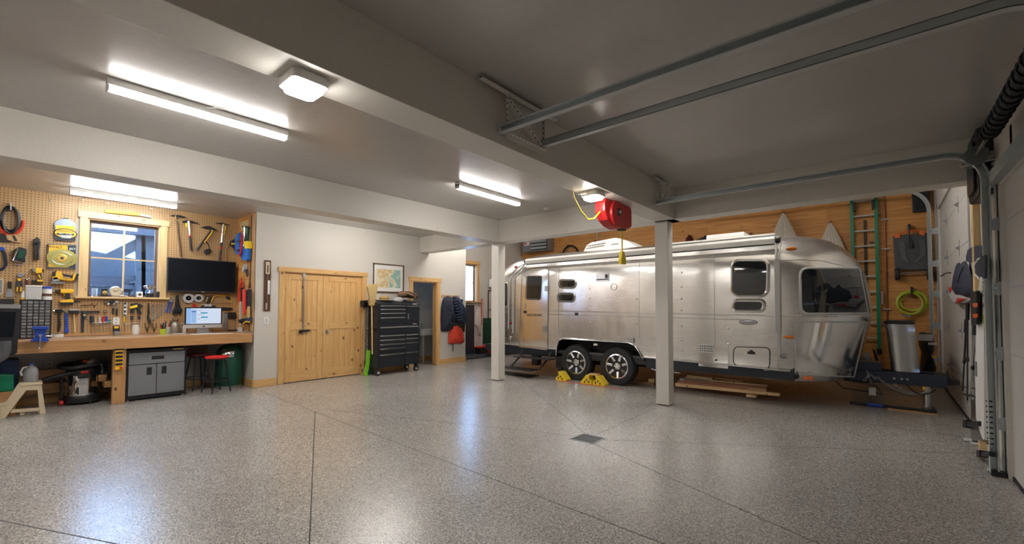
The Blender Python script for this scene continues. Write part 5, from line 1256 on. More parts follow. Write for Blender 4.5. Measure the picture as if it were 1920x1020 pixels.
# vise
b0 = onz(74,640,BT); VP = Plane('x+', b0.x)
t = thing('bench_vise','blue cast bench vise with steel handle mounted on the bench','vise')
MB(VP).pp([(57,639),(66,632),(86,632),(91,637),(91,640),(57,640)],-.14,.0).build('base','blue',t,bevel=.01); MB(VP).pp([(66,634),(64,622),(60,615),(60,613),(91,613),(91,616),(85,622),(84,634)],-.13,-.02).build('body','blue',t,bevel=.01)
MB(VP).pp([(60,612),(92,612),(91,617),(62,617)],-.03,.02).build('jaw','blue',t,bevel=.004); MB(VP).tube([(*VP.at(75.5,629,0),-.02),(*VP.at(75.5,629,.06),.06)],.018,10).build('screw','steel',t); MB(VP).tube([(*VP.at(76,628,.06),.06),(*VP.at(74,653,.06),.06)],.007,8).build('handle','steel',t)
MB(VP).ell((*VP.at(74,653,.06),.06),(.012,.012,.012),10,6).build('knob','chrome',t); MB(VP).tube([(*VP.at(87,630,-.06),-.06),(*VP.at(97,630,-.06),-.06)],.006,6).build('side_bar','steel',t)
q = onz(106,633,BT); t = thing('masking_tape','white roll of tape lying on the bench right of the vise','tape'); MB().lathe((q.x-.07,q.y,BT),[(.04,.0),(.075,.0),(.075,.045),(.04,.045)],'v',2) if False else None
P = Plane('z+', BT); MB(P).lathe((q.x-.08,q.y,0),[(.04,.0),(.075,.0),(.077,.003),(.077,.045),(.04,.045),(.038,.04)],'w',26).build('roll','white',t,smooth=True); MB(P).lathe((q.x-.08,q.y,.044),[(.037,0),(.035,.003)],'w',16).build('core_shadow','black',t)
# hammers
t = thing('claw_hammer','black-handled claw hammer hanging right of the organiser','hammer'); pk([(102,582),(107,580),(115,580),(119,583),(117,586),(108,586),(102,584)],.01,.06,'head','satin',t,.004); pk([(109,586),(113,586),(114,610),(112,622),(108,622),(109,608)],.015,.05,'handle','black',t,.005); MB(PEGW).cyl(pt(100.5,583,.035),pt(103,583,.035),.014,n=10).build('face','chrome',t)
t = thing('pry_bar','dark blue flat pry bar hanging between the two hammers','bar'); pk([(121,586),(127,588),(128,615),(129,623),(125,625),(120,623),(122,612)],.01,.03,'bar','blue',t); ptube([(118,580),(121,584),(124,588)],.006,'claw','steel',t,.02)
t = thing('mallet','mallet with black head and pale wooden handle on the pegboard','mallet'); pk([(128,581),(148,581),(149,587),(146,588),(130,588)],.0,.08,'head','black',t,.01); pk([(137,588),(140,588),(141,608),(142,623),(138,623),(138,606)],.02,.05,'handle','paletrimz',t,.005); pk([(129,580),(148,580),(148,582),(129,582)],.0,.082,'head_top','lightgrey',t,0)
t = thing('framing_square','dark perforated tool strip hanging left of the screwdrivers','square'); pk([(152,585),(158,585),(157,623),(152,623)],.01,.025,'blade','navy',t,0)
for k in range(8): MB(PEGW).box(*PEGW.rect(153.5,589+k*4,156,591+k*4),.025,.027).build('hole','black',t)
pk([(155,584),(163,585),(162,598),(156,598)],.025,.05,'slider','navy',t); MB(PEGW).lathe((*PEGW.at(158.5,591,.05),.05),[(.018,0),(.015,.008)],'w',12).build('knob','straw',t)
t = thing('hook_rail','thin dark horizontal rack strip on the pegboard above the screwdrivers','rack'); pk([(151,583),(187,583),(187,587),(151,587)],.0,.02,'strip','black',t,0)
for k in range(7): ptube([(165+k*3.2,585),(165+k*3.2,588)],.004,'peg','steel',t,.03)
t = thing('hex_key','small black T-handle tool hanging under the cordless drill','tool'); pk([(139,564),(150,565),(150,567),(139,566)],.01,.03,'bar','black',t); ptube([(146,566),(147,574)],.006,'stem','steel',t)
t = thing('scroll_saw','small dark coping saw lying flat on pegs below the window','saw'); ptube([(151,574),(153,572),(169,572),(173,569),(178,574),(182,569)],.007,'frame','brown',t); ptube([(176,572),(176,577)],.006,'stem','brown',t)
for (cx, cy, col, lab) in ((198,567,'black','black round gauge hanging below the window'),(197,584,'brown','dark brown square fitting hanging on the pegboard')):
    t = thing('hanging_gauge', lab, 'tool'); pk([(cx-3,cy-1),(cx,cy-3),(cx+3,cy-1),(cx+3,cy+2),(cx,cy+3),(cx-3,cy+2)],.01,.05,'body',col,t,.004); MB(PEGW).lathe((*PEGW.at(cx,cy,.05),.05),[(.014,0),(.01,.006)],'w',10).build('dial','grey',t)
t = thing('hose_nozzle','black and silver nozzle fitting hanging below the window sill','nozzle'); pk([(205,564),(213,562),(215,567),(210,570),(205,570)],.01,.06,'body','black',t,.006); pk([(200,569),(206,569),(205,574),(201,573)],.02,.06,'tip','steel',t,.006)
for x, top, bot, lab in ((212,567,588,'short ratchet wrench hanging below the sill, left'),(219,565,592,'ratchet wrench with dark grip hanging below the sill, right')):
    t = thing('ratchet', lab, 'wrench', 'ratchets below the window sill'); MB(PEGW).lathe((*PEGW.at(x,top+2,.01),.01),[(.022,0),(.022,.03),(.01,.035)],'w',14).build('head','steel',t); pk([(x-1.2,top+4),(x+1.2,top+4),(x+1.6,bot-2),(x-1.6,bot-2)],.01,.03,'handle','steel',t); pk([(x-1.8,(top+bot)/2),(x+1.8,(top+bot)/2),(x+2,bot),(x-2,bot)],.006,.036,'grip','black',t,.004)
t = thing('torpedo_level','grey torpedo level with round vials hanging below the window sill','level'); pk([(231,566),(239,567),(237,594),(231,594)],.0,.04,'body','lightgrey',t,.003); pk([(233,567),(236.5,567),(235.5,593),(232.5,593)],.04,.042,'web','black',t,0)
for py in (573,580,588): MB(PEGW).lathe((*PEGW.at(235,py,.042),.042),[(.016,0),(.014,.006)],'w',12).build('vial','white',t)
for i,(px, col, lab) in enumerate(((172,'navy','stout screwdriver with large navy handle'),(179,'straw','screwdriver with small tan handle'),(187,'lightgrey','screwdriver with clear grey handle'),(194,'red','screwdriver with red handle'),(200,'blue','screwdriver with blue and red handle'),(206,'green','stubby screwdriver with green handle'))):
    t = thing('screwdriver', lab+' in the pegboard rack', 'screwdriver', 'screwdrivers hung on the pegboard'); w_ = 2.4 if i == 0 else 1.6
    y0 = (592,596,594,593,593,600)[i]; y1 = (605,605,605,605,605,605)[i]
    MB(PEGW).tube([pt(px,y0,.04),pt(px,y0+2,.04),pt(px,y1,.04)], .006*w_*1.6, 8).build('handle', col, t, smooth=True); b_ = (626,624,622,622,612,615)[i]; MB(PEGW).tube([pt(px,y1,.04),pt(px,b_,.04)], .005, 6).build('shaft','steel',t)
t = thing('tool_rack','thin steel wire rack holding the screwdrivers','rack'); MB(PEGW).tube([pt(172,609,.03),pt(211,605,.03)],.005,6).build('rail','steel',t); MB(PEGW).tube([pt(172,606,.055),pt(211,603,.055)],.004,6).build('rail','steel',t)
t = thing('power_outlet','white duplex outlet on the pegboard above the charger','outlet'); rr2 = PEGW.rect(212,595,224,609); MB(PEGW).box(*rr2,0,.008).build('plate','white',t,bevel=.002)
for k in (0,1): v = rr2[2]+.035+k*.05; MB(PEGW).box(rr2[0]+.03,rr2[1]-.03,v-.015,v+.015,.008,.012).build('socket','lightgrey',t)
t = thing('battery_charger','yellow and black battery charger below the white outlet','charger'); pk([(212,611),(224,611),(225,622),(212,622)],.009,.07,'body','black',t,.008); pk([(214,612),(223,612),(222,616),(214,616)],.07,.076,'top','yellow',t); pk([(213,621),(224,621),(222,628),(214,628)],.009,.08,'lower','grey',t,.008)
t = thing('clamp_set','yellow and black spring clamps hanging under the window sill','clamp'); pk([(243,575),(257,571),(258,576),(244,579)],.03,.06,'yellow_jaw','bright',t,.004); pk([(245,570),(255,568),(262,570),(269,573),(262,578),(266,588),(258,589),(257,578),(251,577),(252,587),(244,586),(245,576)],.0,.05,'black_jaws','black',t,.006)
for i,(px,y0,y1,lab) in enumerate(((233,594,622,'screwdriver with thin yellow handle below the level'),(247,592,604,'black-handled screwdriver left of the white cup'),(261,592,602,'second black-handled screwdriver right of the white cup'))):
    t = thing('screwdriver', lab, 'screwdriver', 'screwdrivers hung on the pegboard'); m_ = y0+ (y1-y0)*(.35 if i==0 else .7); MB(PEGW).tube([pt(px,y0,.04),pt(px,m_,.04)],.009 if i==0 else .018,8).build('handle','yellow' if i==0 else 'navy',t,smooth=True); MB(PEGW).tube([pt(px,m_,.04),pt(px,y1+ (0 if i==0 else 12),.04)],.004,6).build('shaft','steel',t)
t = thing('tool_rack','short steel wire rack left of the white cup','rack'); MB(PEGW).tube([pt(232,608,.02),pt(266,605,.02)],.004,6).build('rail','steel',t)
t = thing('drywall_saw','black long-bladed saw hanging left of the wrenches','saw'); pk([(277,568),(280,569),(281,590),(276,592)],.01,.02,'blade','black',t,0); pk([(275,591),(279,590),(283,604),(279,607),(276,600)],.01,.04,'handle','black',t,.004)
for i,(px,y0,y1,k,lab) in enumerate(((287,573,598,1.3,'largest'),(295,572,593,1.1,'second largest'),(302,572,588,.9,'third largest'),(309,572,583,.7,'smallest'))):
    t = thing('combination_wrench', lab+' chrome wrench in the hanging row of four', 'wrench', 'chrome wrenches hanging in size order')
    pk([(px-1.2*k,y0+2),(px+1.2*k,y0+2),(px+1.0*k,y1),(px-1.4*k,y1)],.015,.025,'shank','chrome',t,.002); MB(PEGW).ring(pt(px,y0,.02),.014*k,.006*k,'w',14).build('ring_end','chrome',t)
    pk([(px-3*k,y1+1),(px+2*k,y1-2),(px+2.4*k,y1+1),(px,y1+2),(px-2*k,y1+4*k)],.012,.03,'open_end','chrome',t,.002)
t = thing('channel_pliers','blue-handled channel lock pliers hanging right of the wrenches','pliers'); ptube([(317,565),(315,574),(312.5,586)],.011,'handle','blue',t,.03); ptube([(323,566),(320,575),(318,587)],.011,'handle','blue',t,.02); pk([(319,555),(325,561),(323,567),(318,566),(316,563),(320,561)],.01,.035,'head','steel',t)
t = thing('caulk_gun','black caulking gun hanging beside the blue pliers','tool'); pk([(330,555),(334,553),(337,572),(342,582),(338,590),(332,587),(324,590),(323,584),(328,575)],.01,.07,'frame','black',t,.008); ptube([(333,553),(329,580)],.008,'rod','satin',t,.08); ptube([(334,553),(337,580)],.008,'rod','satin',t,.08); pk([(328,577),(340,577),(341,585),(326,586)],.07,.09,'trigger','satin',t,.004)
for cx, lab, core in ((353,'grey tape roll on the pegboard under the television, left one','tan'),(372,'grey tape roll on the pegboard under the television, right one','navy')):
    t = thing('tape_roll', lab, 'tape', 'tape rolls under the television'); c = PEGW.at(cx,559,.03); k = 1 if cx < 360 else .85
    MB(PEGW).lathe((*c,.0),[(.042*k,.0),(.085*k,.0),(.085*k,.055),(.042*k,.055),(.040*k,.05)],'w',28).build('roll','lightgrey',t,smooth=True); MB(PEGW).lathe((*c,.0),[(.04*k,.0),(.04*k,.05)],'w',20).build('core',core,t)
    MB(PEGW).cyl((*c,.05),(*c,.07),.01,n=8).build('peg','steel',t)
t = thing('hack_saw','hacksaw with yellow frame and black grip under the television','saw'); ptube([(396,567),(400,557),(405,554),(420,555),(431,559),(435,566)],.011,'frame','yellow',t,.03); ptube([(396,568),(434,568)],.005,'blade','chrome',t); pk([(385,555),(398,556),(393,568),(384,568)],.01,.045,'grip','black',t,.006); pk([(388,557),(391,557),(387,567),(385,567)],.045,.049,'grip_inlay','straw',t,0); pk([(423,555),(431,557),(433,563),(424,559)],.02,.045,'end_grip','black',t)
t = thing('pruning_saw','long black folding saw on the pegboard below the yellow hacksaw','saw'); pk([(415,576),(435,577),(437,580),(432,582),(416,582)],.0,.03,'blade','black',t)
t = thing('red_clamp','small red clamp hanging above the computer','clamp'); pk([(361,571),(364,569),(368,571),(368,577),(364,576),(361,577)],.0,.03,'body','red',t,.004)
t = thing('glasses_row','grey safety glasses resting on the pegboard above the computer','glasses'); pk([(377,574),(383,572),(395,572),(405,574),(404,576),(378,577)],.0,.05,'frame','black',t)
for x in (387,394): pk([(x-4,571),(x,569.5),(x+3,571),(x+3,575),(x-4,575)],.05,.07,'lens','lightgrey',t,.004)
# TV
t = thing('television','black flat television mounted on the pegboard above the computer','television')
TP = Plane('x+', EX+.02+.12); ru = TP.rect(315,488,442,550)
a = TP.at(314,485); b_ = TP.at(443,489); c = TP.at(442,551); d_ = TP.at(313,546)
u0 = (a[0]+d_[0])/2; u1 = (b_[0]+c[0])/2; v1 = (a[1]+b_[1])/2; v0 = (c[1]+d_[1])/2
MB(TP).box(u0,u1,v0,v1,-.05,0).build('case','black',t,bevel=.005); MB(TP).box(u0+.015,u1-.015,v0+.03,v1-.015,0,.002).build('screen','screen',t); MB(TP).box((u0+u1)/2-.02,(u0+u1)/2+.02,v0+.008,v0+.016,0,.002).build('badge','lightgrey',t); MB(TP).box((u0+u1)/2-.15,(u0+u1)/2+.15,v0+.1,v1-.1,-.12,-.05).build('wall_mount','satin',t)
# ice axes
def axe(head, sh0, sh1, lab, shaft, grip, w=.05, extra=None):
    t = thing('ice_axe', lab, 'ice axe', 'ice axes hanging on the pegboard above the television')
    pk(head, w-.008, w+.008, 'head', 'satin', t, .002); m_ = ((sh0[0]+sh1[0])/2, (sh0[1]+sh1[1])/2)
    MB(PEGW).tube([pt(*sh0,w),pt(*m_,w)],.015,8).build('shaft',shaft,t,smooth=True); MB(PEGW).tube([pt(*m_,w),pt(*sh1,w)],.018,8).build('grip',grip,t,smooth=True)
    MB(PEGW).tube([pt(*sh1,w),pt(sh1[0]+(sh1[0]-m_[0])*.12,sh1[1]+(sh1[1]-m_[1])*.12,w)],.010,6,r2=.002).build('spike','steel',t)
    MB(PEGW).tube([pt(*sh0,0),pt(*sh0,w)],.006,6).build('peg','steel',t)
    return t
t = axe([(317.5,404),(326,403),(338,403.5),(351,408),(340,407.5),(331,406.5),(326,405.5)],(331,406),(340,482),'old ice axe with brown wooden shaft, leftmost of four','brown','brown'); ptube([(329,404),(329,411),(334,414),(339,420)],.008,'webbing','straw',t,.06)
t = axe([(341,415),(350,413),(360,414),(373,419),(362,418),(354,417),(345,419)],(353,415),(359,470),'ice axe with silver upper shaft and black grip, second from left','chrome','black'); MB(PEGW).tube([pt(354,415,.05),pt(356,440,.05)],.016,8).build('steel_shaft','chrome',t,smooth=True); pk([(347,418),(351,418),(351,427),(348,426)],.05,.07,'yellow_cover','bright',t); pk([(355,440),(358,440),(358,444),(355,444)],.03,.07,'red_band','red',t)
t = axe([(375,427),(385,424),(393,424),(402,428),(410,434),(400,431),(393,430),(384,428)],(397,430),(369,470),'ice axe hanging diagonally with black shaft and yellow leash','black','black'); ptube([(398,431),(396,438),(391,444),(388,450),(383,454)],.010,'leash','yellow',t,.07); ptube([(383,451),(389,456),(392,462),(393,470),(386,478),(383,472)],.009,'loop','black',t,.06)
pk([(384,468),(393,466),(396,471),(389,477),(384,475)],.02,.08,'ice_hammer_end','satin',t,.006)
t = axe([(402.5,419),(410,417.5),(418,418),(432,423),(422,421),(412,420)],(419,420),(411.5,489),'ice axe with long silver shaft, rightmost of four','chrome','black'); ptube([(423,422),(422,432),(420,440)],.008,'leash','bright',t,.06)
MB(PEGW).tube([pt(418,424,.05),pt(414.5,463,.05)],.0165,8).build('steel_shaft','chrome',t,smooth=True); pk([(412.5,463),(416,463),(416,467),(412,467)],.03,.07,'red_band','red',t)
t = thing('curved_stay','thin curved strip standing behind the television right edge','strip'); ptube([(432,450),(427,460),(424,468),(424,492)],.007,'strip','tan',t,.02)
t = thing('spirit_level','long yellow level hanging above the window','level'); a = pt(196.5,396,.03); b_ = pt(262,402.5,.03); c = pt(283,407,.03)
def slab(p, q, hw, w0, w1): p, q = Vector(p[:2]), Vector(q[:2]); d = (q-p).normalized(); n = Vector((-d.y,d.x))*hw; return [tuple(p-n),tuple(q-n),tuple(q+n),tuple(p+n)]
MB(PEGW).prism(slab(a,b_,.022,0,0),.01,.05).build('body','bright',t,bevel=.003); MB(PEGW).prism(slab(b_,c,.018,0,0),.012,.045).build('end_section','lightgrey',t,bevel=.003)
# ------------------------------------------------------------------ window sill things
SP = Plane('x+', EX+.02+.05); SZ = W1[2]+.001
def sx(px): return SP.at(px, 555)[0]
def sz(py): return SP.at(230, py)[1]
t = thing('glass_jar','small empty glass jar at the left end of the window sill','jar'); MB(SP).lathe((sx(177),SZ,-.02),[(.03,0),(.032,.01),(.032,.12),(.028,.13),(.026,.13),(.029,.12),(.029,.012),(.001,.01)],'v',16).build('body','clear',t,smooth=True)
t = thing('trophy_box','small black box with gold crest on the window sill','box'); MB(SP).box(sx(189.5),sx(201.5),SZ,SZ+.125,-.04,0).build('box','black',t,bevel=.003); MB(SP).lathe((sx(196.5),SZ+.06,0),[(.032,0),(.03,.003),(.01,.005)],'w',18).build('crest','brass',t)
t = thing('desk_clock','round cream-faced clock standing on the window sill','clock'); c = (sx(217),SZ+.085); MB(SP).lathe((*c,-.03),[(.075,0),(.085,.01),(.085,.035),(.076,.04)],'w',30).build('rim','steel',t,smooth=True); MB(SP).lathe((*c,.008),[(.075,0),(.07,.004)],'w',28).build('dial','beige',t)
MB(SP).tube([(c[0],c[1],.014),(c[0]-.035,c[1]+.02,.014)],.003,4).build('hour_hand','black',t); MB(SP).tube([(c[0],c[1],.015),(c[0]+.04,c[1]+.028,.015)],.002,4).build('minute_hand','black',t); MB(SP).box(c[0]-.04,c[0]+.04,SZ,SZ+.012,-.03,.01).build('foot','steel',t)
for k in range(12): a = k*math.pi/6; MB(SP).box(c[0]+.058*math.cos(a)-.003,c[0]+.058*math.cos(a)+.003,c[1]+.058*math.sin(a)-.003,c[1]+.058*math.sin(a)+.003,.011,.0135).build('hour_mark','black',t)
t = thing('souvenir_wrench','bent metal tool resting on the sill between clock and camera','tool'); MB(SP).tube([(sx(223),SZ+.02,0),(sx(232),SZ+.02,.01),(sx(241),SZ+.012,.0)],.009,6).build('shaft','chrome',t,smooth=True); MB(SP).tube([(sx(241),SZ+.01,0),(sx(242),SZ+.05,0),(sx(244),SZ+.09,0)],.010,6).build('handle','black',t,smooth=True); MB(SP).tube([(sx(252),SZ+.01,0),(sx(250),SZ+.04,0),(sx(252),SZ+.07,0)],.004,5).build('hook','black',t)
t = thing('small_camera','small white camera-like box with dark lens on the sill','camera'); MB(SP).box(sx(256),sx(267.5),SZ,SZ+.09,-.03,.01).build('body','white',t,bevel=.006); MB(SP).lathe((sx(262),SZ+.045,.01),[(.02,0),(.018,.01),(.008,.011)],'w',14).build('lens','black',t)
t = thing('trophy_cup','small silver trophy cup on a black base on the sill','trophy'); c = (sx(280.5),SZ,-.01); MB(SP).box(c[0]-.05,c[0]+.05,SZ,SZ+.07,-.05,.03).build('base','black',t,bevel=.004); MB(SP).lathe((c[0],SZ+.07,-.01),[(.02,0),(.008,.02),(.007,.05),(.03,.065),(.045,.10),(.05,.13),(.045,.13),(.001,.08)],'v',20).build('cup','chrome',t,smooth=True)
for s_ in (-1,1): MB(SP).tube([(c[0]+s_*.045,SZ+.19,-.01),(c[0]+s_*.075,SZ+.185,-.01),(c[0]+s_*.07,SZ+.16,-.01),(c[0]+s_*.04,SZ+.15,-.01)],.005,6).build('handle','chrome',t,smooth=True)
t = thing('small_speaker','small black upright box at the right end of the sill','box'); MB(SP).box(sx(293),sx(299),SZ,SZ+.10,-.03,.01).build('case','black',t,bevel=.006); MB(SP).lathe((sx(296),SZ+.06,.01),[(.015,0),(.01,.003)],'w',12).build('button','satin',t)
# ------------------------------------------------------------------ alcove end wall (faces the camera)
RP2 = Plane('y-', 2.878)
def rk(px, w0, w1, name, mt_, par, bevel=.003, **k): return MB(RP2).pp(px, w0, w1).build(name, mt_, par, bevel=bevel, **k)
def rt(x, y, w=.03): return (*RP2.at(x,y,w), w)
def rtube(L_, r, name, mt_, par, w=.03): return MB(RP2).tube([rt(x,y,w) for x,y in L_], r, 6).build(name, mt_, par, smooth=True)
t = thing('framed_picture','small pale framed picture high on the alcove end wall','picture'); rk([(451,417),(466,411.5),(466,430),(452,434)],0,.015,'frame','paletrimz',t); rk([(453.5,419),(464,415),(464,428),(454,431)],.015,.017,'print','beige',t,0)
t = thing('corner_post','two upright wood strips at the outer edge of the alcove end wall','trim'); 
x0 = RP2.at(472,450)[0]; MB(RP2).box(x0-.03,x0,PW0,3.06,0,.03).build('strip','tan',t); MB(RP2).box(x0+.005,x0+.04,PW0,3.06,0,.02).build('strip','brown',t); MB(RP2).box(x0+.045,-8.455,PW0,3.08,0,.015).build('strip','tan',t)
t = thing('avalanche_shovel','shovel with silver shaft and blue scoop hanging on the alcove end wall','shovel')
MB(RP2).tube([rt(459,425,.05),rt(458,462,.05)],.022,10).build('shaft','chrome',t,smooth=True); rk([(451,464),(458,461),(468,464),(467,487),(463,489),(457,488),(452,474)],.03,.09,'scoop','tealblue',t,.008); MB(RP2).tube([rt(455,425,.05),rt(462,425,.05),rt(467,427,.05)],.014,8).build('handle','black',t); MB(RP2).tube([rt(458,455,.05),rt(457,463,.05)],.028,8).build('socket','navy',t)
t = thing('climbing_pack','blue and black rolled pack with yellow stripe hanging at the alcove corner','bag'); 
rk([(445,446),(452,436),(452,478),(446,477)],.0,.10,'blue_roll','tealblue',t,.02)
pk([(432,452),(440,448),(446,450),(446,462),(443,474),(440,466),(433,460)],.0,.14,'black_roll','black',t,.015); pk([(433,456),(442,455),(442,458),(434,459)],.14,.145,'yellow_stripe','yellow',t,0)
for y in (451,468): rk([(443,y),(452,y-1),(452,y+2),(445,y+3)],.10,.11,'strap','black',t,0)
t = thing('rope_hank','dark red hank of rope hanging beside the blue pack','rope')
for k in range(5): rtube([(452.5+k*.6,438),(451.5+k*.7,455),(450+k*.7,470),(448.5+k*.5,480)],.011,'strand',mat('crimson',(.35,.01,.03),.7),t,.09+.01*k)
t = thing('yellow_pouch','yellow pouch hanging behind the blue shovel scoop','bag'); rk([(461,453),(468,452),(469,466),(463,467)],.02,.10,'pouch','bright',t,.008)
t = thing('black_tool_roll','black green roll hanging beside the shovel shaft','bag'); rk([(463,425),(469,425),(467,452),(461,452)],.0,.06,'roll','darkgreen',t,.01)
for k,(x,y,c_,lab) in enumerate(((459,500,'lightgrey','cluster of silver carabiners below the blue shovel'),(461,508,'navyfab','navy and white cord bundle below the carabiners'),(452,532,'redfab','red coiled sling left of centre on the alcove end wall'),(463,535,'tan','orange tan slings beside the red coil'))):
    t = thing('gear_cluster', lab, 'climbing gear', 'climbing gear on the alcove end wall'); rnd = random.Random(k+3)
    for i in range(7):
        c = rt(x+rnd.uniform(-3,3), y+rnd.uniform(-7,7), .04+.02*(i%3)); MB(RP2).ring(c, .028+.01*rnd.random(), .007, 'w', 12, 1.5).build('loop', c_ if i%3 else ('steel' if k<2 else 'redfab'), t, smooth=True)
for k,(x,y0,y1,c_,lab) in enumerate(((450,540,570,'red','red and blue sling hanging leftmost in the row'),(454,540,566,'black','black sling second in the row'),(458,543,590,'redfab','long red webbing strap in the middle of the row'),(463,545,580,'navyfab','wide navy webbing bundle in the row'),(468,543,575,'black','black gear loop rightmost in the row'),(451,566,612,'lightgrey','long grey cord hanging to the bench'),(466,575,600,'straw','tan strap hanging below the navy bundle'))):
    t = thing('hanging_sling', lab, 'strap', 'slings and straps on the alcove end wall'); w_ = (1.6,1.6,2.2,3.2,2.4,.8,1.5)[k]; a = .05 + .02*(k%3)
    rk([(x-w_,y0),(x+w_,y0-1),(x+w_*.8,y1-2),(x,y1),(x-w_*.9,y1-3)],a,a+.03,'strap',c_,t,.006); MB(RP2).ring(rt(x,y0,a),.02,.006,'w',12).build('carabiner','chrome',t)
t = thing('strap_pile','navy and yellow straps bunched above the grey cube','strap'); blob(RP2,[(451,600),(458,597),(468,598),(472,594),(473,602),(468,607),(455,608)],.03,.14,'bundle','navyfab',t,fold=.2); rtube([(456,607),(461,603),(468,604)],.012,'yellow_strap','yellow',t,.13)
# ------------------------------------------------------------------ things standing on the bench
def stand(px, py, z=BT): p = onz(px, py, z); return Plane('x+', p.x), p
P, p = stand(256,627); t = thing('ceramic_cup','white cup holding screwdrivers on the bench under the clamps','cup'); c = P.at(256,610)[0]; h_ = P.at(256,609)[1]-BT
MB(P).lathe((c,BT,-.06),[(.048,0),(.052,.01),(.055,h_),(.050,h_),(.048,.02),(.001,.015)],'v',22).build('body','white',t,smooth=True)
for i in range(4): MB(P).tube([(c-.03+i*.02,BT+.03,-.06),(c-.04+i*.026,BT+h_+.05+.01*(i%2),-.06)],.008,6).build('tool_handle',('navy','steel','black','steel')[i],t)
for px, lab in ((276,'left of two pliers with brown handles standing behind the cup'),(289,'right of two pliers with brown handles behind the tray')):
    t = thing('pliers', lab, 'pliers', 'brown-handled pliers'); MB(PEGW).tube([pt(px-4,605,.03),pt(px-3.5,612,.03),pt(px,618,.03)],.009,6).build('handle','brown',t,smooth=True); MB(PEGW).tube([pt(px+4,605,.03),pt(px+3.5,612,.03),pt(px,618,.03)],.009,6).build('handle','brown',t,smooth=True); MB(PEGW).tube([pt(px,617,.03),pt(px,623,.03)],.014,6,r2=.006).build('jaw','satin',t)
P, p = stand(278,626); t = thing('pencil_tray','flat dark tray lying on the bench behind the marker pots','tray'); a = P.at(266,625)[0]; b_ = P.at(290,625)[0]; MB(P).box(a,b_,BT,BT+.015,-.08,0).build('tray','grey',t,bevel=.003); MB(P).box(a+.02,b_-.02,BT+.015,BT+.018,-.07,-.01).build('inlay','black',t)
def pot(px, py, rad, hgt, mt_, lab, n, cols, seed):
    P, p = stand(px, py); t = thing('marker_pot', lab, 'pot'); c = P.at(px,py)[0]; rnd = random.Random(seed)
    MB(P).lathe((c,BT,-rad),[(rad*.85,0),(rad,hgt),(rad*.93,hgt),(rad*.8,.01)],'v',20).build('pot',mt_,t,smooth=True)
    for i in range(n):
        a = 2*math.pi*i/n; x, y = math.cos(a)*rad*.55, math.sin(a)*rad*.55; H = hgt+.05+.06*rnd.random()
        q = MB(P).tube([(c+x*.6,BT+.02,-rad+y*.6),(c+x*1.5,BT+H,-rad+y*1.3)],.007,6).build('marker',cols[i%len(cols)],t); 
pot(307,627,.05,.09,'hose','green-yellow pot of markers and scissors on the bench',9,['red','navy','green','black'],1); pot(316,625,.05,.11,'lightgrey','grey pot of markers beside the green one on the bench',9,['black','brown','redfab','lightgrey'],2)
P, p = stand(331,625); t = thing('metal_canteen','dull metal canteen jug standing left of the computer','jug'); c = P.at(331,620)[0]; MB(P).lathe((c,BT,-.07),[(.06,0),(.066,.01),(.068,.15),(.05,.18),(.03,.19),(.03,.21)],'v',24).build('body',mat('dull metal',(.35,.32,.27),.4,.6),t,smooth=True); MB(P).lathe((c,BT+.21,-.07),[(.035,0),(.037,.015),(.03,.03)],'v',18).build('cap','brown',t,smooth=True)
MB(P).tube([(c-.03,BT+.21,-.07),(c-.05,BT+.25,-.07),(c,BT+.28,-.07),(c+.05,BT+.25,-.07),(c+.03,BT+.21,-.07)],.005,6).build('bail','black',t)
P, p = stand(348,624); t = thing('spray_bottle','small white dispenser bottle beside the computer','bottle'); c = P.at(347,620)[0]; MB(P).lathe((c,BT,-.04),[(.028,0),(.03,.01),(.03,.11),(.014,.13),(.012,.15)],'v',16).build('body','white',t,smooth=True); MB(P).box(c-.035,c+.01,BT+.15,BT+.165,-.05,-.03).build('nozzle','lightgrey',t)
o_ = onz(337,626,BT); o = MB().box(o_.x-.12,o_.x,o_.y-.09,o_.y+.09,BT,BT+.004).build('paper_sheets','white'); tag(o,'white papers lying on the bench left of the keyboard','paper')
# computer
P = Plane('x+', -8.95); t = thing('desktop_computer','silver all-in-one desktop computer with lit screen on the bench','computer')
cr_ = [P.at(*q) for q in ((346,576),(414,576),(418.5,615),(348,615.5))]
ang = -.0; u0 = P.at(346.5,595)[0]; u1 = P.at(416.5,595)[0]; v0 = P.at(382,615)[1]; v1 = P.at(382,576)[1]; vm_ = v0+(v1-v0)*.17
MB(P).box(u0,u1,vm_,v1,-.03,0).build('screen_frame','black',t,bevel=.004); MB(P).box(u0,u1,v0,vm_,-.03,.001).build('chin','lightgrey',t,bevel=.003)
sc = MB(P).box(u0+.02,u1-.02,vm_+.015,v1-.02,0,.0015).build('display','lit',t); W_, H_ = u1-u0-.04, v1-vm_-.035
def ui(x0,y0,x1,y1,mt_,d=.001,nm='window_panel'): MB(P).box(u0+.02+W_*x0,u0+.02+W_*x1,vm_+.015+H_*y0,vm_+.015+H_*y1,.0015,.0015+d).build(nm,mt_,sc)
ui(0,0,.13,1,'litblue'); ui(.14,.05,.28,.93,'litblue',.0012,'side_list'); ui(.14,.76,.27,.81,'blue',.002,'selected_row'); ui(.28,.10,.62,.93,'lit',.002,'page'); ui(.40,.66,.60,.74,'litteal',.003,'row'); ui(.41,.38,.61,.46,'litteal',.003,'row'); ui(.30,.84,.45,.86,'grey',.003,'text_line'); ui(.30,.58,.50,.60,'grey',.003,'text_line'); ui(.30,.30,.40,.32,'orange',.003,'text_line')
MB(P).lathe(((u0+u1)/2,(v0+vm_)/2-.002,.001),[(.013,0),(.012,.002)],'w',16).build('fruit_emblem','black',t); MB(P).prism([((u0+u1)/2,(v0+vm_)/2+.011),((u0+u1)/2+.008,(v0+vm_)/2+.02),((u0+u1)/2+.002,(v0+vm_)/2+.018)],.001,.003).build('emblem_leaf','black',t)
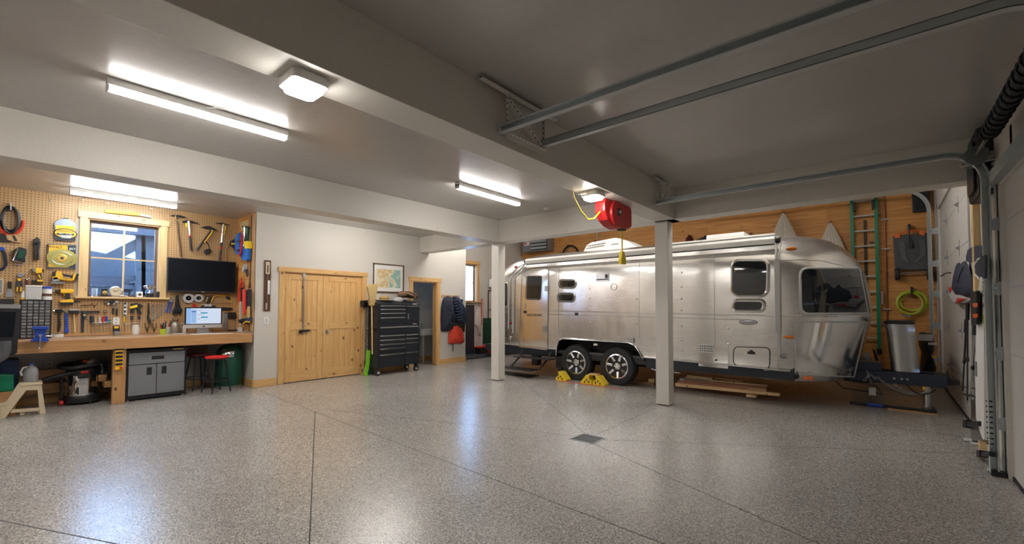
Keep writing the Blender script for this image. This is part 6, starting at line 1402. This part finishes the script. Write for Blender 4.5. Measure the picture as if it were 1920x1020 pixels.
MB(P).prism([((u0+u1)/2-.09,BT+.008),((u0+u1)/2+.09,BT+.008),((u0+u1)/2+.08,v0+.05),((u0+u1)/2-.08,v0+.05)],-.09,-.05).build('stand','steel',t); MB(P).box((u0+u1)/2-.10,(u0+u1)/2+.10,BT,BT+.008,-.13,.05).build('foot','steel',t)
k0 = onz(388,627,BT); o = MB().box(k0.x-.10,k0.x+.01,k0.y-.21,k0.y+.19,BT,BT+.012).build('keyboard','white',bevel=.003); tag(o,'slim white keyboard in front of the desktop computer','keyboard')
for i in range(3): MB().box(k0.x-.092+i*.03,k0.x-.070+i*.03,k0.y-.20,k0.y+.18,BT+.012,BT+.014).build('key_row','lightgrey',o)
t = thing('cable_tangle','tangle of pale cables behind the computer foot','cable'); rnd = random.Random(5)
for k in range(5): MB(P).tube([(u1-.32+.05*k+rnd.uniform(-.04,.04), BT+.01+abs(rnd.uniform(0,.09)), -.16-.01*k) for _ in range(7)],.004,5).build('cable','lightgrey' if k%2 else 'black',t,smooth=True)
# coffee machine
P, p = stand(433,621); t = thing('coffee_maker','black pod coffee maker with silver top on the bench','coffee maker'); a = P.at(419,600)[0]; b_ = P.at(447,600)[0]; h_ = P.at(433,588)[1]
MB(P).box(a,a+(b_-a)*.30,BT+.02,h_,-.20,-.02).build('water_tank','grey',t,bevel=.012); MB(P).box(a+(b_-a)*.30,b_,BT+.02,h_,-.20,-.10).build('body','black',t,bevel=.012)
MB(P).box(a+(b_-a)*.34,b_-.02,h_-.10,h_,-.12,.0).build('brew_head','satin',t,bevel=.02); c = a+(b_-a)*.62; MB(P).lathe((c,h_-.095,-.05),[(.045,0),(.05,.02),(.05,.07)],'v',20).build('chrome_band','steel',t,smooth=True); MB(P).box(a+(b_-a)*.30,b_,BT,BT+.025,-.20,.0).build('base','black',t,bevel=.006)
MB(P).box(b_-.05,b_,BT+.02,h_-.02,-.2,-.02).build('side_panel','grey',t,bevel=.01); MB(P).box(a+.02,b_-.02,h_,h_+.02,-.19,-.04).build('lid','satin',t,bevel=.01); MB(P).tube([(c-.06,h_+.015,-.05),(c-.04,h_+.03,.0),(c+.04,h_+.03,.0),(c+.06,h_+.015,-.05)],.006,6).build('handle','steel',t)
q = onz(435,627,BT); o = MB().box(-8.62,-8.53,q.y-.14,q.y+.12,BT,BT+.006).build('paper_sheets','white'); tag(o,'white papers lying in front of the coffee maker','paper')
P, p = stand(457,622); t = thing('cube_speaker','pale grey cube-shaped block at the right end of the bench','box'); c = P.at(457,615)[0]; MB(Matrix.Translation((P.val-.06,c,BT))@Matrix.Rotation(.5,4,'Z')).box(-.05,.05,-.06,.06,0,.085).build('block','lightgrey',t,bevel=.006); MB(Matrix.Translation((P.val-.06,c,BT))@Matrix.Rotation(.5,4,'Z')).box(.05,.052,-.04,.04,.02,.065).build('front_panel','grey',t)
# ------------------------------------------------------------------ below the bench
# steel cabinet
CP2 = Plane('x+', -8.56); a, b_ = CP2.at(240,700)[0]-.03, CP2.at(350,700)[0]; zb, zt2 = .02, .765
t = thing('steel_cabinet','grey diamond-plate tool cabinet with drawer and two doors under the bench','cabinet')
MB(CP2).box(a,b_,zb,zt2,-.45,-.02).build('body','satin',t,bevel=.004); MB(CP2).box(a-.01,b_+.01,zt2-.03,zt2,-.46,.01).build('top','satin',t,bevel=.004)
u0, u1 = a+.035, b_-.03; um = (u0+u1)/2-.01; vt = zt2-.05; vm_ = zt2-.23; vb = zb+.06
def diamond(f, nm, x0, x1, y0, y1):
    o = MB(CP2).box(x0,x1,y0,y1,-.02,.0).build(nm,'diamond',t,bevel=.003); d = MB(CP2); i = 0; s_ = .026
    y = y0+.02
    while y < y1-.012:
        x = x0+.02+(s_/2 if i%2 else 0)
        while x < x1-.015:
            sg = 1 if i%2 else -1; L_ = .009; n = .0022
            d.add([(x-L_,y-L_*sg,0.0),(x+n,y-n*sg,.0),(x+L_,y+L_*sg,0.0),(x-n,y+n*sg,0),(x,y,.0015)],[(0,1,4),(1,2,4),(2,3,4),(3,0,4)]); x += s_
        y += s_/2; i += 1
    q = d.build('tread_ribs','diamond',o); q['kind'] = 'stuff'; return o
dr1 = diamond(0,'drawer',u0,u1,vm_+.008,vt); MB(CP2).box((u0+u1)/2-.075,(u0+u1)/2+.075,(vm_+vt)/2-.02,(vm_+vt)/2+.03,0,.008).build('handle','black',dr1,bevel=.003)
for x0, x1, hx in ((u0,um-.003,um-.09),(um+.003,u1,um+.09)):
    d = diamond(0,'door',x0,x1,vb,vm_-.002); MB(CP2).box(hx-.03,hx+.03,vm_-.16,vm_-.045,0,.008).build('handle','black',d,bevel=.003)
for y in (a+.04,b_-.04): MB(CP2).cyl((y,0,-.06),(y,zb,-.06),.02,n=10).build('foot','steel',t); MB(CP2).cyl((y,0,-.40),(y,zb,-.40),.02,n=10).build('foot','steel',t)
MB(CP2).box(u1-.16,u1-.02,zt2-.026,zt2-.010,.01,.012).build('badge','brass',t)
# power strip on the leg
P = Plane('x+', -8.51); t = thing('power_strip','yellow power strip with black sockets fixed on the bench leg','power strip'); r4 = P.rect(214.5,656,230,693); MB(P).box(*r4,0,.05).build('body','yellow',t,bevel=.008); 
for j in range(4):
    for i in range(2): u = r4[0]+(r4[1]-r4[0])*(.28+.42*i); v = r4[3]-.04-j*.055; MB(P).box(u-.02,u+.02,v-.016,v+.016,.05,.055).build('socket','black',t)
MB(P).box(r4[0]+(r4[1]-r4[0])*.6,r4[1]-.01,r4[2]+.015,r4[2]+.045,.05,.058).build('switch','red',t); MB(P).box(r4[0]-.01,r4[1]+.01,r4[3]-.005,r4[3]+.02,0,.05).build('bracket','black',t)
# shop vacuum
V0 = onz(156,758,0); vx, vy = V0.x-.15, V0.y
t = thing('shop_vacuum','stainless wet-dry shop vacuum with black lid and hose under the bench','vacuum'); Z = Plane('z+',0)
MB(Z).lathe((vx,vy,0),[(.20,.03),(.21,.05),(.21,.10),(.19,.11)],'w',30).build('dolly','black',t,smooth=True)
for a in (.4,1.9,3.5,5.2): MB().ell((vx+.18*math.cos(a),vy+.18*math.sin(a),.022),(.022,.022,.022),10,6).build('caster','black',t,smooth=True)
MB(Z).lathe((vx,vy,0),[(.165,.11),(.175,.13),(.175,.42),(.17,.43)],'w',32).build('drum','chrome',t,smooth=True)
MB(Z).lathe((vx,vy,0),[(.185,.42),(.195,.45),(.18,.50),(.12,.53),(.10,.60),(.06,.63)],'w',28).build('lid','black',t,smooth=True)
MB().box(vx+.14,vx+.20,vy-.07,vy+.07,.38,.44).build('front_bracket','black',t,bevel=.01); MB().box(vx+.18,vx+.22,vy-.04,vy+.04,.45,.485).build('latch','red',t,bevel=.008); MB().box(vx+.10,vx+.14,vy-.02,vy+.03,.60,.635).build('top_latch','red',t,bevel=.006); MB().cyl((vx+.05,vy+.04,.57),(vx+.10,vy+.12,.59),.05,n=14).build('filter','lightgrey',t)
MB().tube([(vx+.05+.24*math.cos(a)*.8, vy+.25*math.sin(a), .56+.02*math.sin(2*a)) for a in [2*math.pi*k/20 for k in range(20)]],.028,8,True).build('hose','black',t,smooth=True)
MB().tube([(vx+.12,vy-.12,.47),(vx+.16,vy-.30,.43),(vx+.18,vy-.42,.40),(vx+.18,vy-.5,.385)],.035,10,r2=.018).build('floor_nozzle','black',t,smooth=True)
MB().tube([(vx+.05,vy-.22,.05),(vx+.05,vy-.22,.45)],.018,8).build('wand','black',t); MB().cyl((vx+.1,vy-.24,.05),(vx+.1,vy-.20,.05),.03,n=12).build('wheel_hub','red',t); MB(Plane('x+',vx+.155)).prism([(vy-.09,.18),(vy-.05,.14),(vy-.02,.22),(vy-.07,.26)],0,.012).build('drum_sticker','black',t)
MB(Plane('x+',vx+.1)).tube([(vy+.22,.45,0),(vy+.26,.40,0),(vy+.25,.3,0)],.01,6).build('side_tool','black',t)
t = thing('dark_jar','dark glass jar hanging space right of the vacuum on timber','jar'); c = (-8.98,1.0,.41); MB(Z).lathe((c[0],c[1],c[2]-.01),[(.05,0),(.055,.01),(.055,.15),(.04,.17)],'w',18).build('body','darkglass',t,smooth=True); MB(Z).lathe((c[0],c[1],c[2]+.16),[(.045,0),(.045,.02)],'w',18).build('lid','black',t)
# step stool and jug
P = Plane('x+', -8.46); t = thing('step_stool','beige plastic two-step stool on the floor with a jug on it','stool')
def yy(px,py): return P.at(px,py)
A = [(0,786),(8,786),(49,732),(70,731),(74,776),(86,776),(78,721),(77,717),(36,717),(32,722),(12,752),(0,757)]
MB(P).pp(A,-.03,.0).build('side_frame','beige',t,bevel=.006); MB(P).pp(A,-.33,-.30).build('side_frame','beige',t,bevel=.006)
u0,u1 = P.at(38,718)[0],P.at(80,718)[0]; v = P.at(60,718)[1]; MB(P).box(u0-.0,u1+.0,v-.03,v,-.34,.01).build('top_step','beige',t,bevel=.008)
u2 = P.at(14,755)[0]; v2 = P.at(0,757)[1]; MB(P).box(P.at(-20,755)[0],u2,v2-.03,v2,-.34,.01).build('lower_step','beige',t,bevel=.008); MB(P).pp([(22,768),(74,764),(74,770),(20,774)],-.03,-.005).build('brace','beige',t)
for px in (9,42,75): MB(P).box(P.at(px,776)[0]-.02,P.at(px,776)[0]+.02,.01,.03,-.32,-.02).build('cross_bar','beige',t)
P2_ = Plane('x+',-8.58); t = thing('water_jug','clear plastic gallon jug with blue cap standing on the step stool','jug'); zj = v+.001; c = P2_.at(58,700)[0]
MB(P2_).lathe((c,zj,-.0),[(.060,0),(.068,.01),(.070,.12),(.06,.17),(.035,.205),(.02,.215),(.02,.23)],'v',20).build('body',mat('milky plastic',(.45,.47,.49),.35,alpha=.6),t,smooth=True); MB(P2_).lathe((c,zj+.23,0),[(.025,0),(.025,.02),(.01,.022)],'v',14).build('cap','blue',t,smooth=True)
MB(P2_).tube([(c-.03,zj+.20,.0),(c-.07,zj+.19,.0),(c-.09,zj+.14,.0),(c-.078,zj+.09,.0)],.012,8).build('handle','white',t,smooth=True)
# stools
def stool(c, seat_z, col, lab, r=.165):
    t = thing('bar_stool', lab, 'stool', 'round shop stools under the bench'); x, y = c
    MB(Z).lathe((x,y,seat_z-.035),[(r*.9,0),(r,.008),(r,.028),(r*.93,.036),(r*.2,.037)],'w',32).build('seat',col,t,smooth=True); MB(Z).lathe((x,y,seat_z-.06),[(r*.7,0),(r*.86,.024)],'w',24).build('swivel_plate','black',t)
    R = lambda z: r*.62+(seat_z-z)*.17
    for k in range(4):
        a = math.pi/4+k*math.pi/2+.25
        MB().cyl((x+R(.0)*math.cos(a),y+R(.0)*math.sin(a),.02),(x+R(seat_z-.05)*math.cos(a),y+R(seat_z-.05)*math.sin(a),seat_z-.05),.012,n=8).build('leg','satin',t)
        MB().cyl((x+R(0)*math.cos(a),y+R(0)*math.sin(a),0),(x+R(0)*math.cos(a),y+R(0)*math.sin(a),.03),.013,n=8).build('rubber_foot','chrome',t)
    MB(Z).ring((x,y,.22),R(.22),.008,'w',28).build('foot_ring','satin',t,smooth=True)
stool((-8.33,2.30),.61,'red','round stool with red seat and black legs, in front'); stool((-8.85,2.17),.62,mat('dark red seat',(.10,.008,.01),.4),'darker round stool pushed back under the bench behind the red one')
t = thing('chair_back','dark brown square chair back under the bench behind the stools','chair'); MB(Plane('x+',-9.1)).box(2.0,2.36,.56,.74,0,.03).build('backrest','brown',t,bevel=.008)
for y in (2.02,2.32): MB(Plane('x+',-9.1)).box(y,y+.03,.0,.58,0,.03).build('leg','black',t)
# bin
bx, by = -8.86, 2.635; t = thing('trash_can','dark green round-topped trash can with steel flap under the bench end','trash can')
MB(Z).lathe((bx,by,0),[(.20,.0),(.205,.02),(.205,.04)],'w',36).build('base_ring','steel',t,smooth=True); MB(Z).lathe((bx,by,0),[(.20,.04),(.203,.06),(.203,.52),(.198,.53)],'w',36).build('body','darkgreen',t,smooth=True); MB(Z).lathe((bx,by,0),[(.203,.53),(.203,.56),(.19,.64),(.155,.70),(.09,.745),(.02,.755)],'w',36).build('dome','darkgreen',t,smooth=True)
fv = []; ff = []; n = 9
for j in range(6):
    z = .545+.135*j/5; rz = .206 if z < .57 else .206*math.sqrt(max(0,1-((z-.56)/.205)**2))+.003
    for i in range(n): a = -.95+1.0*i/(n-1); fv.append((bx+rz*math.cos(a), by+rz*math.sin(a), z))
for j in range(5):
    for i in range(n-1): ff.append((j*n+i,j*n+i+1,(j+1)*n+i+1,(j+1)*n+i))
MB().add(fv,ff).build('flap','chrome',t,smooth=True)
# ------------------------------------------------------------------ door wall things
t = thing('wall_thermometer','narrow dark wood thermometer plaque hanging left of the double doors','thermometer'); r5 = LW.rect(494.5,488,506.5,583); MB(LW).box(*r5,0,.022).build('plaque','darkwood',t,bevel=.004)
MB(LW).box(r5[0]+.02,r5[1]-.02,r5[3]-.25,r5[3]-.03,.022,.025).build('dial_card','beige',t); MB(LW).box((r5[0]+r5[1])/2-.008,(r5[0]+r5[1])/2+.008,r5[3]-.22,r5[3]-.09,.025,.028).build('needle','black',t); MB(LW).box((r5[0]+r5[1])/2-.0,r5[1]-.012,r5[2]+.30,r5[2]+.55,.022,.025).build('scale_card','white',t); MB(LW).cyl(((r5[0]+r5[1])/2,r5[2]+.03,.03),((r5[0]+r5[1])/2,r5[3]-.25,.03),.004,n=6).build('tube','steel',t); MB(LW).box(r5[0]+.03,r5[0]+.055,r5[2]+.03,r5[2]+.14,.022,.026).build('small_card','lightgrey',t)
t = thing('light_switch','white light switch plate below the thermometer','switch'); r5 = LW.rect(495,594.5,504,607.5); MB(LW).box(*r5,0,.007).build('plate','white',t,bevel=.002); MB(LW).box(r5[0]+.027,r5[1]-.027,r5[2]+.03,r5[3]-.03,.007,.012).build('rocker','lightgrey',t)
DP = Plane('x+', WX-.02); t = thing('bar_clamp','long silver bar clamp hanging on the left door leaf','clamp'); a = DP.at(570.5,511,.02); b_ = DP.at(570.5,620,.02)
MB(DP).box(a[0]-.012,a[0]+.012,b_[1],a[1],.012,.022).build('bar','steel',t); MB(DP).box(a[0]-.022,a[0]+.022,a[1]-.10,a[1],.0,.028).build('sleeve','lightgrey',t,bevel=.003); MB(DP).box(b_[0]-.09,b_[0]+.10,b_[1]-.02,b_[1]+.02,.005,.04).build('foot','black',t,bevel=.008); MB(DP).box(b_[0]-.10,b_[0]-.03,b_[1]-.05,b_[1]-.01,.005,.03).build('jaw_pad','black',t,bevel=.006)
t = thing('framed_map','framed printed map hanging above the tool chest','picture'); a,b1,c1,d1 = LW.rect(700,497,755,547); MB(LW).box(a-.02,b1+.02,c1-.02,d1+.02,0,.014).build('backing','white',t)
for u_ in ((a-.02,a+.005),(b1-.005,b1+.02)): MB(LW).box(u_[0],u_[1],c1-.02,d1+.02,.014,.028).build('frame_side','brown',t)
for v_ in ((c1-.02,c1+.005),(d1-.005,d1+.02)): MB(LW).box(a-.02,b1+.02,v_[0],v_[1],.014,.028).build('frame_rail','brown',t)
MB(LW).box(a+.06,b1-.07,c1+.09,d1-.10,.014,.016).build('printed_sheet','map',t)
# tool chest
cx0, cx1 = WX+.03, -7.93; cy0, cy1 = 5.02, 6.10; TP2 = Plane('x+', cx1)
t = thing('tool_chest','tall black rolling tool chest with many silver-handled drawers beside the doors','tool chest')
def ch(a,b,c,d,nm,mt_,d0=-.0,d1=.0,par=None,bev=.003): return MB(TP2).box(a,b,c,d,d0,d1).build(nm,mt_,par or t,bevel=bev)
dep = cx1-cx0
chb = mat('chest black',(.018,.022,.030),.38,.2)
MB(TP2).box(cy0,cy1,.17,.95,-dep+.02,-.012).build('lower_cabinet',chb,t,bevel=.006); MB(TP2).box(cy0+.01,cy1-.01,.955,1.44,-dep+.04,-.014).build('upper_cabinet',chb,t,bevel=.006)
mbt = MB(Plane('y-',cy1-.005)); mbt.prism([(cx0+.03,1.44),(cx1-.014,1.44),(cx1-.014,1.49),(cx1-.12,1.555),(cx0+.03,1.57)],0,cy1-cy0-.01).build('lid',chb,t,bevel=.008)
MB(Plane('x+',cx0+.14)).box(cy0-.12,cy0-.01,1.42,1.56,-.12,.0).build('side_bracket','black',t)
split = cy0+.04+(cy1-cy0)*.60
def drawer(u0,u1,v0,v1):
    d = MB(TP2).box(u0,u1,v0,v1,-.012,.0).build('drawer',chb,t,bevel=.003); MB(TP2).box(u0+.01,u1-.01,v1-.032,v1-.010,.0,.016).build('handle','chrome',d,bevel=.004)
def zr_(py): return TP2.at(748,py)[1]
L_, R_ = cy0+.045, cy1-.045
zs_l = [TP2.at(733,y)[1] for y in (574,580,588,596,606)]
ys = [ (573,579.5),(579.5,587),(587,595),(595,606) ]
for a_, b2 in ys: drawer(L_,split-.008,TP2.at(735,b2)[1]+.004,TP2.at(735,a_)[1]+.012)
drawer(split+.004,R_,TP2.at(775,579)[1],TP2.at(775,574)[1]+.012)
dd = ch(split+.004,R_,TP2.at(775,606)[1],TP2.at(775,579.5)[1]-.004,'door',chb,-.012,0); ch(split+.05,split+.075,TP2.at(768,598)[1],TP2.at(768,588)[1],'door_handle','chrome',0,.014,dd); 
drawer(L_,R_,TP2.at(750,623)[1],TP2.at(750,612)[1]+.008)
rowsl = [(628,636),(636,644),(644,652),(652,660),(663,686)]
for a_, b2 in rowsl: drawer(L_,split-.008,TP2.at(735,b2)[1]+.004,TP2.at(735,a_)[1]+.006)
for a_, b2 in [(626,633),(633,641),(641,658),(659,682)]: drawer(split+.004,R_,TP2.at(775,b2)[1]+.004,TP2.at(775,a_)[1]+.006)
for y_, z_ in ((751,570),(751,607)): u,v = TP2.at(y_,z_); MB(TP2).lathe((u,v,-.012),[(.012,0),(.01,.012)],'w',12).build('lock','chrome',t)
for z_ in (570,607): u,v = TP2.at(778,z_); o = MB(TP2).box(u-.05,u+.05,v-.012,v+.012,-.014,-.008).build('badge','lightgrey',t); text('HUSKY',.022,TP2,u,v,-.008,'red',o,'lettering')
for (x,y) in ((cx1-.06,cy0+.06),(cx1-.06,cy1-.06),(cx0+.08,cy0+.06),(cx0+.08,cy1-.06)):
    cs = MB().box(x-.04,x+.04,y-.03,y+.03,.12,.17).build('caster_bracket','satin',t,bevel=.004); MB(Plane('x+',x)).lathe((y,.065,-.022),[(.05,-.0),(.064,.004),(.064,.040),(.05,.044)],'w',24).build('caster_wheel','rubber',cs,smooth=True); MB(Plane('x+',x)).lathe((y,.065,.02),[(.035,0),(.03,.008),(.008,.01)],'w',16).build('wheel_hub','chrome',cs)
for z in (1.38,.93): MB().box(cx1-.10,cx1-.04,cy1-.012,cy1+.03,z-.015,z+.015).build('side_hook','black',t,bevel=.004)
for z in (1.41,1.0): MB().box(cx1-.12,cx1-.02,cy0-.09,cy0,z-.015,z+.015).build('broom_holder','black',t,bevel=.004)
# things on the chest
LZ = 1.556
t = thing('straw_hat','tan straw hat lying on the tool chest','hat'); c = (cx0+.25,cy0+.30); MB(Z).lathe((c[0],c[1],1.567),[(.19,.004),(.18,.0),(.10,.008),(.095,.05),(.085,.09),(.05,.105),(.01,.10)],'w',28,1,1.1).build('brim_and_crown','straw',t,smooth=True); MB(Z).lathe((c[0],c[1],1.567),[(.098,.012),(.098,.045)],'w',24,1,1.1).build('hat_band','brown',t,smooth=True)
t = thing('baseball_cap','pale grey cap lying on the tool chest between the hat and the leather bag','cap'); c = (cx0+.30,cy0+.62); MB().ell((c[0],c[1],1.575),(.10,.13,.075),18,10).build('crown','lightgrey',t,smooth=True); MB().ell((c[0]+.03,c[1]+.11,1.572),(.08,.10,.012),16,6).build('visor','navy',t,smooth=True)
t = thing('leather_bag','brown leather work gloves and bag heaped on the right of the tool chest','bag'); BP3 = Plane('x+', cx0+.20)
blob(BP3,[(745,556),(746,549),(752,546),(765,546),(776,549),(783,554),(782,559),(748,558)],-.05,.14,'bag','brown',t,fold=.12,seed=4); blob(BP3,[(757,552),(770,550),(783,555),(782,560),(765,559)],.06,.20,'flap',mat('brown leather dark',(.07,.035,.02),.6),t,fold=.15)
MB(BP3).tube([(*BP3.at(x,y,.18),.18) for x,y in ((748,551),(758,548),(770,552),(780,558))],.012,6).build('strap','tan',t)
# broom
t = thing('corn_broom','corn broom standing bristles-up at the left side of the tool chest','broom'); P = Plane('x+', cx1-.05)
MB(P).tube([(*P.at(698,664),0),(*P.at(697,572),0)],.014,10).build('handle','paletrimz',t,smooth=True); MB(P).pp([(692,572),(701,572),(703,558),(708,536),(706,533),(698,532.5),(691,534),(688,538),(692,557)],-.035,.035).build('bristles','straw',t,bevel=.01)
for py in (560,565): MB(P).pp([(691,py),(703.5,py),(703.5,py+1.5),(691,py+1.5)],-.04,.04).build('stitching','tan',t)
MB(P).pp([(692.5,568),(701.5,568),(700.5,573.5),(693.5,573.5)],-.03,.03).build('binding','brass',t)
# chain hanging
t = thing('hanging_chain','heavy tan-grey chain hanging in loops beside the tool chest','chain'); P = Plane('x+',WX+.12)
for k,px in enumerate((685,688.5,692)):
    a = P.at(px,571); b2 = P.at(px-1,676-k*3); chain([(WX+.12+.02*k,a[0],a[1]),(WX+.12+.02*k,b2[0],b2[1])],'chain_strand',t,.030,.0065,mat('chain metal',(.30,.26,.20),.45,.7))
MB().box(WX,WX+.2,P.at(683,570)[0]-.03,P.at(694,570)[0]+.03,P.at(688,570)[1]+.02,P.at(688,570)[1]+.05).build('rail','black',t)
P = Plane('x+',WX+.25); t = thing('green_scoop','lime green plastic scoop blade standing beside the chest','scoop'); MB(P).pp([(688,656),(694,657),(692,684),(688,705),(683,706),(682,701),(686,683)],-.02,.02).build('blade','lime',t,bevel=.006)
t = thing('snow_brush','dark teal shovel blade standing behind the green scoop','shovel'); P = Plane('x+',WX+.18); MB(P).pp([(696,662),(700,665),(700,700),(694,705),(692,700),(694,684)],-.02,.02).build('blade',mat('dark teal',(.01,.05,.05),.4),t,bevel=.006)
t = thing('long_handle','pale wooden handle standing upright between door trim and chain','handle'); P = Plane('x+',WX+.06); MB(P).tube([(*P.at(682.5,581),0),(*P.at(681.5,706),0)],.013,8).build('shaft','paletrimz',t,smooth=True)
# coats
CP3 = LW
t = thing('coat_hooks','dark coat hook rail behind the jackets','hook'); u,v = LW.at(850,556); MB(LW).box(u-.4,u+.2,v-.02,v+.03,0,.018).build('rail','tan',t)
for k in (-.25,.05): MB(LW).tube([(u+k,v,.015),(u+k,v-.01,.07),(u+k,v+.02,.09)],.007,6).build('hook','black',t)
t = thing('navy_jacket','navy jacket hanging on the wall, the left of the two coats','jacket','navy jackets on the hooks')
blob(LW,[(832,558),(838,555),(843,556),(847,563),(850,585),(855,600),(850,605),(846,604),(840,603),(836,620),(832,622),(827,621),(826,600),(827,578),(829,565)],.02,.20,'jacket','navyfab',t,fold=.09,seed=2)
for L2 in ([(838,560),(841,575),(838,602)],[(846,565),(846,585),(852,600)]): MB(LW).tube([(*LW.at(x,y,.19),.19) for x,y in L2],.008,6).build('seam','black',t)
t = thing('navy_jacket','quilted navy puffer jacket hanging on the wall, the right of the two coats','jacket','navy jackets on the hooks')
puf = mat('quilted navy',(.012,.024,.062),.5)
blob(LW,[(849,556),(853,555),(858,557),(863,566),(870,580),(873,592),(872,606),(862,607),(855,604),(852,588),(849,570)],.04,.24,'jacket',puf,t,fold=.04,seed=5)
for k in range(8): 
    y = 563+k*5.2; x0 = 852+k*.9; x1 = 861+k*1.7; MB(LW).tube([(*LW.at(x0,y+1,.20),.17),(*LW.at((x0+x1)/2,y-.5,.23),.235),(*LW.at(x1,y+2,.19),.16)],.016,8).build('quilted_roll',puf,t,smooth=True)
t = thing('black_jacket_hem','black garment hanging beneath the two navy jackets','jacket'); blob(LW,[(834,602),(852,598),(872,606),(871,622),(865,624),(858,618),(850,604),(842,606),(836,622),(833,620)],.01,.10,'garment','black',t,fold=.08,seed=3)
t = thing('red_jacket','bright orange-red jacket hem showing below the navy coats','jacket'); blob(LW,[(846,607),(852,605),(862,611),(867,618),(870,641),(866,644),(853,644),(846,645),(840,644),(841,628)],.03,.14,'jacket','redfab',t,fold=.10,seed=6)
t = thing('hanging_strap','black strap dangling below the red jacket','strap'); MB(LW).tube([(*LW.at(849,644,.06),.06),(*LW.at(849.5,652,.06),.06),(*LW.at(849,659,.06),.06)],.012,6).build('strap','black',t)
t = thing('thermostat','white thermostat on the wall by the window','thermostat'); r5 = LW.rect(861,560,868,567); MB(LW).box(*r5,0,.02).build('case','white',t,bevel=.004); MB(LW).box(r5[0]+.02,r5[1]-.01,r5[2]+.015,r5[3]-.015,.02,.022).build('display','black',t)
# beyond the coats
t = thing('grey_panel','dark grey sheet panel standing below the far window at the wall end','panel'); XP = Plane('y-', 8.35); 
MB(Plane('x+',EX+.04)).box(8.02,9.15,.0,W2[2]-.10,0,.03).build('sheet','sheetgrey',t); MB(Plane('x+',EX+.07)).box(8.02,9.15,.7,.72,0,.004).build('seam','black',t)
t = thing('towel','pale pinkish cloth hanging on the far wall under the window','cloth'); FW2 = Plane('x+',EX); 
blob(FW2,[(896,576),(899,577),(902,592),(904,612),(901,630),(897,629),(894,615),(889,608),(891,590)],.02,.10,'cloth',mat('pinkish cloth',(.62,.50,.42),.9),t,fold=.14,seed=8); MB(FW2).tube([(*FW2.at(897,573),0),(*FW2.at(897,573),.05)],.01,6).build('hook','black',t)
MP = Plane('x+', EX+.35); t = thing('mop_bucket','black mop bucket with red wringer on the curb by the column','bucket'); a,b1 = MP.at(900,660)[0], MP.at(923,660)[0]; c = (a+b1)/2
MB(MP).prism([(a+.03,.051),(b1+.03,.051),(b1+.08,.24),(a,.24)],-.25,0).build('bucket','black',t,bevel=.02); MB(MP).prism([(a-.01,.24),(b1+.08,.24),(b1+.06,.30),(a+.03,.27)],-.26,.01).build('wringer','red',t,bevel=.01); MB(MP).ring((c+.12,.09,.01),.05,.01,'w',14).build('pedal','red',t)
t = thing('mop','mop with white handle leaning in the bucket','mop'); MB(MP).tube([(*MP.at(907,652),-.1),(*MP.at(914,610),-.25)],.013,8).build('handle','white',t,smooth=True); MB(MP).tube([(*MP.at(914,610),-.25),(*MP.at(917,560),-.30)],.014,8).build('upper_handle','redfab',t,smooth=True); MB(MP).ell((*MP.at(907,654),-.1),(.06,.03,.05),12,6).build('mop_head','lightgrey',t)
t = thing('wall_rack','dark upright rack frame behind the column with green cloth','rack'); u,v = FW2.at(914,545); MB(FW2).box(u,u+.02,1.0,v+.02,.02,.04).build('upright','black',t); MB(FW2).box(u,u+.5,v,v+.02,.02,.04).build('top_bar','black',t); MB(FW2).box(u,u+.5,1.35,1.37,.02,.04).build('bar','black',t); MB(FW2).box(u-.2,u+.5,.32,1.1,.005,.03).build('green_panel','darkgreen',t)
t = thing('white_roll','white rolled tube on top of the rack behind the column','roll'); u,v = FW2.at(918,531); MB(FW2).cyl((u-.06,v-.13,.1),(u-.04,v+.12,.1),.07,n=16).build('roll','white',t,smooth=True); MB(FW2).cyl((u-.04,v+.12,.1),(u-.04,v+.13,.1),.05,n=16).build('end','grey',t)
# sink in the washroom
t = thing('wash_basin','white wash basin on legs inside the open doorway','basin'); MB().box(-9.3,-8.95,6.95,7.45,.70,.86).build('basin','white',t,bevel=.03)
for y in (7.0,7.38): MB().box(-9.0,-8.97,y,y+.03,0,.70).build('leg','lightgrey',t)
MB().tube([(-9.3,7.2,.86),(-9.3,7.2,.98),(-9.2,7.2,.98)],.012,8).build('tap','chrome',t)
for px,l in ((918,0),): pass

# origins: every thing gets its own base point
for o in [q for q in bpy.data.objects if not q.parent and q.type in ('MESH', 'EMPTY') and q.name not in DONE]: fin(o)
